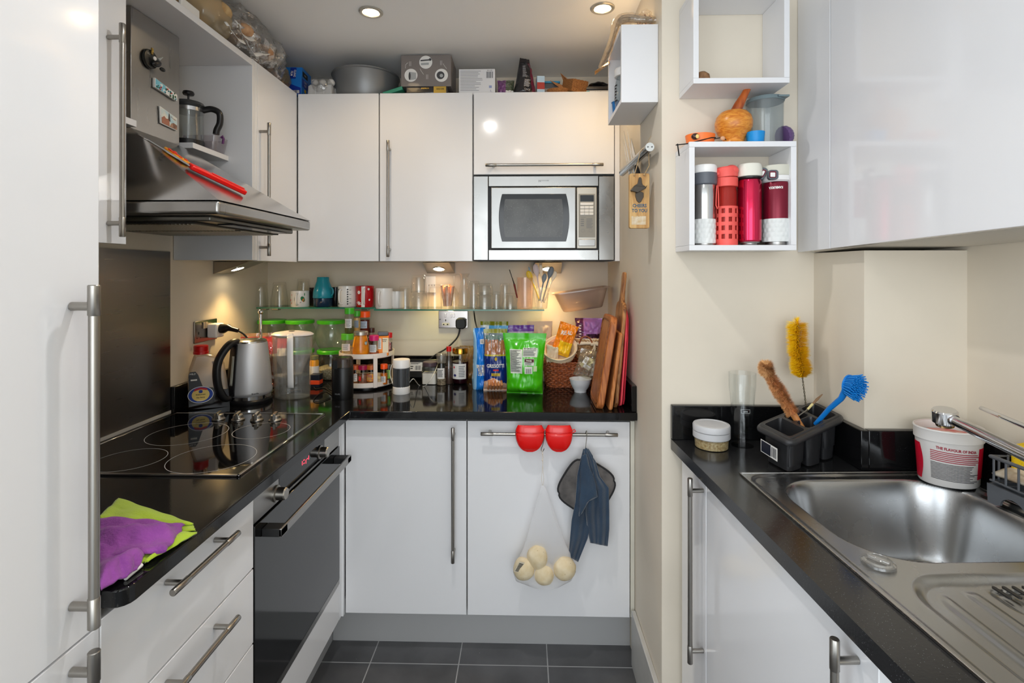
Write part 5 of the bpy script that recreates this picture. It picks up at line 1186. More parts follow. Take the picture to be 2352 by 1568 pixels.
# water filter jug
c = Vector((PY(672, 922, 2.045).x, 2.045, WZ)); k = mpp(c); r0, r1 = 40*k, 46*k; jh = (922-778)*k
t = thing('water_filter_jug', 'clear water filter jug with white lid and long white handle facing the room', 'jug', c)
SX, SY = 1.0, .72
JC = clear('jug_clear', (255,255,255), .03, .4, .04, haze=.05, hazec=(220,224,228))
M().shell([(r0*.96,0), (r0,.005), (r1,jh)], c, .0022, 56, sx=SX, sy=SY).obj('body', JC, t)
M().rev([(0,.006), (r0*.95,.006), (r0*.98+.0,.02), (r0*.99,jh*.36), (0,jh*.36+.0)], c, 56, sx=SX, sy=SY).obj('water', clear('water', (252,254,255), .05, .4, .01, haze=.05, hazec=(200,208,214)), t)
M().rev([(0,jh*.38), (r0*.55,jh*.38), (r0*.6,jh*.45), (r1*.93,jh*.72), (r1*.96,jh*.98)], c, 48, sx=SX, sy=SY).obj('filter_funnel', clear('funnel_grey', (252,252,252), .04, .3, .1, haze=.22, hazec=(214,216,222)), t)
M().rev([(r1*.99,jh-.002), (r1*1.03,jh), (r1*1.03,jh+.003), (r1*.9,jh+.009), (r1*.4,jh+.015), (0,jh+.016)], c, 56, sx=SX, sy=SY).obj('lid', mat('lid_white_warm', (236,226,220), .3), t)
m = M(); m.box(c.x-.006, c.x+.012, c.y-.02, c.y-.006, c.z+jh+.0145, c.z+jh+.017); m.obj('indicator', BLACKP, t)
yb_ = r1*SY
hp_ = [(0, -yb_*.75, jh+.008), (0, -yb_-.006, jh+.004), (.001, -yb_-.028, jh-.02), (.002, -yb_-.035, jh*.6), (.003, -yb_-.028, jh*.32), (.003, -yb_-.018, jh*.22)]
m = M(); rings = []
for i in range(25):
    p = spl([Vector(a_) for a_ in hp_], i/24); rings.append([tuple(c+Vector((p.x+.40*max(-p.y-yb_*.7, 0)+.010+.012*a_, p.y+.0045*b_*(.6+.4*abs(math.cos(i))), p.z+(.004*b_ if i < 6 else 0)))) for a_, b_ in S8])
loft(m, rings); m.obj('handle', WHITEP, t, smooth=60)
# coffee grinder
c, r, h = put(787, 920, 47, 822, WZ)
t = thing('coffee_grinder', 'small black electric coffee grinder with smoky clear top on the worktop corner', 'coffee grinder', c)
M().rev([(0,0), (r*.98,0), (r*1.0,.004), (r*1.02,h*.74), (r*.99,h*.755)], c, 48, sy=.9).obj('body', mat('grinder_black', (14,14,15), .35), t)
M().shell([(r*.98,h*.757), (r*1.0,h*.76), (r*.98,h*.96), (r*.85,h)], c, .002, 48, sy=.9)
m = M().rev([(r*.98,h*.757), (r*1.0,h*.76), (r*.98,h*.95), (r*.86,h*.99), (0,h)], c, 48, sy=.9); m.obj('lid', clear('smoky', (150,140,132), .06, .6, .05, haze=.45, hazec=(104,92,84)), t)
m = M().box(c.x-r*.62, c.x-r*.18, c.y-r*.93, c.y-r*.80, c.z+h*.73, c.z+h*.93); m.obj('switch', BLACKM, t, bev=.001)
m = M(); fg = cylfn(c, r, -PI/2-.18); txt(m, 'KRUPS', .0075, lambda x, y: (lambda p: Vector((p.x, c.y+(p.y-c.y)*.9-.001, p.z)))(fg(x, y+.024)), 0, bold=.0002); m.obj('lettering', INKG, t)
CB = BLACKM
m = M(); q = lambda px, py, z=.003: PZ(px, py, WZ+z)
m.tube([spl([q(764, 895), q(750, 880, .012), q(735, 876, .016), q(722, 884, .004), q(725, 893), q(745, 890), q(762, 902)], i/40) for i in range(41)], .0018, 8)
m.tube([spl([q(764, 908), q(750, 898), q(735, 903), q(720, 918), q(735, 922), q(760, 912)], i/40) for i in range(41)], .0018, 8); tag(m.obj('power_cable', CB, smooth=60), 'thin black power cable curling on the worktop beside the coffee grinder', 'cable')
# ================================================================== storage jars with green lids
JG = clear('jar_glass', (246,251,244), .07, .95, .02, haze=.05, hazec=(210,214,200))
def big_jar(px, Y, z0, lab, oats=False, hid=False):
    c = PY(px, 800, Y); c.z = z0; r = 36*mpp(c)
    t = thing('storage_jar', lab, 'jar', c, group='big glass jars with green lids')
    M().rev([(0,0), (r*.66,0), (r*.72,.004), (r*.90,.030), (r*1.0,.062), (r*.98,.082), (r*.86,.105), (r*.80,.114), (r*.81,.126)], c, 44).obj('glass', JG, t, smooth=60)
    M().rev([(r*.80,.122), (r*.87,.1225), (r*.88,.134), (r*.84,.138), (0,.1385)], c, 44).obj('lid', GREEN, t)
    if oats:
        M().rev([(0,.003), (r*.64,.003), (r*.70,.006), (r*.88,.030), (r*.95,.05), (r*.5,.062), (0,.056)], c, 36).obj('contents', mat('rolled_oats', (206,190,164), .9, col2=(140,118,92), vscale=170, bump=1, bscale=170), t)
    return t, c, r
JY = 2.405
big_jar(761, JY, WZ, 'green-lidded glass jar of rolled oats at the bottom of the right-hand jar stack', True)
big_jar(761, JY, WZ+.1388, 'empty green-lidded glass jar stacked on the jar of oats')
big_jar(689, JY, WZ, 'lower green-lidded glass jar of the middle stack behind the filter jug')
big_jar(689, JY, WZ+.1388, 'upper green-lidded glass jar of the middle stack behind the filter jug')
big_jar(629, JY, WZ, 'lower green-lidded glass jar of the left stack behind the kitchen roll pole')
t, c, r = big_jar(625, JY, WZ+.1388, 'upper green-lidded glass jar of the left stack with a red packet inside')
m = M(); m.T = Matrix.Translation(c+Vector((.005, -.005, .035))) @ Matrix.Rotation(.5, 4, 'Y'); m.box(-.03, .03, -.015, .0, -.012, .03); m.obj('packet', mat('packet_red', (190,20,26), .3, coat=.3), t, bev=.004)
# packets standing behind kettle / filter jug
c = PY(640, 860, 2.28)
t = thing('food_packet', 'red and white food packet standing between the kettle and the filter jug', 'packet', (c.x, 2.28, WZ))
bg = Bag((c.x, 2.28, WZ), .075, .205, .03, rz=.1, seed=8, crump=.003); m = M(); bg.mesh(m, lambda u, v: 0 if v > .80 else (1 if v > .62 else 2)); m.obj('film', [mat('packet_red', (190,20,26), .3, coat=.3), PAPER, mat('packet_dark', (40,42,44), .4)], t, smooth=70)
c, r, h = put(722, 880, 14, 802, WZ, 2.30)
t = thing('spice_jar', 'slim mustard-coloured jar partly hidden behind the filter jug', 'jar', c)
M().rev([(0,0), (.019,0), (.02,.003), (.02,.10), (.016,.108)], c, 24).obj('body', mat('mustard', (214,150,40), .35), t); M().rev([(.0165,.108), (.018,.109), (.018,.125), (0,.126)], c, 24).obj('lid', mat('lid_olive', (120,120,80), .4), t)
M().rev([(.0205,.02), (.0205,.08)], c, 24).obj('label', PAPER, t)
c = PY(727, 868, 2.24)
tag(M().box(c.x-.022, c.x+.02, 2.22, 2.26, WZ, WZ+.055, 0).box(c.x-.0225, c.x+.0205, 2.219, 2.2605, WZ+.012, WZ+.03, 1).obj('food_carton', [mat('label_navy', (22,28,44), .4), mat('orange_red', (222,74,36), .4)], bev=.001), 'small navy and orange carton lying in front of the oats jar', 'carton')
# ================================================================== two-tier turntable and spices
TY = 2.275; c = PY(843, 880, TY); TCX = c.x; c = Vector((TCX, TY, WZ)); RT_ = .119; TW_ = mat('turntable_white', (232,222,214), .35)
t = thing('spice_turntable', 'white two-tier round turntable crowded with spice jars', 'turntable', c)
M().rev([(0,.0), (.09,0), (.09,.008), (0,.009)], c, 48).obj('base', BLACKP, t)
def tray(m, z): return m.rev([(0,z), (RT_*.97,z), (RT_,z+.003), (RT_,z+.022), (RT_*.975,z+.022), (RT_*.97,z+.006), (0,z+.006)], c, 72)
tray(M(), .010).obj('lower_tray', TW_, t); U0 = .133; tray(M(), U0).obj('upper_tray', TW_, t)
for ang in (-.98, -2.2, .6, 2.2):
    m = M(); q = Vector((c.x+RT_*1.0*math.cos(ang), c.y+RT_*1.0*math.sin(ang), 0)); m.T = Matrix.Translation(q) @ Matrix.Rotation(ang, 4, 'Z'); m.box(-.004, .003, -.0085, .0085, c.z+.010, c.z+U0+.015); m.obj('post', TW_, t, bev=.001)
ZU = WZ+U0+.0065; ZLW = WZ+.0165
SG = clear('spice_glass', (245,245,240), .06, .8, .03)
def spice(px, Y, z0, wpx, H, lidc, bodyc, lab, label=None, lidh=.018, lidr=1.0, nm='spice_jar', labz=(.3,.75), lang=-PI/2, fill=.7, grp='spice jars on the white turntable'):
    c = PY(px, 800, Y); c.z = z0; r = wpx/2*mpp(c)
    t = thing(nm, lab, 'spice jar', c, group=grp)
    hb = H-lidh
    M().rev([(0,0), (r*.93,0), (r,.003), (r,hb*.88), (r*.8,hb*.96), (r*.8,hb)], c, 28).obj('glass', SG, t, smooth=50)
    M().rev([(0,.002), (r*.9,.002), (r*.94,.004), (r*.94,hb*fill), (0,hb*fill)], c, 28).obj('contents', mat('spice_%d_%d_%d' % bodyc, bodyc, .8, var=.2, vscale=80), t)
    M().rev([(r*.82,hb-.001), (r*lidr,hb), (r*lidr,H-.002), (r*lidr*.94,H), (0,H)], c, 28).obj('lid', mat('lidc_%d_%d_%d' % lidc, lidc, .3), t)
    if label:
        m = M(); fn = cylfn(c, r, lang); patch(m, -r*.75, r*.75, hb*labz[0], hb*labz[1], fn, 0, 8, 2)
        fn2 = cylfn(c, r, lang, .0007); bars(m, -r*.6, r*.6, hb*(labz[0]+.04), hb*(labz[1]-.04), 7, fn2, 1, seed=int(px))
        m.obj('label', [label, INKG], t)
    return t
LG_ = (92,186,52)
spice(798, TY-.035, ZU, 27, .094, LG_, (226,196,140), 'squat spice jar with bright green lid at the left of the upper tier', PAPER, .026, 1.02, fill=.55)
spice(803, TY-.030, ZU+.0942, 22, .112, (60,170,40), (90,92,50), 'tall spice jar with green lid stacked highest on the turntable', mat('label_lightgrey', (210,212,212), .5), .026, 1.0, fill=.35)
spice(824, TY+.03, ZU, 20, .092, (110,112,100), (60,60,45), 'hidden herb jar in the middle of the upper tier', None, .02)
spice(820, TY+.03, ZU+.0922, 16, .096, (64,160,44), (232,190,120), 'narrow stacked jar with green cap and tan powder', mat('label_bluegrey', (120,140,160), .5), .024, 1.0, fill=.9)
spice(838, TY+.055, ZU, 22, .088, (100,60,40), (90,40,20), 'hidden dark spice jar at the back of the upper tier', None, .018)
spice(838, TY+.052, ZU+.0882, 23, .096, (248,86,22), (110,26,8), 'stacked spice jar with bright orange lid and dark red flakes', mat('label_bluelight', (176,192,210), .5), .026, 1.05, fill=.8)
# turmeric pear-shaped jar
c = PY(829, 815, TY-.075); c.z = ZU; r = 19*mpp(c)
t = thing('turmeric_jar', 'wide pear-shaped jar of orange turmeric with a silver lid on the upper tier', 'spice jar', c)
M().rev([(0,0), (r*.86,0), (r*.96,.006), (r*1.0,.024), (r*.95,.048), (r*.72,.085), (r*.68,.094)], c, 40).obj('body', mat('turmeric', (226,140,20), .3, col2=(190,104,14), vscale=25, coat=.5), t, smooth=60)
M().rev([(r*.7,.093), (r*.84,.094), (r*.84,.107), (r*.78,.109), (0,.1095)], c, 40).obj('lid', mat('lid_silver', (190,186,176), .35, .9), t)
m = M(); m.T = Matrix.Translation(c+Vector((-r*.62, -r*.62, .066))) @ Matrix.Rotation(.20, 4, 'Y') @ Matrix.Rotation(-.6, 4, 'Z'); m.box(-.004, .004, -.0015, 0, -.022, .022); m.obj('tab', mat('tab_orange', (250,160,30), .4), t)
m = M(); fn = cylfn(c, r, -PI/2+1.0, .0008, rfn=lambda y: r*.9); m.add([fn(.007*math.cos(2*PI*i/20), .06+.008*math.sin(2*PI*i/20)) for i in range(20)], [tuple(range(20))]); m.obj('sticker', mat('sticker_teal', (220,228,224), .4, col2=(30,110,120), vscale=120), t)
spice(859, TY-.075, ZU, 22, .092, (212,34,110), (196,96,50), 'spice jar with magenta lid at the front of the upper tier', mat('label_lightgrey', (210,212,212), .5), .022, 1.0, fill=.3)
c = PY(880, 805, TY-.045); c.z = ZU; t = thing('spice_box', 'orange rectangular spice tub with grey flip lid and cream label', 'spice box', c)
k = mpp(c); bw = 12.5*k
m = M(); m.T = Matrix.Translation(c) @ Matrix.Rotation(.25, 4, 'Z'); m.box(-bw, bw, -bw*.7, bw*.7, 0, .086); m.obj('body', mat('tub_orange', (250,140,20), .4), t, bev=.004)
m = M(); m.T = Matrix.Translation(c) @ Matrix.Rotation(.25, 4, 'Z'); m.box(-bw*.96, bw*.96, -bw*.68, bw*.68, .0865, .104); m.obj('lid', mat('lid_darkgrey', (92,96,104), .45), t, bev=.004)
m = M(); m.T = Matrix.Translation(c) @ Matrix.Rotation(.25, 4, 'Z'); fn = lambda x, y: Vector((x, -bw*.7-.0004, y)); patch(m, -.002, bw*.95, .014, .078, fn, 0); patch(m, -bw*.92, -bw*.3, .03, .076, fn, 1)
fn2 = lambda x, y: Vector((x, -bw*.7-.0008, y)); txt(m, 'RUSSIAN', .0052, lambda x, y: fn2(x+.0055, y+.070), 2, bold=.0002); txt(m, 'BL JAR', .0052, lambda x, y: fn2(x+.0055, y+.063), 2, bold=.0002); bars(m, -bw*.85, -bw*.4, .034, .072, 9, fn2, 3)
m.obj('label', [mat('label_cream', (240,226,196), .5), PAPER, INK, INKG], t)
spice(894, TY+.0, ZU, 14, .094, (190,20,30), (110,90,100), 'thin spice jar with red lid at the right edge of the upper tier', mat('label_redmix', (176,40,50), .4, col2=(220,216,210), vscale=120), .022, 1.0)
spice(853, TY+.06, ZU, 15, .108, (70,32,26), (60,30,22), 'dark jar with brown lid at the back of the upper tier', None, .02)
spice(816, TY-.085, ZLW, 20, .088, (210,90,40), (150,100,60), 'spice jar with orange lid left on the lower tier', PAPER, .018, 1.0)
spice(834, TY-.088, ZLW, 22, .088, (160,24,70), (150,96,72), 'pinkish-brown spice jar with crimson lid on the lower tier', mat('label_redsmall', (220,30,36), .4), .018, 1.0, labz=(.35,.6), lang=-PI/2-.9)
spice(853, TY-.080, ZLW, 23, .088, (190,96,36), (140,90,60), 'spice jar with yellow label and red white badge on the lower tier', mat('label_yellow', (244,176,30), .4, col2=(200,40,40), vscale=60), .018, 1.0)
spice(882, TY-.06, ZLW, 16, .088, (248,86,22), (240,130,30), 'spice jar with orange lid right of the turntable post', PAPER, .02, 1.0, labz=(.15,.55))
spice(893, TY-.035, ZLW, 13, .080, (70,70,70), (80,76,60), 'jar with lime green label at the right of the lower tier', mat('label_lime', (130,200,40), .4), .014, 1.0, labz=(.35,.9))
spice(800, TY-.03, ZLW, 18, .085, (200,60,40), (120,90,60), 'dark spice jar far left of the lower tier behind the grinder', None, .018, 1.0)
# ================================================================== gadgets and jars along the back wall
c, r, h = put(922, 907, 38, 828, WZ)
t = thing('countertop_gadget', 'white cylindrical gadget with ribbed dark grey middle and white cable', 'gadget', c)
M().rev([(0,0), (r*.97,0), (r,.003), (r,h*.20), (r*.96,h*.215)], c, 48).obj('base', WHITEP, t)
m = M(); pr = []
def rib(u, v): a = 2*PI*u; rr = r*(.95+.035*(1 if int(u*46) % 2 else 0)); return c+Vector((rr*math.cos(a), rr*math.sin(a), h*(.215+.54*v)))
m.grid(rib, 184, 1); m.obj('ribbed_body', mat('gadget_dark', (58,60,62), .3, coat=.3), t, smooth=20)
M().rev([(r*.96,h*.755), (r,h*.77), (r,h*.97), (r*.94,h), (0,h+.001)], c, 48).obj('top', WHITEP, t)
WC = mat('cable_white', (220,218,214), .4); m = M(); 
q = lambda px, py, z=.003: PZ(px, py, WZ+z)
m.tube([spl([c+Vector((r, 0, h*.32)), PY(950, 870, c.y), PZ(962, 884, WZ+.003), PZ(975, 887, WZ+.003), PY(990, 870, 2.2), PY(1004, 840, 2.3), PY(1003, 825, 2.42)], i/40) for i in range(41)], .0017, 8)
m.tube([spl([c+Vector((-r*.6, r*.6, h*.9)), PY(900, 838, c.y+.03), PY(896, 860, c.y+.02), PY(902, 880, c.y), c+Vector((-r, 0, h*.25))], i/30) for i in range(31)], .0017, 8); m.obj('cable', WC, t, smooth=60)
c = PY(970, 884, 2.36)
t = thing('black_tray', 'flat black box with a white bar code label leaning at the back upstand', 'box', (c.x, 2.4, WZ))
m = M(); m.T = Matrix.Translation((c.x, 2.36, WZ)) @ Matrix.Rotation(-.22, 4, 'X'); m.box(-.075, .075, 0, .045, .012, .10); m.obj('body', mat('tray_black', (18,18,19), .3), t, bev=.006)
m = M(); m.T = Matrix.Translation((c.x, 2.36, WZ)) @ Matrix.Rotation(-.22, 4, 'X'); fn = lambda x, y: Vector((x, -.0006, y)); patch(m, -.062, -.003, .045, .085, fn, 0); fn2 = lambda x, y: Vector((x, -.001, y)); bars(m, -.036, -.008, .050, .070, 9, fn2, 1, vert=True); bars(m, -.058, -.012, .074, .083, 2, fn2, 1); bars(m, -.058, -.044, .050, .068, 2, fn2, 1); m.obj('label', [PAPER, INK], t)
c, r, h = put(988, 884, 33, 833, WZ)
t = thing('sugar_jar', 'small square glass jar half full of white sugar with dark lid', 'jar', c)
m = M(); m.prism(rrect(2*r, 2*r, .008, cx=c.x, cy=c.y), 'z', WZ, WZ+h*.80); m.obj('glass', SG, t, bev=.002)
m = M(); m.prism(rrect(2*r-.005, 2*r-.005, .007, cx=c.x, cy=c.y), 'z', WZ+.003, WZ+h*.50); m.obj('sugar', mat('sugar', (238,234,232), .9, bump=.4, bscale=300), t)
M().rev([(r*.8,h*.80), (r*.98,h*.81), (r*1.0,h*.97), (r*.9,h), (0,h)], c, 36).obj('lid', mat('lid_plum', (78,62,70), .35), t)
c, r, h = put(1014, 886, 22, 813, WZ)
t = thing('salt_mill', 'slim glass salt mill with clear grinder top and white label', 'salt mill', c)
M().rev([(0,0), (r*.9,0), (r,.004), (r,h*.58), (r*.8,h*.66), (r*.8,h*.70)], c, 28).obj('glass', SG, t, smooth=50)
M().rev([(0,.002), (r*.9,.002), (r*.9,h*.22), (0,h*.22)], c, 24).obj('salt', mat('mill_contents', (176,160,140), .8, col2=(90,76,60), vscale=140), t)
M().rev([(r*.8,h*.70), (r*.95,h*.71), (r*1.05,h*.86), (r*1.02,h*.99), (r*.9,h), (0,h*.98)], c, 28).obj('grinder', clear('mill_clear', (225,222,215), .12, .7, .08, haze=.3, hazec=(200,195,188)), t)
m = M(); fn = cylfn(c, r, -PI/2); patch(m, -r*.8, r*.8, h*.22, h*.55, fn, 0); bars(m, -r*.6, r*.5, h*.26, h*.5, 6, cylfn(c, r, -PI/2, .0008), 1); m.obj('label', [PAPER, INK], t)
c, r, h = put(1031, 880, 16, 795, WZ, 2.31)
t = thing('sauce_bottle', 'thin sauce bottle with bright red cap behind the glass salt mill', 'bottle', c)
M().rev([(0,0), (.02,0), (.021,.003), (.021,.09), (.012,.12), (.0085,.13), (.0085,h-.02)], c, 28).obj('glass', clear('sauce_glass', (225,215,205), .08, .8, haze=.25, hazec=(120,110,100)), t, smooth=50)
M().rev([(0,.003), (.019,.003), (.019,.075), (0,.075)], c, 24).obj('sauce', mat('sauce_brown', (70,30,18), .3), t); M().rev([(.009,h-.022), (.0115,h-.022), (.0115,h-.001), (0,h)], c, 24).obj('cap', REDP, t)
c, r, h = put(1057, 884, 37, 801, WZ)
t = thing('jam_jar', 'round jar of dark berry jam with gold lid and white berry label', 'jar', c)
M().rev([(0,0), (r*.8,0), (r*.95,.006), (r,.02), (r,h*.58), (r*.88,h*.70), (r*.82,h*.74), (r*.82,h*.86)], c, 40).obj('glass', SG, t, smooth=50)
M().rev([(0,.003), (r*.8,.004), (r*.95,.02), (r*.95,h*.62), (0,h*.62)], c, 36).obj('jam', mat('jam', (42,10,22), .15), t)
M().rev([(r*.83,h*.84), (r*.95,h*.85), (r*.95,h*.96), (r*.88,h), (0,h*1.0)], c, 40).obj('lid', mat('lid_gold', (200,150,60), .2, 1), t)
m = M(); fn = cylfn(c, r, -PI/2-.05); patch(m, -r*.9, r*.95, h*.16, h*.58, fn, 0, 12); f2 = cylfn(c, r, -PI/2-.05, .0009); bars(m, 0, r*.8, h*.2, h*.52, 7, f2, 1); m.add([f2(-r*.5+.007*math.cos(2*PI*i/16), h*.26+.006*math.sin(2*PI*i/16)) for i in range(16)], [tuple(range(16))], 2); m.add([f2(-r*.62+.0035*math.cos(2*PI*i/16), h*.48+.005*math.sin(2*PI*i/16)) for i in range(16)], [tuple(range(16))], 3); m.obj('label', [PAPER, INKG, mat('berry_blue', (50,50,110), .4), REDP], t)
c = PY(1074, 820, 2.42); bg = Bag((c.x, 2.42, WZ), .075, .155, .04, seed=13); m = M(); bg.mesh(m)
t = thing('nut_bag', 'small clear bag of nuts standing behind the jam jar', 'bag', (c.x, 2.42, WZ)); m.obj('film', clear('film_amber', (240,220,170), .08, .6, .08, haze=.35, hazec=(222,190,140)), t)
m = M(); rn = random.Random(3)
for i in range(30): m.ball((c.x+rn.uniform(-.026,.026), 2.42+rn.uniform(-.010,.010), WZ+.012+rn.uniform(0,.095)), (.006,.004,.0045), 8, n=6)
o = m.obj('nuts', mat('almond', (170,110,70), .6), t); o['kind'] = 'stuff'
# socket on the back wall with plug
t = thing('wall_socket', 'polished double socket on the back wall with a black plug on its right', 'socket', (-.349, YB, 1.16))
SOP = mat('socket_polish', (190,182,176), .12, 1)
M().box(-.421, -.277, YB-.007, YB-.001, 1.157, 1.241).obj('plate', SOP, t, bev=.002)
m = M(); fs_ = lambda x, z, w, h, y0=.001: m.box(-.421+x, -.421+x+w, YB-.007-y0, YB-.0071, 1.157+z, 1.157+z+h)
fs_(.018, .012, .036, .013); m.obj('insert', mat('insert_white', (215,210,200), .4), t)
m = M(); fs_(.022, .015, .007, .005, .0015); fs_(.041, .015, .007, .005, .0015); fs_(.033, .033, .004, .009, .0015); m.obj('pin_holes', DARKGAP, t)
m = M(); fs_(.028, .052, .010, .018, .004); fs_(.070, .052, .010, .018, .004); fs_(.058, .05, .008, .02, .004); m.obj('switch', SOP, t, bev=.001)
m = M(); [m.rev([(.003,0),(.003,.001),(0,.0015)], (-.421+x, YB-.0072, 1.199), 12, A=Matrix.Rotation(PI/2, 4, 'X')) for x in (.008, .136)]; m.obj('screw', mat('screw_dark', (80,80,80), .3, 1), t)
t = thing('power_plug', 'black three-pin plug with cable in the back wall socket', 'plug', (-.313, YB-.03, 1.17))
p = PY(1058, 743, YB-.03); M().prism(rrect(.050, .052, .016, cx=p.x, cy=p.z), 'y', YB-.034, YB-.0085).obj('plug', mat('plug_black', (20,20,22), .5), t, bev=.005)
cb = [Vector((p.x-.006, YB-.022, p.z-.024)), PY(1055, 762, YB-.024), PY(1048, 778, YB-.03), PY(1025, 800, YB-.04), PY(1000, 815, YB-.05), PY(975, 835, YB-.05), PY(955, 850, YB-.04)]
M().tube([spl(cb, i/40) for i in range(41)], .0038, 10).obj('cable', BLACKM, t, smooth=60)
# white switch plate behind the glasses
a = PY(976, 672, YB); b = PY(1001, 634, YB)
t = thing('wall_switch', 'white rectangular wall switch plate behind the glasses on the back wall', 'switch', (a.x, YB, a.z)); M().box(a.x, b.x, YB-.008, YB-.001, a.z, b.z).obj('plate', WHITEP, t, bev=.002)
m = M(); [m.box(a.x+.02+.014*i, a.x+.022+.014*i, YB-.009, YB-.008, a.z+.034, a.z+.04) for i in range(3)]; m.obj('marks', INK, t)
# ================================================================== bags on the back worktop
FOIL = lambda n, c, **k: mat(n, c, .22, coat=.5, bump=.25, bscale=18, **k)
q = PZ(1098, 896, WZ)
t = thing('snack_bag', 'narrow bright blue foil bag standing left of the breadstick bag', 'bag', (q.x, q.y+.02, WZ))
bg = Bag((q.x+.002, q.y+.035, WZ), .055, .262, .07, rz=.5, seed=21, crump=.005, wt=1.0, top=.05, bot=0); m = M(); bg.mesh(m, lambda u, v: 1 if u < .10 else 0); m.obj('film', [FOIL('foil_blue', (30,130,225)), FOIL('foil_paleblue', (150,200,235))], t, smooth=70)
m = M(); patch(m, -.022, .024, .062, .108, bg.fn(), 0); f2 = bg.fn(.0014); bars(m, -.02, .02, .066, .104, 7, f2, 1); patch(m, -.006, .014, .195, .215, bg.fn(), 0); bars(m, -.004, .012, .198, .212, 3, f2, 1); m.obj('print', [PAPER, INKG], t)
c = PY(1135, 790, 2.26)
t = thing('snack_bag', 'teal and blue foil bag standing behind the breadstick bag', 'bag', (c.x, 2.26, WZ))
bg = Bag((c.x, 2.27, WZ), .125, .285, .05, rz=-.1, seed=23, top=.07, bot=0); m = M(); bg.mesh(m, lambda u, v: 1 if v > .93 else (2 if v < .80 and v > .72 else (3 if u < .3 else 0)))
m.obj('film', [FOIL('foil_skyblue', (70,150,205)), FOIL('foil_olive', (110,116,20)), FOIL('foil_teal', (30,170,190)), FOIL('foil_silverblue', (190,205,215))], t, smooth=70)
c = PY(1196, 790, 2.27)
t = thing('snack_bag', 'purple topped foil bag mostly hidden behind the green bag', 'bag', (c.x, 2.27, WZ))
bg = Bag((c.x, 2.28, WZ), .12, .268, .05, rz=.1, seed=27, bot=0); m = M(); bg.mesh(m, lambda u, v: 0 if v > .9 else 1); m.obj('film', [FOIL('foil_purple', (96,52,150)), FOIL('foil_lilac', (180,170,200))], t, smooth=70)
c = PY(1240, 790, 2.36)
t = thing('paper_bag', 'rumpled beige paper bag standing behind the green bag', 'bag', (c.x, 2.37, WZ))
bg = Bag((c.x, 2.38, WZ), .12, .275, .06, rz=.2, seed=31, crump=.008, bot=0); m = M(); bg.mesh(m); m.obj('paper', mat('kraft', (214,190,164), .8, bump=.3, bscale=20), t, smooth=60)
# breadsticks bag
q = PZ(1137, 900, WZ); Yq = q.y+.03
t = thing('breadstick_bag', 'dark blue breadstick bag with clear window showing the sticks', 'bag', (q.x, Yq, WZ))
bg = Bag((q.x, Yq, WZ), .102, .262, .055, rz=.06, seed=35, top=.07, bot=.03, crump=.003)
m = M(); bg.mesh(m, lambda u, v: 1 if v > .93 else (2 if v > .60 else (3 if v > .565 else (4 if (v < .17-.2*abs(u-.4)+.06 and v < .26) else 0))), 48, 72)
m.obj('film', [FOIL('foil_navy', (16,44,120)), FOIL('foil_olive2', (140,140,30)), clear('film_clear2', (246,240,230), .12, .75, .06, haze=.08, hazec=(240,230,210), bump=.5), FOIL('foil_gold', (190,170,40)), FOIL('foil_bread', (210,140,96), col2=(236,214,190), vscale=40)], t, smooth=70)
m = M(); rn = random.Random(6); BS = mat('breadstick', (214,146,92), .7, col2=(190,112,62), vscale=60, bump=.3)
for i in range(9):
    u = .09+.10*i; p = bg.pt(u, .3, 1, -.012); e = bg.pt(u+rn.uniform(-.02,.02), .80+rn.uniform(-.03,.04), 1, -.008); m.tube([p, p.lerp(e, .5)+Vector((0,.001,0)), e], [.0052, .0055, .0045], 8)
m.obj('breadsticks', BS, t)
for i in range(5):
    u0 = .2+.13*i; m = M(); m.tube([bg.pt(u0, .03, 1, .004), bg.pt(u0+.05, .12, 1, .005), bg.pt(u0+.02, .185-.02*(i % 2), 1, .003)], [.005, .006, .0045], 8); m.obj('printed_stick', BS, t)
f1 = bg.fn(.0012); m = M(); txt(m, 'GRISSOTTI', .021, lambda x, y: f1(x, y+.108), 0, sx=.78, bold=.0006)
m.grid(lambda u, v: f1(-.006+.024*u-.004, .088+.006*v), 4, 2, 1); patch(m, -.018, .02, .066, .078, f1, 2); txt(m, 'klasik', .009, lambda x, y: bg.fn(.0018)(x, y+.072), 3)
m.add([f1(.006*math.cos(2*PI*i/20)+.002, .138+.008*math.sin(2*PI*i/20)) for i in range(20)], [tuple(range(20))], 2)
m.obj('print', [PAPER, REDP, mat('gold_print', (200,170,50), .4), INK], t)
# green bag
q = PZ(1205, 907, WZ); Yq = q.y+.032
t = thing('snack_bag', 'large shiny green foil bag with white nutrition label at the front of the worktop', 'bag', (q.x, Yq, WZ))
bg = Bag((q.x-.0, Yq, WZ), .150, .250, .075, rz=-.10, seed=44, top=.10, bot=.02, wt=1.22, crump=.004)
m = M(); bg.mesh(m, None, 48, 64); m.obj('film', FOIL('foil_green', (70,190,20)), t, smooth=70)
LGY = mat('label_offwhite', (222,226,214), .5)
f1 = bg.fn(.0010); f2 = bg.fn(.0018); m = M(); patch(m, -.054, -.006, .088, .186, f1, 0, 14, 16); bars(m, -.052, -.009, .092, .182, 26, f2, 1, jit=.5)
patch(m, -.004, .050, .155, .192, f1, 0, 12, 8); bars(m, -.002, .046, .158, .182, 6, f2, 1); txt(m, 'BEST BEFORE 22 JAN', .0062, lambda x, y: f2(x+.022, y+.188), 1, sx=.8, bold=.0002)
patch(m, .002, .040, .122, .150, f1, 0, 10, 6); patch(m, .003, .039, .135, .148, f2, 2, 10, 4); txt(m, 'Shahida', .007, lambda x, y: bg.fn(.0026)(x+.020, y+.1415), 0, bold=.0003); bars(m, .005, .036, .124, .133, 3, f2, 1)
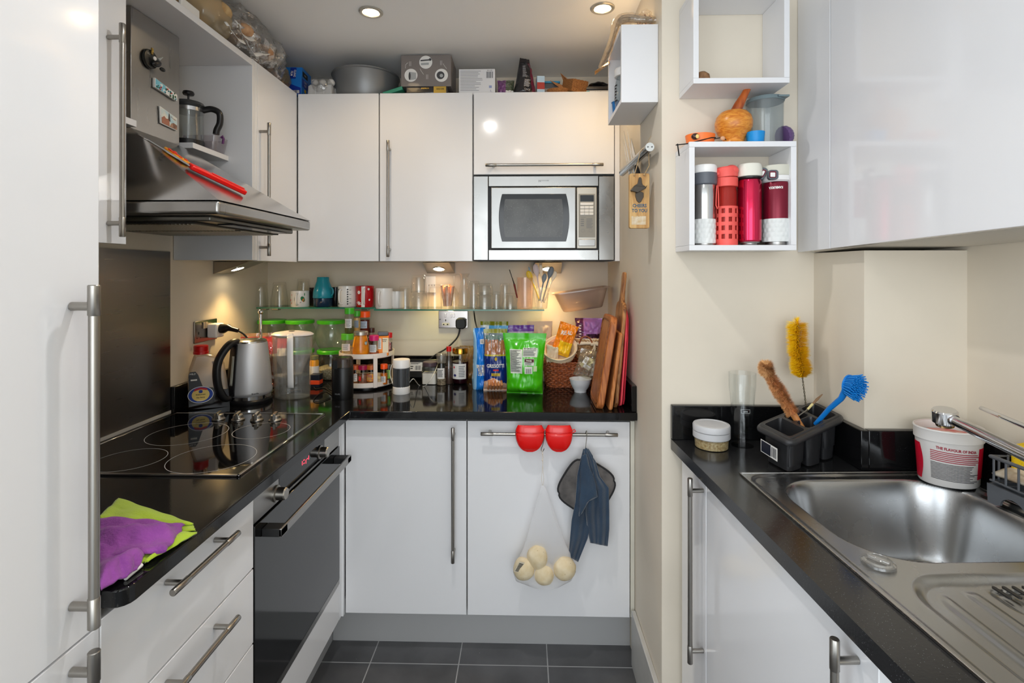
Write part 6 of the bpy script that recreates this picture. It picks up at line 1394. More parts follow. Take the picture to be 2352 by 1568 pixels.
patch(m, .004, .034, .088, .118, f1, 0, 10, 6); bars(m, .008, .030, .090, .109, 12, f2, 1, vert=True); patch(m, .038, .052, .098, .120, f1, 3, 4, 4)
m.obj('print', [LGY, INK, mat('brown_print', (80,30,30), .5), mat('label_palegreen', (200,220,170), .5)], t)
# ================================================================== wicker
WK = wood('wicker_brown', (176,98,56), (112,54,28), (20,20,20), .5, 6, .2); WK2 = wood('wicker_light', (214,176,126), (160,116,72), (20,20,20), .5, 6, .2)
def wicker(name, lab, c, w0, d0, w1, d1, h, rz, mt, rowh=.0085, amp=.0028, r=.0042, cat='basket', bumps=22):
    """woven basket: stacked wavy strands around uprights; w0,d0 base and w1,d1 rim size"""
    T = Matrix.Translation(c) @ Matrix.Rotation(rz, 4, 'Z'); t = thing(name, lab, cat, c, rz)
    def per(f, s, off=0):
        W = w0+(w1-w0)*s; D = d0+(d1-d0)*s; rc = min(W, D)*.22
        pts = rrect(W+2*off, D+2*off, rc, 6); n = len(pts); ls = [0]
        for i in range(n): a, b = pts[i], pts[(i+1) % n]; ls.append(ls[-1]+math.hypot(b[0]-a[0], b[1]-a[1]))
        x = (f % 1)*ls[-1]
        for i in range(n):
            if ls[i+1] >= x: h_ = (x-ls[i])/max(ls[i+1]-ls[i], 1e-9); a, b = pts[i], pts[(i+1) % n]; return a[0]+(b[0]-a[0])*h_, a[1]+(b[1]-a[1])*h_
    nr = int(h/rowh); m = M(T); ns = bumps*6
    for j in range(nr):
        s = (j+.5)/nr; pp = []
        for i in range(ns):
            f = i/ns; o = amp*math.sin(f*bumps*PI*2+PI*(j % 2)); x, y = per(f, s, o); pp.append((x, y, s*h+.0012*math.sin(i*1.3+j)))
        m.tube(pp, r, 6, closed=True)
    m.obj('weave', mt, t)
    m = M(T)
    for k in range(bumps*2): x0, y0 = per(k/(bumps*2)+.01, 0); x1, y1 = per(k/(bumps*2)+.01, 1); m.tube([(x0, y0, 0), (x1, y1, h)], .0022, 5)
    m.prism([per(i/40, 0) for i in range(40)], 'z', 0, .004); m.obj('stakes', mt, t)
    m = M(T)
    for ph_ in (0, PI):
        m.tube([(lambda q_: (q_[0], q_[1], h+.002+.0035*math.cos(i*.9+ph_)))(per(i/140, 1, .0035*math.sin(i*.9+ph_))) for i in range(140)], .0035, 6, closed=True)
    m.obj('rim', mt, t); return t, T
bc = PZ(1300, 893, WZ); bw = .225
bcx = PY(1303, 893, 2.33).x; tB, TB_ = wicker('wicker_basket', 'reddish-brown wicker basket on the back worktop behind the white bowl', Vector((bcx, 2.335, WZ)), .19, .19, .215, .215, .105, .05, WK, bumps=26)
tS, TS_ = wicker('wicker_basket', 'small pale wicker basket with cream lining and handle, stacked upon the brown one', Vector((PY(1352, 800, 2.36).x, 2.365, WZ+.112)), .085, .12, .13, .15, .085, -.15, WK2, rowh=.0075, amp=.0022, r=.0036, bumps=16)
CLOTHC = mat('cloth_cream', (232,216,190), .9, bump=.25, bscale=40)
m = M(TS_)
def lin(u, v):
    a = 2*PI*u; W = .069+.006*N3(u*8, v*2); sx_, sy_ = W, W*1.14; e = (abs(math.cos(a))**4+abs(math.sin(a))**4)**-.25
    return Vector((e*sx_*math.cos(a)*(1-.12*v*0+.0), e*sy_*math.sin(a), .092-.026*(1-v)*(1+.3*N3(u*6))+ (.004 if v > .9 else 0)))
m.grid(lin, 60, 6); m.obj('lining', CLOTHC, tS, solid=.002, smooth=70)
m = M(TS_)
for ph_ in (0, 2*PI/3, 4*PI/3): m.tube([(-.01+.028*math.sin((i/24-.5)*PI)+.002*math.cos(i*.7+ph_), -.078+.002*math.sin(i*.7+ph_), .07+.035*math.cos((i/24-.5)*PI)) for i in range(25)], .0028, 6)
m.obj('handle', WK, tS)
m = M(TS_); 
for s_ in (-1, 1): m.ball((.03+.008*s_, -.085, .072), (.011, .004, .006), 12, A=Matrix.Rotation(.5*s_, 4, 'Y')); m.tube([(.03, -.084, .072), (.027+.004*s_, -.087, .05), (.014+.01*s_, -.088, .028)], [.003, .0035, .004], 8)
m.obj('bow', CLOTHC, tS)
# purple bag in the small basket
c = TS_ @ Vector((0, 0, .05)); t = thing('snack_bag', 'purple foil bag lying in the small pale basket under the translucent tub', 'bag', c)
bg = Bag((c.x, c.y+.0, c.z+.01), .125, .12, .09, rz=-.1, seed=52, crump=.008, bot=0, top=.04); m = M(); bg.mesh(m, lambda u, v: 1 if u < .3 else 0)
m.obj('film', [FOIL('foil_violet', (176,120,186)), FOIL('foil_plum', (96,44,84))], t, smooth=60)
m = M(); f1 = bg.fn(.0012); patch(m, -.012, .052, .022, .052, f1, 0); txt(m, 'ONION', .012, lambda x, y: bg.fn(.002)(x+.020, y+.030), 1, sx=.8, bold=.0004); bars(m, -.046, -.034, .03, .09, 5, bg.fn(.001), 2); m.obj('print', [mat('purple_dark', (56,20,50), .4), mat('peach', (250,190,120), .5), PAPER], t)
# cream coiled bowl tipped towards the room with orange bag
c = Vector((PY(1287, 820, 2.255).x, 2.275, WZ+.152)); t = thing('coil_basket', 'cream cloth-lined round coil basket tilted open in the brown basket', 'basket', c)
A = Matrix.Translation(c) @ Matrix.Rotation(.62, 4, 'X') @ Matrix.Rotation(-.1, 4, 'Y')
m = M(A); 
for j in range(8):
    rr = .050+.018*math.sin(j/7*PI/2)*1.0; m.tube([(rr*math.cos(2*PI*i/48), rr*math.sin(2*PI*i/48), -.035+.0072*j) for i in range(48)], .0046, 8, closed=True)
m.rev([(0,-.036), (.05,-.036), (.05,-.03), (0,-.03)], (0,0,0), 32); m.obj('coils', mat('coil_cream', (222,200,168), .85, bump=.5, bscale=200), t)
m = M(A); m.grid(lambda u, v: Vector(((.070+.004*N3(u*9, v)-.006*math.cos(v*PI))*math.cos(2*PI*u), (.070+.004*N3(u*9, v)-.006*math.cos(v*PI))*math.sin(2*PI*u), .006+.020*v+.003*N3(u*7, 5))), 60, 6); m.obj('lining', CLOTHC, t, solid=.003, smooth=70)
c2 = A @ Vector((0, .0, -.02)); t = thing('snack_bag', 'bright orange snack bag with white letters poking out of the coil basket', 'bag', c2)
bg = Bag((c2.x-.004, c2.y+.0, c2.z), .085, .145, .04, rz=-.15, seed=61, crump=.007, top=.05, bot=.04); bg.T = bg.T @ Matrix.Rotation(.32, 4, 'Y'); m = M(); bg.mesh(m, lambda u, v: 1 if v < .45 and u > .3 else 0); m.obj('film', [FOIL('foil_orange', (246,140,20)), FOIL('foil_yellow', (246,200,30))], t, smooth=60)
m = M(); f1 = bg.fn(.0012); txt(m, 'REAL', .024, lambda x, y: f1(x*.9+.0, .105+y+x*.25), 0, bold=.0008); m.obj('print', PAPER, t)
m = M(); c = Vector((PY(1270, 775, 2.24).x, 2.25, WZ+.16))
m.grid(lambda u, v: Vector((c.x-.026+.05*u, c.y-.01+.02*u+.008*math.sin(v*4)+.006*N3(u*5, v*5), c.z-.055+.085*v-.02*u+.006*N3(u*6, v*3, 4))), 18, 18)
tag(m.obj('cloth', CLOTHC, solid=.004, smooth=70), 'crumpled cream cloth draped over the left side of the coil basket', 'cloth')
# clear bag with papers over the front right corner
c = Vector((PY(1343, 850, 2.22).x, 2.212, WZ+.052)); t = thing('plastic_bag', 'crinkled clear plastic bag of labels drooping over the brown basket corner', 'bag', c)
bg = Bag((c.x, c.y, c.z), .105, .12, .055, seed=71, crump=.010, top=.0, bot=0, wt=.9); bg.T = bg.T @ Matrix.Rotation(.25, 4, 'Y'); m = M(); bg.mesh(m, None, 24, 24); m.obj('film', clear('film_crinkle', (250,248,240), .16, .8, .06, haze=.30, hazec=(226,218,196), bump=.8), t, smooth=25)
m = M(); rn = random.Random(12)
for i in range(9):
    u, v = rn.uniform(.2,.8), rn.uniform(.25,.8); p = bg.pt(u, v, 1, -.006); m.T = Matrix.Translation(p) @ Euler((rn.uniform(-.5,.5), rn.uniform(-1.5,1.5), rn.uniform(-.5,.5))).to_matrix().to_4x4(); m.box(-.016, .016, 0, .0006, -.009, .009, i % 2)
o = m.obj('labels', [mat('paper_yellowish', (230,220,170), .6), PAPER], t); o['kind'] = 'stuff'
# translucent tub tilted on top
c = Vector((PY(1338, 700, 2.35).x, 2.36, 1.262)); t = thing('plastic_tub', 'large translucent plastic food tub tilted on top of the baskets', 'tub', c)
A = Matrix.Translation(c) @ Matrix.Rotation(-.14, 4, 'Y')
TP = clear('tub_translucent', (236,224,214), .08, .6, .15, haze=.45, hazec=(206,186,172))
m = M(A)
for w_, ww, dd, z in ((0, .17, .12, 0), (1, .245, .17, .085)): pass
def lf(w_, d_, z, r_=.03): return [(x, y, z) for x, y in rrect(w_, d_, r_, 5)]
loft(m, [lf(.17, .11, .0), lf(.178, .118, .003), lf(.235, .165, .083), lf(.235, .165, .085), lf(.255, .185, .086), lf(.255, .185, .089), lf(.233, .163, .089), lf(.176, .116, .005), lf(.168, .108, .003)], cap=True); m.obj('tub', TP, t, smooth=40)
m = M(A); m.ball((.02, -.01, .026), (.055, .035, .02)); m.obj('contents', mat('dark_bag', (96,86,92), .4), t)
# white bowl
c, r, h = put(1333, 905, 51, 867, WZ); r *= .98; h *= .80
t = thing('bowl', 'small white porcelain footed bowl in front of the brown basket', 'bowl', c)
M().rev([(0,.004), (r*.45,.004), (r*.5,0), (r*.56,0), (r*.55,.006), (r*.78,h*.4), (r*.92,h*.7), (r*.99,h*.97), (r*1.0,h), (r*.95,h), (r*.87,h*.72), (r*.7,h*.42), (r*.4,h*.22), (0,h*.18)], c, 48).obj('dish', mat('porcelain', (226,228,230), .12, coat=.4), t, smooth=60)
# ================================================================== chopping boards
def board(name, lab, cat, xb, lean, y0, y1, h, th, mt, outline=None, groove=False, bev=.004, rc=.03):
    """board standing on edge, leaning to the right wall"""
    t = thing(name, lab, cat, (xb+th/2, (y0+y1)/2, WZ), group='chopping boards leaning by the wall')
    al = math.atan2(lean, h); T = Matrix.Translation((xb, (y0+y1)/2, WZ+.0005)) @ Matrix.Rotation(al, 4, 'Y')
    w_ = y1-y0; pts = outline or rrect(w_, h, rc, 6, 0, h/2)
    m = M(T); m.prism(pts, 'x', 0, th); m.obj('board', mt, t, bev=bev)
    if groove:
        m = M(T); g = rrect(w_-.035, h-.035, rc*.6, 6, 0, h/2)
        m.tube([(-.0002, a, b) for a, b in g], .0035, 8, closed=True); m.obj('juice_groove', wood('groove_wood', (150,88,44), (110,60,28), (8,1,8), .5), t)
    return t
BW1 = wood('board_wood', (192,118,64), (150,82,40), (10,10,1.4), .45, 7); BW2 = wood('board_wood_light', (206,136,78), (168,100,52), (10,10,1.4), .5, 8); BW3 = wood('board_wood_olive', (190,134,80), (120,74,40), (8,8,1.2), .4, 9)
board('chopping_board', 'thick wooden chopping board with juice groove at the front of the leaning boards', 'chopping board', .262, .056, 1.878, 2.075, .345, .025, BW1, groove=True, rc=.035)
board('chopping_board', 'thin wooden chopping board just behind the thick grooved one', 'chopping board', .306, .040, 1.875, 2.05, .285, .013, BW2, rc=.012)
hw = .075; pd = [(-hw, .02), (-hw+.02, 0), (hw-.02, 0), (hw, .02), (hw, .37), (hw-.015, .388), (.03, .395), (.020, .41), (.017, .44), (.018, .49), (.010, .506), (-.010, .506), (-.018, .49), (-.017, .44), (-.020, .41), (-.03, .395), (-hw+.015, .388), (-hw, .37)]
t = board('chopping_board', 'wooden paddle board with long rounded handle rising above the other boards', 'chopping board', .330, .045, 1.90, 2.05, .506, .014, BW3, outline=pd, bev=.004)
PK = mat('board_pink', (244,84,96), .4, sss=.05); PK2 = mat('board_red', (214,44,66), .4)
ob = [(-.11, .03), (-.10, .012), (-.06, 0), (.06, 0), (.10, .012), (.11, .03), (.115, .22), (.10, .33), (.04, .375), (-.04, .375), (-.085, .345), (-.108, .26)]
board('chopping_board', 'salmon-pink plastic chopping board standing behind the wooden ones', 'chopping board', .352, .026, 1.895, 2.09, .375, .006, PK, outline=[(a*.85, b) for a, b in ob], bev=.002)
board('chopping_board', 'red plastic chopping board nearest the side wall', 'chopping board', .364, .022, 1.91, 2.10, .365, .006, PK2, outline=[(a*.82, b*.96) for a, b in ob], bev=.002)
# ================================================================== glass shelf
SY0, SY1 = 2.345, YB-.002
def gshelf(x0, x1, y0, z, lab):
    t = thing('glass_shelf', lab, 'shelf', ((x0+x1)/2, (y0+SY1)/2, z)); m = M().box(x0, x1, y0, SY1, z, z+.006)
    m.obj('pane', [clear('shelf_glass', (232,244,240), .06, .7, .01)], t)
    M().box(x0, x1, y0-.0008, y0+.0005, z, z+.006).obj('front_edge', mat('glass_edge', (40,120,96), .15, coat=.3), t)
    return t
sx0 = -1.24; sxm = PY(858, 706, SY0).x; sxe = PY(1250, 708, SY0).x
t = gshelf(sx0, sxm+.01, SY0+.0, SH-.006, 'left glass shelf along the back wall carrying the mugs'); 
for px in (575, 627, 835): x = max(PY(px, 708, 2.36).x, sx0+.015); M().box(x-.016, x+.016, SY0+.03, SY0+.06, SH-.016, SH-.0065).obj('bracket', STEELH, t, bev=.002)
t = gshelf(sxm+.006, sxe, SY0-.015, SH-.0065-.0065, 'right glass shelf along the back wall carrying the drinking glasses')
x = PY(1091, 730, 2.40).x; m = M(); m.tube([spl([(x, SY0-.012, SH-.018), (x, SY0-.005, SH-.04), (x+.001, 2.42, SH-.09), (x+.002, YB-.002, SH-.15)], i/20) if False else spl([Vector((x, SY0+.0, SH-.017)), Vector((x, SY0+.02, SH-.03)), Vector((x+.001, SY0+.06, SH-.07)), Vector((x+.002, YB-.006, SH-.12))], i/20) for i in range(21)], .0035, 8); m.obj('bracket', mat('bracket_grey', (110,112,110), .3, 1), t)
SR_ = SH-.0065; FY = 2.385; BY_ = 2.455
GL = clear('tumbler_glass', (254,254,253), .05, 1.0, .01)
def tumbler(px, wpx, ytop, Y, z0, lab, taper=.8, inv=True, grp='upturned tumblers on the glass shelf', nm='drinking_glass', mt=None, base=.0):
    c = PY(px, 703, Y); c.z = z0; r = wpx/2*mpp(c); h = max(PY(px, ytop, Y).z-z0, .03)
    t = thing(nm, lab, 'glass', c, group=grp); th = .0022
    if inv: pr = [(r, 0), (r*.98, h*.3), (r*(taper+.06), h*.8), (r*taper, h-.004), (r*taper*.93, h), (0, h), (0, h-.012), (r*taper*.82, h-.012), (r*(taper+.06)-th, h*.75), (r*.98-th, h*.3), (r-th, 0)]
    else: pr = [(0, 0), (r*taper, 0), (r*taper, .004), (r, h), (r-th, h), (r*taper-th, .010), (0, .010)]
    m = M().rev(pr+([pr[0]] if inv else []), c, 36); m.obj('glass', mt or GL, t, smooth=50); return t
tumbler(598, 34, 650, BY_-.03, SH, 'leftmost upturned glass on the mug shelf, next to the wall', .8)
tumbler(642, 38, 648, BY_-.03, SH, 'wider upturned glass between the leftmost glass and the robin mug', .72)
tumbler(697, 30, 640, BY_, SH, 'faint glass standing behind the robin mug', .85)
def mug(px, wpx, ytop, Y, z0, lab, mt, hang, inv=False, prof=None, deco=None, grp='mugs on the glass shelf', ybase=703, hmt=None, hs=1.0):
    c = PY(px, ybase, Y); c.z = z0; r = wpx/2*mpp(c); h = PY(px, ytop, Y).z-z0
    t = thing('mug', lab, 'mug', c, group=grp)
    if prof: pr = [(a*r, b*h) for a, b in prof]
    else: pr = [(r*.92, 0), (r, .004), (r, h-.001)]
    if inv: m = M().rev([(pr[0][0], 0)]+pr[1:]+[(0, h)], c, 40)
    else: m = M().shell(pr, c, .003, 40)
    m.obj('cup', mt, t, smooth=50)
    d = Vector((math.cos(hang), math.sin(hang), 0)); rr = r if not prof else r*.96
    zc = h*.5 if not inv else h*.30; rh = h*.33 if not inv else h*.18
    pp = [c+d*(rr-.002)+Vector((0,0,zc+rh)), c+d*(rr+.012*hs)+Vector((0,0,zc+rh*1.02)), c+d*(rr+.021*hs)+Vector((0,0,zc+rh*.6)), c+d*(rr+.022*hs)+Vector((0,0,zc-rh*.3)), c+d*(rr+.013*hs)+Vector((0,0,zc-rh*.95)), c+d*(rr-.003)+Vector((0,0,zc-rh))]
    M().tube([spl(pp, i/20) for i in range(21)], .0042 if not inv else .0035, 10).obj('handle', hmt or mt, t, smooth=60)
    if deco: m = M(); mts = deco(m, c, r, h); m.obj('decoration', mts, t)
    return t
PORC = mat('mug_white', (236,232,226), .15, coat=.4)
def deco_robin(m, c, r, h):
    fn = cylfn(c, r, -PI/2, .0005)
    def bl(x, z, a, b, mi, rot=0): m.add([fn(x+a*math.cos(2*PI*i/20)*math.cos(rot)-b*math.sin(2*PI*i/20)*math.sin(rot), z+a*math.cos(2*PI*i/20)*math.sin(rot)+b*math.sin(2*PI*i/20)*math.cos(rot)) for i in range(20)], [tuple(range(20))], mi)
    bl(.030, h*.5, .009, .013, 1, .5); bl(.034, h*.42, .0065, .008, 2); bl(.038, h*.78, .002, .007, 1); bl(-.034, h*.42, .006, .004, 0, .8); bl(-.026, h*.25, .003, .003, 2); bl(-.024, h*.75, .002, .002, 0); bl(-.008, h*.5, .001, .009, 3); bl(.02, h*.3, .004, .0015, 3, .6)
    return [REDP, mat('deco_green', (30,120,70), .4), mat('deco_orange', (230,120,60), .4), INKG]
mug(689, 41, 667, FY, SH, 'short white mug with a small bird and leaf pattern', PORC, -PI/2+.15, deco=deco_robin)
mug(722, 22, 660, BY_, SH, 'dark brown mug half hidden behind the teal one', mat('mug_brown', (42,26,26), .2), PI/2)
NAVY = mat('mug_navy', (16,44,70), .12, coat=.5); TEAL = mat('mug_teal', (24,140,160), .25, coat=.3)
mug(742, 42, 684, FY, SH, 'glossy navy mug under the upturned teal mug', NAVY, PI/2)
zt1 = PY(742, 684, FY).z+.0005
mug(742, 44, 636, FY, zt1, 'upturned tapering teal mug stacked on the navy mug', TEAL, -.4, inv=True, prof=[(.98,0), (1.02,.03), (.97,.35), (.80,.6), (.64,.8), (.60,.98), (.58,1.0)], hs=.8)
mug(771, 24, 659, BY_-.03, SH, 'black mug half hidden behind the patterned white mug', mat('mug_black', (14,14,18), .15), PI/2)
def deco_bw(m, c, r, h):
    fn = cylfn(c, r, -PI/2, .0005); rn = random.Random(3)
    for x in (-.034, .014):
        for j in range(7): z = h*.12+h*.78*j/7; m.add([fn(x, z), fn(x+.006, z+.004), fn(x+.0015, z+.009), fn(x-.002, z+.005)], [(0,1,2,3)])
    for j in range(4): patch(m, .022, .032, h*(.2+.2*j), h*(.2+.2*j)+.0015, fn); 
    return [INK]
mug(798, 43, 656, FY, SH, 'white mug with black zigzag bands and its handle to the front', PORC, -PI/2-.25, deco=deco_bw)
def deco_fl(m, c, r, h):
    fn = cylfn(c, r, -PI/2, .0005)
    def fl(x, z, s):
        for k in range(6): a = 2*PI*k/6; m.add([fn(x+s*.6*math.cos(a)+s*.5*math.cos(2*PI*i/12), z+s*.6*math.sin(a)+s*.5*math.sin(2*PI*i/12)) for i in range(12)], [tuple(range(12))])
    fl(-.016, h*.7, .0075); fl(.030, h*.85, .005)
    for k in range(5): a = .3+k*.5; x, z = -.018, h*.1; m.add([fn(x+.002*math.sin(a), z), fn(x+.012*math.cos(a)-.003, z+.016*math.sin(a)), fn(x+.016*math.cos(a), z+.020*math.sin(a)+.001), fn(x+.012*math.cos(a)+.003, z+.014*math.sin(a))], [(0,1,2,3)])
    fl(.034, h*.35, .004); patch(m, -.003, .012, .002, h-.002, fn, 0, 4, 8)
    return [PORC]
mug(838, 41, 656, FY, SH, 'red mug with white floral print, handle towards the room', mat('mug_red', (186,16,26), .2, coat=.4), -PI/2+.25, deco=deco_fl, hmt=PORC)
mug(882, 40, 661, FY-.01, SR_, 'plain tall white mug at the left end of the right glass shelf', PORC, -PI/2-.12)
mug(912, 32, 668, FY+.02, SR_, 'small white mug with a whisker mark, to the right of the plain white mug', PORC, -PI/2-.5)
tumbler(931, 32, 657, FY, SR_, 'stubby upturned glass right of the white mugs', .82)
tumbler(962, 44, 668, FY-.005, SR_, 'lower ribbed glass of the tall stacked pair', .80); 
z = PY(962, 671, FY).z; tumbler(962, 36, 631, FY-.005, z+.001, 'upper ribbed glass of the tall stacked pair', .86)
tumbler(999, 32, 653, FY-.005, SR_, 'faceted short glass in front of the wall switch', .84)
# glass with straws
c = PY(1028, 703, FY); c.z = SR_; t = tumbler(1028, 32, 672, FY, SR_, 'straight glass filled with pale pink wafer straws', .9, inv=False)
m = M(); rn = random.Random(7)
for i in range(12):
    a = 2*PI*i/12; r = .012+.009*(i % 2); m.tube([c+Vector((r*math.cos(a)*.7, r*math.sin(a)*.7, .012)), c+Vector((r*1.4*math.cos(a), r*1.2*math.sin(a), .108+rn.uniform(-.006,.008)))], .0055, 8)
o = m.obj('wafer_straws', mat('wafer', (238,196,166), .6, col2=(222,168,136), vscale=50), None); tag(o, 'bundle of pinkish wafer straws standing in the straight glass', 'straws'); o['kind'] = 'stuff'
def flute(px, ytop, Y, lab, rb=.026):
    c = PY(px, 703, Y); c.z = SR_; h = PY(px, ytop, Y).z-SR_; t = thing('champagne_flute', lab, 'glass', c, group='flutes on the glass shelf')
    M().rev([(rb*.85, 0), (rb*.92, h*.2), (rb*.95, h*.38), (rb*.6, h*.52), (.005, h*.62), (.004, h*.93), (rb*.9, h*.985), (rb, h*.995), (rb, h), (0, h), (0, h*.985), (.002, h*.9), (.002, h*.62), (rb*.55, h*.5), (rb*.9, h*.38), (rb*.87, h*.2), (rb*.80, 0), (rb*.85, 0)], c, 32).obj('glass', GL, t, smooth=50)
flute(1043, 628, FY+.015, 'upturned stemmed glass behind the wafer straws')
c = PY(1066, 703, FY+.02); c.z = SR_; h = PY(1066, 628, FY+.02).z-SR_
t = thing('carafe', 'waisted clear carafe with flared lip in the middle of the right glass shelf', 'carafe', c)
M().rev([(0,0), (.026,0), (.029,.01), (.030,h*.35), (.020,h*.62), (.0155,h*.78), (.020,h*.92), (.027,h), (.0255,h), (.018,h*.92), (.0135,h*.78), (.018,h*.62), (.028,h*.35), (.027,.012), (0,.008)], c, 36).obj('glass', GL, t, smooth=50)
tumbler(1088, 30, 645, BY_-.02, SR_, 'upturned glass at the back beside the carafe', .85)
tumbler(1113, 44, 672, FY-.005, SR_, 'lower wide tumbler of the stacked pair in the middle of the right shelf', .86); z = PY(1113, 676, FY).z
tumbler(1113, 41, 650, FY-.005, z+.001, 'upper wide tumbler of the stacked pair in the middle of the right shelf', .80)
tumbler(1140, 24, 670, FY, SR_, 'small thick shot glass right of the wide stacked tumblers', .85)
tumbler(1160, 26, 650, BY_-.02, SR_, 'taller narrow upturned glass behind the two small glasses', .85)
tumbler(1172, 37, 673, FY-.005, SR_, 'short flared glass with thick base next to the measuring beaker', .68)
a = PY(1188, 684, FY-.02); b = PY(1181, 652, FY-.02); d = PY(1170, 619, FY-.02)
t = thing('metal_skewer', 'thin dark tool with red-brown handle leaning over the small glasses', 'tool', a); M().tube([a, b], [.0035, .0048], 10).obj('handle', mat('handle_redbrown', (120,44,34), .4), t); M().tube([b, b.lerp(d, .5), d], [.003, .0016, .002], 8).obj('shaft', mat('shaft_dark', (60,48,44), .4, .6), t)
c = PY(1206, 703, FY+.0); c.z = SR_; h = PY(1206, 637, FY).z-SR_
t = thing('measuring_beaker', 'pinkish translucent measuring beaker left of the spoon cup', 'measuring jug', c); M().shell([(.033,0), (.035,.003), (.038,h)], c, .002, 40).obj('beaker', clear('beaker_pink', (255,250,247), .04, .5, .06, haze=.14, hazec=(240,214,204)), t)
m = M(); fn = cylfn(c, .0365, -PI/2+.5, .001)
for j in range(7): patch(m, 0, .008 if j % 2 else .005, h*(.2+.1*j), h*(.2+.1*j)+.0012, fn)
patch(m, .008, .0092, h*.15, h*.9, fn); m.obj('scale_marks', mat('marks_brown', (150,110,90), .5), t)
c = PY(1243, 703, FY-.005); c.z = SR_; h = PY(1243, 660, FY).z-SR_
t = thing('spoon_cup', 'clear plastic cup crammed with plastic spoons at the right shelf end', 'cup', c); M().shell([(.026,0), (.028,.003), (.038,h)], c, .0015, 36).obj('cup', clear('cup_clear', (250,250,250), .06, .8, .03, haze=.06), t)
def spoon(bx, by, tx, ty, dy, col, lab, w_=.0125, fork=False, grp='plastic spoons in the clear cup'):
    p0 = PY(bx, by, FY+dy*.5); p0.z = max(p0.z, SR_+.006); p1 = PY(tx, ty, FY+dy); d = (p1-p0).normalized(); s_ = d.cross(Vector((0,1,0))).normalized(); L_ = (p1-p0).length
    t = thing('plastic_spoon', lab, 'spoon', p0, group=grp); n_ = s_.cross(d)
    def sf(u, v):
        x = (u*2-1); z = v; wd_ = .0032 if v < .66 else .0032+(w_-.0032)*math.sin(PI/2*min((v-.66)/.2, 1)) if v < .86 else w_*math.sqrt(max(1-((v-.86)/.14)**2, .0))
        return p0+d*L_*v+s_*x*wd_+n_*(.003*(1-x*x)*(1 if v > .66 else .2))
    M().grid(sf, 8, 40).obj('spoon', col, t, solid=.0014, smooth=60)
SG1 = mat('spoon_grey', (112,118,124), .4); SW = mat('spoon_pinkwhite', (222,200,196), .4); SYL = mat('spoon_yellow', (236,196,30), .4); SBL = mat('spoon_blue', (150,176,190), .4); SCR = mat('spoon_cream', (236,220,196), .4)
spoon(1244, 695, 1229, 606, -.01, SW, 'pinkish white plastic spoon, tallest and left of centre in the cup', .0135)
spoon(1250, 695, 1241, 605, .01, SCR, 'narrow cream plastic spoon in the middle of the cup', .008)
spoon(1246, 692, 1268, 612, -.018, SG1, 'large grey plastic spoon leaning right in the cup', .0135)
spoon(1240, 690, 1252, 628, -.022, mat('spoon_darkgrey', (130,136,140), .4), 'lighter grey plastic spoon in front of the large grey one', .011)
spoon(1252, 690, 1276, 622, .012, SCR, 'cream plastic spoon furthest right behind the grey spoons', .012)
spoon(1240, 690, 1212, 622, .008, SYL, 'yellow plastic spoon leaning far left in the cup', .0135)
spoon(1238, 690, 1214, 612, .018, SBL, 'thin blue-grey plastic stick behind the yellow spoon', .004)
# ================================================================== towel on the left worktop
def clothp(px, py, dz=0): p = PZ(px, py, WZ+.012); p.z += dz; return p
def cpatch(c4, f, nu=36, nv=30, amp=.006, seed=1, mt=None, name='fold', base=.012, par=None, wav=3):
    P = [PZ(a, b, WZ+base) for a, b in c4]
    def fn(u, v):
        p = (P[0]*(1-u)+P[1]*u)*(1-v)+(P[3]*(1-u)+P[2]*u)*v
        e = 1-max(abs(2*u-1), abs(2*v-1))**5
        z = WZ+.003+(base-.003)*(.4+.6*e)+amp*e*math.sin(v*wav*PI+u*2+seed)+amp*.5*N3(u*4+seed, v*4)*1.5
        p = p+Vector((.004*N3(u*5, v*5, seed), .004*N3(u*5, v*5, seed+9), 0)); p.z = max(z, WZ+.003); return p
    return M().grid(fn, nu, nv).obj(name, mt, par, solid=.0035, smooth=80)
t = thing('microfibre_cloth', 'crumpled purple and lime microfibre cloths at the near end of the worktop', 'cloth', clothp(300, 1240))
PU = mat('cloth_purple', (150,74,160), .95, bump=1, bscale=220, sheen=.2, col2=(126,56,138), vscale=20); LI = mat('cloth_lime', (172,200,44), .95, bump=.8, bscale=350, sheen=.3)
cpatch([(215,1200),(440,1200),(450,1216),(215,1250)], None, seed=3, mt=LI, name='lime_layer', base=.006, par=t, amp=.002)
cpatch([(222,1185),(272,1138),(444,1196),(300,1215)], None, seed=2, mt=LI, name='lime_layer', base=.014, par=t, amp=.003)
cpatch([(300,1290),(352,1225),(453,1218),(340,1285)], None, seed=5, mt=LI, name='lime_layer', base=.010, par=t, amp=.004)
cpatch([(210,1178),(425,1186),(382,1245),(212,1262)], None, seed=1, mt=PU, name='purple_layer', base=.030, par=t, amp=.010, wav=3.3)
cpatch([(212,1245),(344,1238),(316,1290),(232,1338)], None, seed=7, mt=PU, name='purple_layer', base=.022, par=t, amp=.009, wav=3)
p = PZ(288, 1328, WZ+.004); q_ = PZ(325, 1297, WZ+.006); m = M().tube([p, q_], .0035, 8); m.obj('white_tag', PAPER, t)
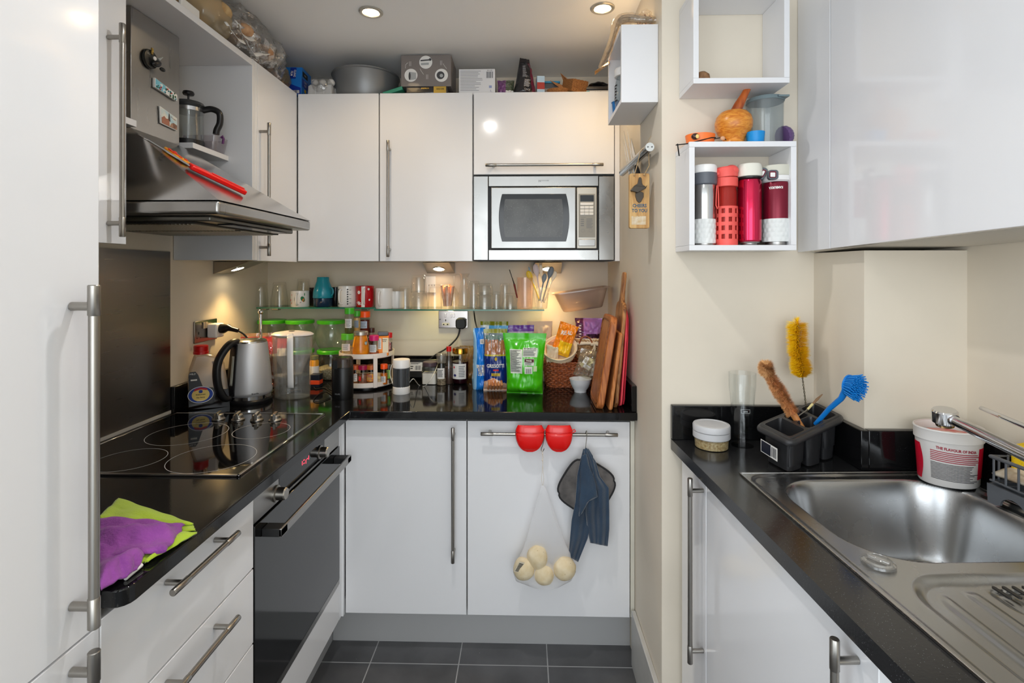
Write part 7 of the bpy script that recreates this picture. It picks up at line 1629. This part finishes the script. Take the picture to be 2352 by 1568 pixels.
# ================================================================== hood: things on chimney, canopy and side shelf
def CHM(px, py, dx=0): return PX(px, py, CX+dx)
a = CHM(348, 177); b = CHM(404, 226)
def magnet(lab, c4, mt, nm='fridge_magnet', th=.006):
    P = [CHM(*q) for q in c4]; t = thing(nm, lab, 'magnet', sum(P, Vector())/4+Vector((.001,0,0)), group='magnets on the cooker hood chimney')
    m = M(); m.add([p+Vector((.0008,0,0)) for p in P]+[p+Vector((th,0,0)) for p in P], [(3,2,1,0), (4,5,6,7), (0,1,5,4), (1,2,6,5), (2,3,7,6), (3,0,4,7)], [0]*2+[0]*4)
    m.obj('plate', PAPER, t, bev=.001); return t, P
pm = lambda P, th: (lambda u, v: (P[0]*(1-u)+P[1]*u)*(1-v)+(P[3]*(1-u)+P[2]*u)*v+Vector((th,0,0)))
t, P = magnet('long colourful souvenir magnet with raised little scenes on the chimney', [(349,178),(401,218),(401,233),(349,200)], None, th=.009)
f = pm(P, .0095); m = M(); rn = random.Random(1)
m.add([f(.02,.05), f(.45,.05), f(.45,.95), f(.02,.95)], [(0,1,2,3)], 0)
for k in range(34):
    u, v = rn.uniform(.05,.95), rn.uniform(.12,.88); p = f(u, v); m.ball(p, (.002, rn.uniform(.002,.005), rn.uniform(.0015,.004)), 8, mi=rn.choice([1,2,3,4,5]), n=6)
m.obj('picture', [mat('pic_sky', (120,190,210), .4), mat('pic_teal', (20,120,130), .4), PAPER, mat('pic_red', (190,40,40), .4), mat('pic_green', (40,90,60), .4), mat('pic_white', (230,235,235), .4)], t)
t, P = magnet('square souvenir picture magnet of an old town square, lower on the chimney', [(363,243),(403,272),(403,301),(365,283)], None)
f = pm(P, .0066); g = pm(P, .0072); m = M()
m.add([f(.04,.95), f(.96,.95), f(.96,.05), f(.04,.05)], [(0,1,2,3)], 0)
m.add([g(.04,.95), g(.5,.95), g(.5,.6), g(.42,.5), g(.3,.55), g(.2,.45), g(.08,.6), g(.04,.62)], [tuple(range(8))], 1); m.add([g(.42,.6), g(.47,.15), g(.5,.05), g(.53,.15), g(.56,.6)], [tuple(range(5))], 2); m.add([g(.5,.95), g(.96,.95), g(.96,.6), g(.75,.55), g(.6,.7)], [tuple(range(5))], 3)
txt(m, 'Praga', .009, lambda x, y: g(.74+x*16, .24-y*14), 4); m.obj('picture', [mat('pic_skypeach', (226,226,214), .4, col2=(150,200,220), vscale=30), mat('pic_terracotta', (170,110,84), .4), mat('pic_darktower', (80,70,66), .4), mat('pic_building', (186,140,110), .4, col2=(120,84,66), vscale=90), mat('pic_redbrown', (150,70,40), .4)], t)
c = CHM(343, 136, .004); t = thing('clock_magnet', 'round dark magnet with a black moulded figure at the top of the chimney', 'magnet', c)
A = Matrix.Rotation(PI/2, 4, 'Y'); M().rev([(0,-.003), (.026,-.003), (.028,0), (.026,.006), (.02,.007), (0,.007)], c, 32, A=A).obj('disc', mat('magnet_dark', (52,52,50), .3, .4), t)
m = M(); m.ball(c+Vector((.012, .012, -.008)), (.009, .020, .010), A=Matrix.Rotation(.4, 4, 'X')); m.ball(c+Vector((.016, .032, -.018)), (.006, .010, .006)); m.obj('figure', BLACKP, t)
M().ball(c+Vector((.016, .0, .002)), (.004, .006, .006)).obj('white_face', PAPER, t); M().tube([c+Vector((.012, .020, .006)), c+Vector((.014, .036, .020))], [.004, .0015], 8).obj('beak', mat('fin_grey', (170,174,172), .4), t)
M().box(c.x+.008, c.x+.012, c.y-.006, c.y+.002, c.z+.012, c.z+.032).obj('yellow_charm', mat('charm_yellow', (220,180,60), .4, col2=(60,40,20), vscale=120), t, bev=.002)
m = M(); txt(m, 'LEU', .008, lambda x, y: c+Vector((.0075, x-.012, y+.012))); m.obj('lettering', mat('letter_grey', (200,196,180), .4), t)
# canopy items: plane of the sloping front
n_s = (Vector((HXF, HY1, HZ1))-Vector((HXF, HY0, HZ1))).cross(Vector((CX, CY1, CZ1))-Vector((HXF, HY1, HZ1))).normalized()
if n_s.x < 0: n_s = -n_s
def SL(px, py, off=0): r_ = ray(px, py); p0 = Vector((HXF, HY0, HZ1))+n_s*off; k_ = n_s.dot(p0-C0)/n_s.dot(r_); return C0+r_*k_
a = SL(436, 381, .010); b = SL(563, 442, .010)
t = thing('kitchen_tongs', 'red-handled tongs held flat on the sloping steel canopy', 'kitchen tongs', a)
d = (b-a).normalized(); s_ = n_s.cross(d).normalized()
m = M(); vs = []
T = Matrix((( d.x, s_.x, n_s.x, a.x), (d.y, s_.y, n_s.y, a.y), (d.z, s_.z, n_s.z, a.z), (0,0,0,1))); L_ = (b-a).length
m = M(T); m.prism([(0,-.014), (L_*.1,-.016), (L_*.5,-.014), (L_*.9,-.013), (L_,-.012), (L_*1.0,.012), (L_*.9,.013), (L_*.5,.014), (L_*.1,.016), (0,.014)], 'z', -.006, .007); m.obj('handle', mat('red_silicone', (236,16,10), .3), t, bev=.003)
m = M(T); m.prism([(L_*.35,-.004), (L_*.95,-.004), (L_*.95,.004), (L_*.35,.004)], 'z', .008, .0105); m.obj('handle_ridge', mat('red_silicone', (236,16,10), .3), t, bev=.001)
a2 = SL(340, 322, .012); dl = (a-a2); m = M().tube([a, a-dl*.35, a2], .0022, 8).tube([a+s_*.009, a-dl*.35+s_*.012, a2+s_*.009], .0018, 8); m.obj('rod', CHROME, t)
m = M(); e0 = SL(318, 309, .012); m.tube([a2, a2.lerp(e0, .5)+s_*.008, e0, a2.lerp(e0, .5)-s_*.008, a2], .0022, 8); m.obj('tip', CHROME, t)
a = SL(378, 335, .009); b = SL(432, 372, .009); t = thing('pizza_magnet', 'yellow and orange pizza slice magnet lying on the sloping canopy', 'magnet', a)
d = (b-a).normalized(); s_ = n_s.cross(d).normalized(); T = Matrix(((d.x, s_.x, n_s.x, a.x), (d.y, s_.y, n_s.y, a.y), (d.z, s_.z, n_s.z, a.z), (0,0,0,1))); L_ = (b-a).length
M(T).prism([(0,.0), (L_*.2,-.012), (L_,-.016), (L_*1.04,0), (L_,.016), (L_*.2,.012)], 'z', -.008, .0).obj('slice', mat('pizza', (240,190,40), .4, col2=(232,120,30), vscale=60), t, bev=.003)
m = M(T); rn = random.Random(4)
for k in range(8): m.ball((L_*rn.uniform(.2,.9), rn.uniform(-.010,.010), .001), (.006,.005,.002), 10, n=6)
m.obj('topping', mat('topping_red', (220,50,20), .4), t)
# cafetiere and container on the little shelf
c = PY(424, 330, 1.70); c.z = 1.8505; k = mpp(c); c.x = -1.130
t = thing('cafetiere', 'glass cafetière with black lid and handle on the little shelf beside the chimney', 'cafetiere', c)
r = .047; H_ = .165
M().rev([(0,0), (r*1.0,0), (r*1.02,.004), (r*1.02,.022), (0,.023)], c, 40).obj('base', mat('cafe_black', (22,22,24), .3), t)
M().shell([(r*.95,.0235), (r*.96,.03), (r*.96,H_-.03)], c, .002, 40).obj('beaker', clear('cafe_glass', (244,246,246), .06, .8, .02), t)
M().rev([(r*.98,H_-.046), (r*1.0,H_-.046), (r*1.0,H_-.034), (r*.98,H_-.034)], c, 40).obj('band', CHROME, t)
M().rev([(r*.9,H_-.034), (r*1.0,H_-.030), (r*1.08,H_-.024), (r*.95,H_-.014), (r*.4,H_-.006), (0,H_-.005)], c, 40).obj('lid', mat('cafe_lid', (60,62,64), .25), t)
M().rev([(.003,H_-.006), (.003,H_+.012), (.016,H_+.013), (.018,H_+.018), (.016,H_+.024), (0,H_+.025)], c, 28).obj('plunger_knob', mat('cafe_black', (22,22,24), .3), t)
dv = Vector((.97, .24, 0)).normalized(); pp = [(r*.95, H_-.036), (r*1.5, H_-.030), (r*2.0, H_-.042), (r*2.05, H_-.075), (r*1.85, H_-.10), (r*1.8, H_-.115)]
rings = []
for i in range(25):
    p = spl([Vector((a_, 0, b_)) for a_, b_ in pp], i/24); q_ = spl([Vector((a_, 0, b_)) for a_, b_ in pp], min(i/24+.02, 1)); d_ = q_-p; d_ = d_.normalized() if d_.length > 1e-6 else d_l; d_l = d_; nn_ = Vector((-d_.z, 0, d_.x)); sv = Vector((-dv.y, dv.x, 0))
    rings.append([tuple(c+dv*(p.x+nn_.x*.0105*a_)+sv*.011*b_+Vector((0,0,p.z+nn_.z*.0105*a_))) for a_, b_ in S8])
loft(M(), rings).obj('handle', mat('cafe_black', (22,22,24), .3), t, smooth=60)
c = Vector((-1.12, 1.775, 1.8505)); t = thing('clip_container', 'clear food container with purple clips on the end of the little shelf', 'container', c)
m = M(); loft(m, [[(c.x+x, c.y+y, c.z+z) for x, y in rrect(w_, d_, .015, 5)] for w_, d_, z in ((.105,.065,0), (.108,.068,.002), (.125,.082,.052), (.120,.077,.052), (.103,.063,.003))]); m.obj('box', clear('container_clear', (246,244,246), .08, .7, .05, haze=.14, hazec=(210,206,210)), t, smooth=40)
PC = mat('clip_purple', (92,28,96), .4)
for s_ in (-1, 1): M().tube([c+Vector((s_*.062, -.01, .050)), c+Vector((s_*.068, -.01, .056)), c+Vector((s_*.070, -.008, .048)), c+Vector((s_*.066, -.006, .030))], .004, 8).obj('clip', PC, t)
c0_ = c
# ================================================================== things on top of the wall cabinets
TP_ = 2.2
def zat(py, Y, px=1000): return PY(px, py, Y).z
# bags over the hood surround
def crumple_bag(name, lab, c, w, h, d, rz, seed, film, inner=None, nb=0, br=.03, crump=.014, cat='bag', flat=True):
    t = thing(name, lab, cat, c)
    m = M(); T = Matrix.Translation(c) @ Matrix.Rotation(rz, 4, 'Z')
    def fn(u, v):
        a = 2*PI*u; b = PI*(v-.5); e = .75; cx_ = math.copysign(abs(math.cos(a))**e, math.cos(a)); sx_ = math.copysign(abs(math.sin(a))**e, math.sin(a)); cb_ = abs(math.cos(b))**.8; sb_ = math.copysign(abs(math.sin(b))**.9, math.sin(b))
        p = Vector((w/2*cx_*cb_, d/2*sx_*cb_, h/2*(1+sb_)))
        q = p*26+Vector((seed*3.1, 0, 0)); n_ = noise.noise(q)+.6*abs(noise.noise(q*2.3))-.3
        p += Vector((n_*crump, noise.noise(q+Vector((9,2,1)))*crump, noise.noise(q+Vector((3,8,5)))*crump*(.8 if v > .3 else 0))); p.z = max(p.z, .001); return T @ p
    m.grid(fn, 44, 26); m.obj('film', film, t, smooth=22, weld=True)
    if inner:
        m = M(); rn = random.Random(seed)
        for i in range(nb):
            x, y, z = rn.uniform(-.32,.32)*w, rn.uniform(-.25,.25)*d, rn.uniform(.22,.70)*h; r_ = br*rn.uniform(.8, 1.15); m.ball(T @ Vector((x, y, max(z, r_*.75))), (r_*1.3, r_, r_*.7), 16, A=Matrix.Rotation(rn.uniform(0, 3), 4, 'Z'), n=8)
        m.obj('contents', inner, t, smooth=60)
    return t
FB = clear('film_grey', (244,244,244), .26, .9, .08, haze=.34, hazec=(206,204,200), bump=.8)
BR1 = mat('bread_tan', (206,176,128), .8, col2=(178,140,92), vscale=30); BR2 = mat('bread_brown', (206,164,124), .8, col2=(170,124,88), vscale=30)
p = PX(478, 30, -1.05); crumple_bag('bread_bag', 'beige bag of bread rolls at the near end of the hood surround top', Vector((-1.05, p.y-.02, 2.1985)), .15, .15, .19, .2, 3, clear('film_beige', (252,248,238), .06, .5, .1, haze=.5, hazec=(226,208,172), bump=.3), BR1, 6, .038, .006)
p = PX(436, 20, -1.0); tag(M().box(-1.10, -.992, p.y-.05, p.y+.03, 2.1985, 2.215, 0).box(-1.0, -.990, p.y-.052, p.y+.032, 2.199, 2.23, 1).obj('packet', [mat('packet_petrol', (16,90,110), .3, coat=.3), PAPER], bev=.003), 'petrol-blue and white packet under the beige bread bag', 'packet')
tcb = crumple_bag('plastic_bag', 'large crumpled clear plastic bag of flatbreads on the hood surround top', Vector((-1.040, 1.86, 2.1985)), .185, .178, .32, .0, 5, FB, BR2, 7, .032, .026)
crumple_bag('plastic_bag', 'crumpled clear plastic bag with brown loaf nearest the ceiling above the corner cabinet', Vector((-1.050, 2.035, 2.2005)), .17, .165, .18, .5, 8, FB, BR2, 4, .032, .026)
m = M(); 
for i in range(4):
    pts = [PX(500+i*24, 60+i*20, -.985), PX(520+i*24, 82+i*21, -.984), PX(545+i*22, 100+i*16, -.984)]
    m.grid(lambda u, v: spl(pts, u)+Vector((.03-.01*v+.008*N3(u*4, i), 0, .03*(i % 2)+.014*v+.008*math.sin(u*6+i))), 12, 3)
m.obj('paper_strips', PAPER, tcb, solid=.0006)
c = PY(640, 150, 2.12); crumple_bag('snack_bag', 'small clear bag of golden crisps between the crumpled bag and the blue carton', Vector((-1.055, 2.14, 2.2005)), .13, .10, .10, .2, 11, clear('film_amber2', (244,224,190), .1, .7, .06, haze=.2, hazec=(220,190,150), bump=.4), mat('crisps', (222,160,70), .7, col2=(190,120,50), vscale=60), 6, .02, .010)
# cling film carton
c = Vector((-1.0, 2.262, 2.2005)); t = thing('cling_film_box', 'blue cling film carton lying on the corner of the wall cabinets', 'carton', c)
x0, x1, y0, y1, hh = -.118, .0, .0, .12, .124
R4 = Matrix.Rotation(.06, 4, 'Z'); _q = PY(692, 200, 2.207); _q.z = 2.2005; c = _q-R4 @ Vector((x1, y0, 0)); t.location = c; T = Matrix.Translation(c) @ R4
m = M(T)
m.prism([(y0, 0), (y0, hh*.55), (y0+.012, hh), (y1, hh), (y1, 0)], 'x', x0, x1); m.obj('carton', mat('carton_blue', (30,120,205), .35, coat=.2), t, bev=.001)
m = M(T); fn = lambda x, y: Vector((x, y0-.0006, y)); m.add([fn(x0+.002,.002), fn(x1-.002,.002), fn(x1-.002,.03), fn(x0+.03,.062), fn(x0+.002,.060)], [(0,1,2,3,4)], 0)
fn3 = lambda x, y: Vector((x, y0+.012*max((y-hh*.55)/(hh*.45), 0)-.0006, y)); patch(m, -.050, -.024, hh*.56, hh*.98, fn3, 0)
txt(m, 'CLING', .016, lambda x, y: fn3(-.030+y*.8, hh*.76-x*.8)-Vector((0,.0006,0)), 1, sx=.9, bold=.0003); txt(m, 'FILM', .016, lambda x, y: fn3(-.043+y*.8, hh*.76-x*.8)-Vector((0,.0006,0)), 1, sx=.9, bold=.0003)
txt(m, 'M', .04, lambda x, y: fn(x-.088, y+.045)-Vector((0,.0006,0)), 1); fx = lambda x, y: Vector((x1+.0006, x+.055, y)); patch(m, -.045, .024, .040, .075, fx, 0); patch(m, -.040, .02, .085, .108, fx, 2); txt(m, 'CLING', .014, lambda x, y: fx(x-.01, y+.066)+Vector((.0006,0,0)), 1, sx=.8); txt(m, 'FILM', .014, lambda x, y: fx(x-.01, y+.051)+Vector((.0006,0,0)), 1, sx=.8); txt(m, 'MIDAS', .010, lambda x, y: fx(x-.01, y+.096)+Vector((.0006,0,0)), 1, sx=.8); patch(m, -.02, 0, .022, .036, fx, 3)
patch(m, -.05, -.008, .006, .02, fn, 1); 
m.obj('print', [mat('carton_darkblue', (14,50,150), .35), PAPER, INK, mat('print_yellow', (250,200,30), .4)], t)
c = PY(742, 200, 2.245); c.z = 2.2005; t = thing('egg_carton', 'grey-white moulded egg carton with plastic wrap between the blue carton and the big pot', 'egg carton', c)
m = M(); T = Matrix.Translation(c); EG = mat('egg_carton', (206,205,204), .6, bump=.2); m.T = T
def ec(u, v): x = -.055+.11*u; y = -.04+.085*v; return Vector((x, y, .035+.018*abs(math.sin(u*3*PI))*abs(math.sin(v*2*PI))+(.0 if .04 < u < .96 and .04 < v < .96 else -.034)))
m.grid(ec, 60, 40); m.obj('lid', EG, t, solid=.002, smooth=60)
m = M(T); 
for i in range(3): m.ball((-.036+.036*i, .0, .064), (.017, .016, .017), 16)
m.obj('egg', mat('egg_pale', (224,220,214), .5), t)
m = M(T); m.ball((.0, -.005, .04), (.052, .044, .045), 24); m.obj('plastic_wrap', clear('wrap', (245,245,245), .14, .8, .05, bump=.6), t, smooth=40)
# pot
c = Vector((PY(841, 180, 2.352).x, 2.352, 2.2005)); r = 76*mpp(c)
t = thing('cooking_pot', 'wide dark grey metal pot on top of the wall cabinets', 'pot', c)
M().shell([(r*.72,0), (r*.82,.004), (r*.90,.03), (r*.955,.08), (r*.965,.118), (r*1.0,.122), (r*1.0,.1265)], c, .003, 64).obj('pot', mat('pot_grey', (138,139,140), .42, .5, rvar=.06, bump=.05, bscale=30), t, smooth=50)
# green wedge, flat packet, big box
c = PY(908, 205, 2.235); m = M(); m.T = Matrix.Translation((c.x-.002, 2.235, 2.2005)) @ Matrix.Rotation(-.30, 4, 'Y'); m.box(-.045, .045, -.02, .06, .010, .026); tag(m.obj('folder', mat('teal_green', (48,140,112), .4, coat=.2), bev=.003), 'teal-green flat pack poking out between pot and large box', 'packet')
FY1 = 2.212
a = PY(930, 213, FY1); b = PY(1029, 199, FY1)
t = thing('flat_packet', 'black and gold flat packet squashed under the large grey box', 'packet', ((a.x+b.x)/2, 2.25, 2.2005)); 
m = M().box(a.x, b.x, FY1, FY1+.15, 2.2005, 2.2365); m.obj('packet', FOIL('foil_black', (22,20,26)), t, bev=.008, bseg=3)
m = M(); fn = lambda x, y: Vector((x, FY1-.0008, y)); patch(m, a.x+.125, b.x-.008, 2.2035, 2.233, fn, 0); txt(m, 'PREMIUM', .008, lambda x, y: fn(a.x+.088+x, 2.225+y), 0, bold=.0002); txt(m, 'GOLD LINE', .008, lambda x, y: fn(b.x-.034+x, 2.222+y)-Vector((0,.0005,0)), 1, sx=.8, bold=.0002); m.obj('print', [mat('gold_foil', (206,170,80), .3, .7), INK], t)
a = PY(921, 200, FY1+.01); b = PY(1036, 122, FY1+.01); t = thing('appliance_box', 'large grey-brown product box with three round appliance pictures', 'box', ((a.x+b.x)/2, 2.28, 2.238))
yb_ = FY1+.01; zt_ = min(b.z, 2.374); zb_ = 2.2372
m = M().box(a.x, b.x, yb_, yb_+.16, zb_, zt_); m.obj('box', mat('box_taupe', (126,118,114), .45, coat=.15), t, bev=.0015)
m = M(); fn = lambda x, y: Vector((x, yb_-.0006, y))
def disc(px, py, rp, mi, off=0, sx=1, sz=1):
    p = PY(px, py, yb_); k = mpp(p); m.add([Vector((p.x+rp*k*sx*math.cos(2*PI*i/36), yb_-.0006-off, p.z+rp*k*sz*math.sin(2*PI*i/36))) for i in range(36)], [tuple(range(36))], mi)
for px, py in ((978,143), (944,173), (1014,173)): disc(px, py, 15, 0)
p = lambda px, py, o=.0012: PY(px, py, yb_)+Vector((0,-o,0))
m.add([p(966,138), p(988,136), p(988,139), p(966,141)], [(0,1,2,3)], 1); m.add([p(967,145), p(985,144), p(985,149), p(967,150)], [(0,1,2,3)], 2); disc(988, 137, 3, 1, .001)
m.add([p(940,165), p(956,167), p(956,182), p(942,184)], [(0,1,2,3)], 2); disc(941, 175, 5, 1, .001, .5, 1.8)
disc(1012, 173, 9, 1, .001); disc(1014, 174, 4, 2, .0016); 
for (px, py) in ((940,142), (979,172), (1011,140)):
    for j in range(2): q = PY(px+j*3, py+10, yb_); bars(m, q.x, q.x+.0028, q.z, q.z+.020, 9, fn, 3, fill=.7)
for (x0, y0, x1, y1) in ((937,144,931,157), (965,158,973,171), (1018,146,1026,158)):
    pts = [p(x0, y0, .0008), p((x0+x1)/2-2, (y0+y1)/2-2, .0008), p(x1, y1, .0008)]; m.tube(pts, .0006, 5, mi=0)
m.obj('print', [PAPER, mat('pic_darkgrey', (70,70,72), .4), mat('pic_steel', (170,172,172), .4), mat('print_lightgrey', (206,202,198), .5)], t)
# white box
Yw = 2.225; a = PY(1054, 213, Yw); b = PY(1137, 158, Yw)
t = thing('white_carton', 'white cardboard box with fine print and bar code on the cabinets', 'box', ((a.x+b.x)/2, 2.29, 2.2005))
M().box(a.x, b.x, Yw, Yw+.14, 2.2005, b.z).obj('box', mat('carton_white', (222,222,224), .5), t, bev=.0012)
m = M(); fn = lambda x, y: Vector((x, Yw-.0006, y)); w_ = b.x-a.x; bars(m, a.x+.006, a.x+w_*.66, 2.214, b.z-.008, 14, fn, 0, fill=.35, jit=.35, seed=3); bars(m, b.x-.038, b.x-.008, b.z-.040, b.z-.012, 12, fn, 1, vert=True); txt(m, '5010 1421', .007, lambda x, y: fn(b.x-.023+x, b.z-.007+y), 1, sx=.8)
q = Vector((b.x-.019, 0, 2.207)); 
for a_ in (PI/2, PI*7/6, PI*11/6): m.add([fn(q.x+.001*math.cos(a_+1.57), q.z+.008), fn(q.x+.010*math.cos(a_), q.z+.008+.010*math.sin(a_)), fn(q.x-.001*math.cos(a_+1.57), q.z+.0075)], [(0,1,2)], 2)
patch(m, b.x-.026, b.x-.014, 2.229, 2.240, fn, 3); m.obj('print', [mat('print_midgrey', (150,150,155), .5), INK, mat('print_navyblue', (60,70,130), .5), mat('print_paleblue', (150,160,200), .5)], t)
# purple pack
c = PY(1162, 200, 2.26); t = thing('snack_bag', 'small purple and green foil pack right of the white box', 'bag', (c.x, 2.26, 2.2005)); bg = Bag((c.x, 2.26, 2.2005), .075, .073, .05, seed=81, bot=0, crump=.006); m = M(); bg.mesh(m, lambda u, v: 0 if u < .5 else (1 if v > .3 else 2)); m.obj('film', [FOIL('foil_plum2', (120,70,120)), FOIL('foil_moss', (90,96,76)), PAPER], t, smooth=60)
# coffee bag
c = PY(1204, 205, 2.235); t = thing('coffee_bag', 'black and burgundy foil coffee bag folded to a peak touching the ceiling', 'bag', (c.x, 2.25, 2.2005))
bg = Bag((c.x+.002, 2.255, 2.2005), .108, .166, .075, rz=.45, seed=85, bot=0, wt=.42, top=.10, crump=.004); m = M(); bg.mesh(m, lambda u, v: 1 if u > .66 and v < .9 else 0); m.obj('film', [FOIL('foil_black', (22,20,26)), FOIL('foil_burgundy', (110,22,50))], t, smooth=70)
m = M(); f1 = bg.fn(.001); bars(m, -.026, .014, .03, .062, 7, f1, 0, jit=.4); bars(m, -.036, -.012, .07, .125, 14, f1, 0, jit=.4, fill=.3); txt(m, 'DECAF', .009, lambda x, y: f1(x-.008, y+.076), 0, sx=.8); txt(m, 'ORO', .013, lambda x, y: f1(x-.008, y+.018), 0); m.obj('print', mat('print_palegrey', (200,196,196), .5), t)
c = PY(1249, 200, 2.27); m = M(); m.T = Matrix.Translation((c.x, 2.28, 2.2005)) @ Matrix.Rotation(.1, 4, 'Z'); m.box(-.033, .0, -.03, .02, 0, .088, 0); m.box(-.033, 0, -.0305, -.03, .03, .06, 1)
o = m.obj('tea_carton', [mat('carton_paleblue', (190,214,230), .4), mat('print_redbrown2', (180,60,50), .5)], bev=.001); tag(o, 'pale blue and white small carton right of the coffee bag', 'carton')
c = PY(1262, 200, 2.30); t = thing('clip_container', 'small clear food box with blue rim behind the wicker fans', 'container', (c.x, 2.32, 2.2005)); M().box(c.x-.035, c.x+.045, 2.29, 2.36, 2.2005, 2.272).obj('box', clear('container_clear'), t, bev=.004); M().box(c.x-.037, c.x+.047, 2.288, 2.362, 2.2725, 2.281).obj('lid', mat('rim_blue', (60,150,190), .3), t, bev=.003); M().ball((c.x, 2.31, 2.228), (.025, .015, .02)).obj('contents', mat('nuts_tan', (216,180,140), .7), t)
# woven baskets
WV = wood('woven_tan', (192,132,72), (132,80,40), (60,60,60), .6, 5, .6); WV2 = wood('palm_leaf', (206,146,92), (170,108,62), (3,3,30), .5, 6, .2)
def fan(lab, pts, mt, Y, nm='palm_basket'):
    m = M(); P = [PY(a, b, Y+dy) for a, b, dy in pts]; n = len(P); m.add(P, [tuple(range(n))]); return tag(m.obj(nm, mt, solid=.003, smooth=None), lab, 'basket', 'small woven baskets on the cabinets')
c = PY(1282, 205, 2.235); c.z = 2.2005
t = thing('woven_tray', 'shallow round woven tray lying in front of the palm leaf baskets', 'basket', c, group='small woven baskets on the cabinets'); M().shell([(.03,0), (.042,.008), (.05,.02)], c, .004, 32, sy=.7).obj('tray', WV, t)
c = PY(1318, 205, 2.245); c.z = 2.2005
t = thing('woven_box', 'open square woven box tipped towards the room on the cabinets', 'basket', c, group='small woven baskets on the cabinets')
T = Matrix.Translation(c+Vector((.0, .01, .004))) @ Matrix.Rotation(.5, 4, 'Z') @ Matrix.Rotation(.28, 4, 'X')
m = M(T)
for a_ in ((-.04,.04,-.04,-.036), (-.04,.04,.036,.04), (-.04,-.036,-.036,.036), (.036,.04,-.036,.036)): m.box(*a_, 0.012, .062)
m.box(-.036, .036, -.036, .036, .012, .016)
for i in range(9):
    for z in range(6): m.box(-.039+.0088*i, -.039+.0088*i+.006, -.0415, -.039, .0145+.008*z+(.004 if i % 2 else 0), .0145+.008*z+.0045+(.004 if i % 2 else 0))
m.obj('box', WV, t)
for k, (dx, rz_, hh, tilt, lab) in enumerate(((-.028, -.3, .085, -.75, 'palm leaf cone leaning far left among the woven baskets'), (-.004, .3, .100, -.45, 'upright pointed palm leaf cone among the woven baskets'), (.030, .8, .07, .8, 'palm leaf cone lying to the right over the woven box'))):
    T = Matrix.Translation((c.x+dx-.006, c.y+.055, 2.215)) @ Matrix.Rotation(tilt, 4, 'Y') @ Matrix.Rotation(rz_, 4, 'Z')
    m = M(T); m.grid(lambda u, v: Vector((.038*v*math.cos((u-.5)*2.6)*(1-.0*v), .038*v*math.sin((u-.5)*2.6)-.01, hh*(1-v)+.01+.018*v*abs(u-.5)*2)), 14, 8)
    tag(m.obj('palm_cone', WV2, solid=.002, smooth=60), lab, 'basket', 'palm leaf cones on the cabinets')
# black pouch
c = PY(1370, 200, 2.235); t = thing('black_pouch', 'black and white flat pouch against the wall under the box shelf end', 'pouch', (c.x+.005, 2.25, 2.2005))
M().box(c.x-.045, XR-.012, 2.23, 2.33, 2.2005, 2.218).obj('white_pack', PAPER, t, bev=.004); M().box(c.x-.047, XR-.010, 2.228, 2.34, 2.2185, 2.236).obj('black_band', FOIL('foil_black', (22,20,26)), t, bev=.004)
m = M(); m.grid(lambda u, v: Vector((c.x-.03+.085*u, 2.24+.08*v, 2.237+.030*math.sin(PI*(.15+.7*u))*math.sin(PI*(.2+.6*v))+.004*N3(u*5, v*5))), 16, 12); m.obj('black_fold', FOIL('foil_black', (22,20,26)), t, solid=.003, smooth=60)
m = M(); fn = lambda x, y: Vector((x, 2.2292, y)); patch(m, c.x-.044, c.x-.030, 2.203, 2.214, fn, 0); txt(m, 'Barilla'[:0]+'BASMATI', .009, lambda x, y: fn(c.x+.006+x, 2.209+y), 1, sx=.8); m.obj('print', [mat('turquoise', (30,170,170), .4), INK], t)
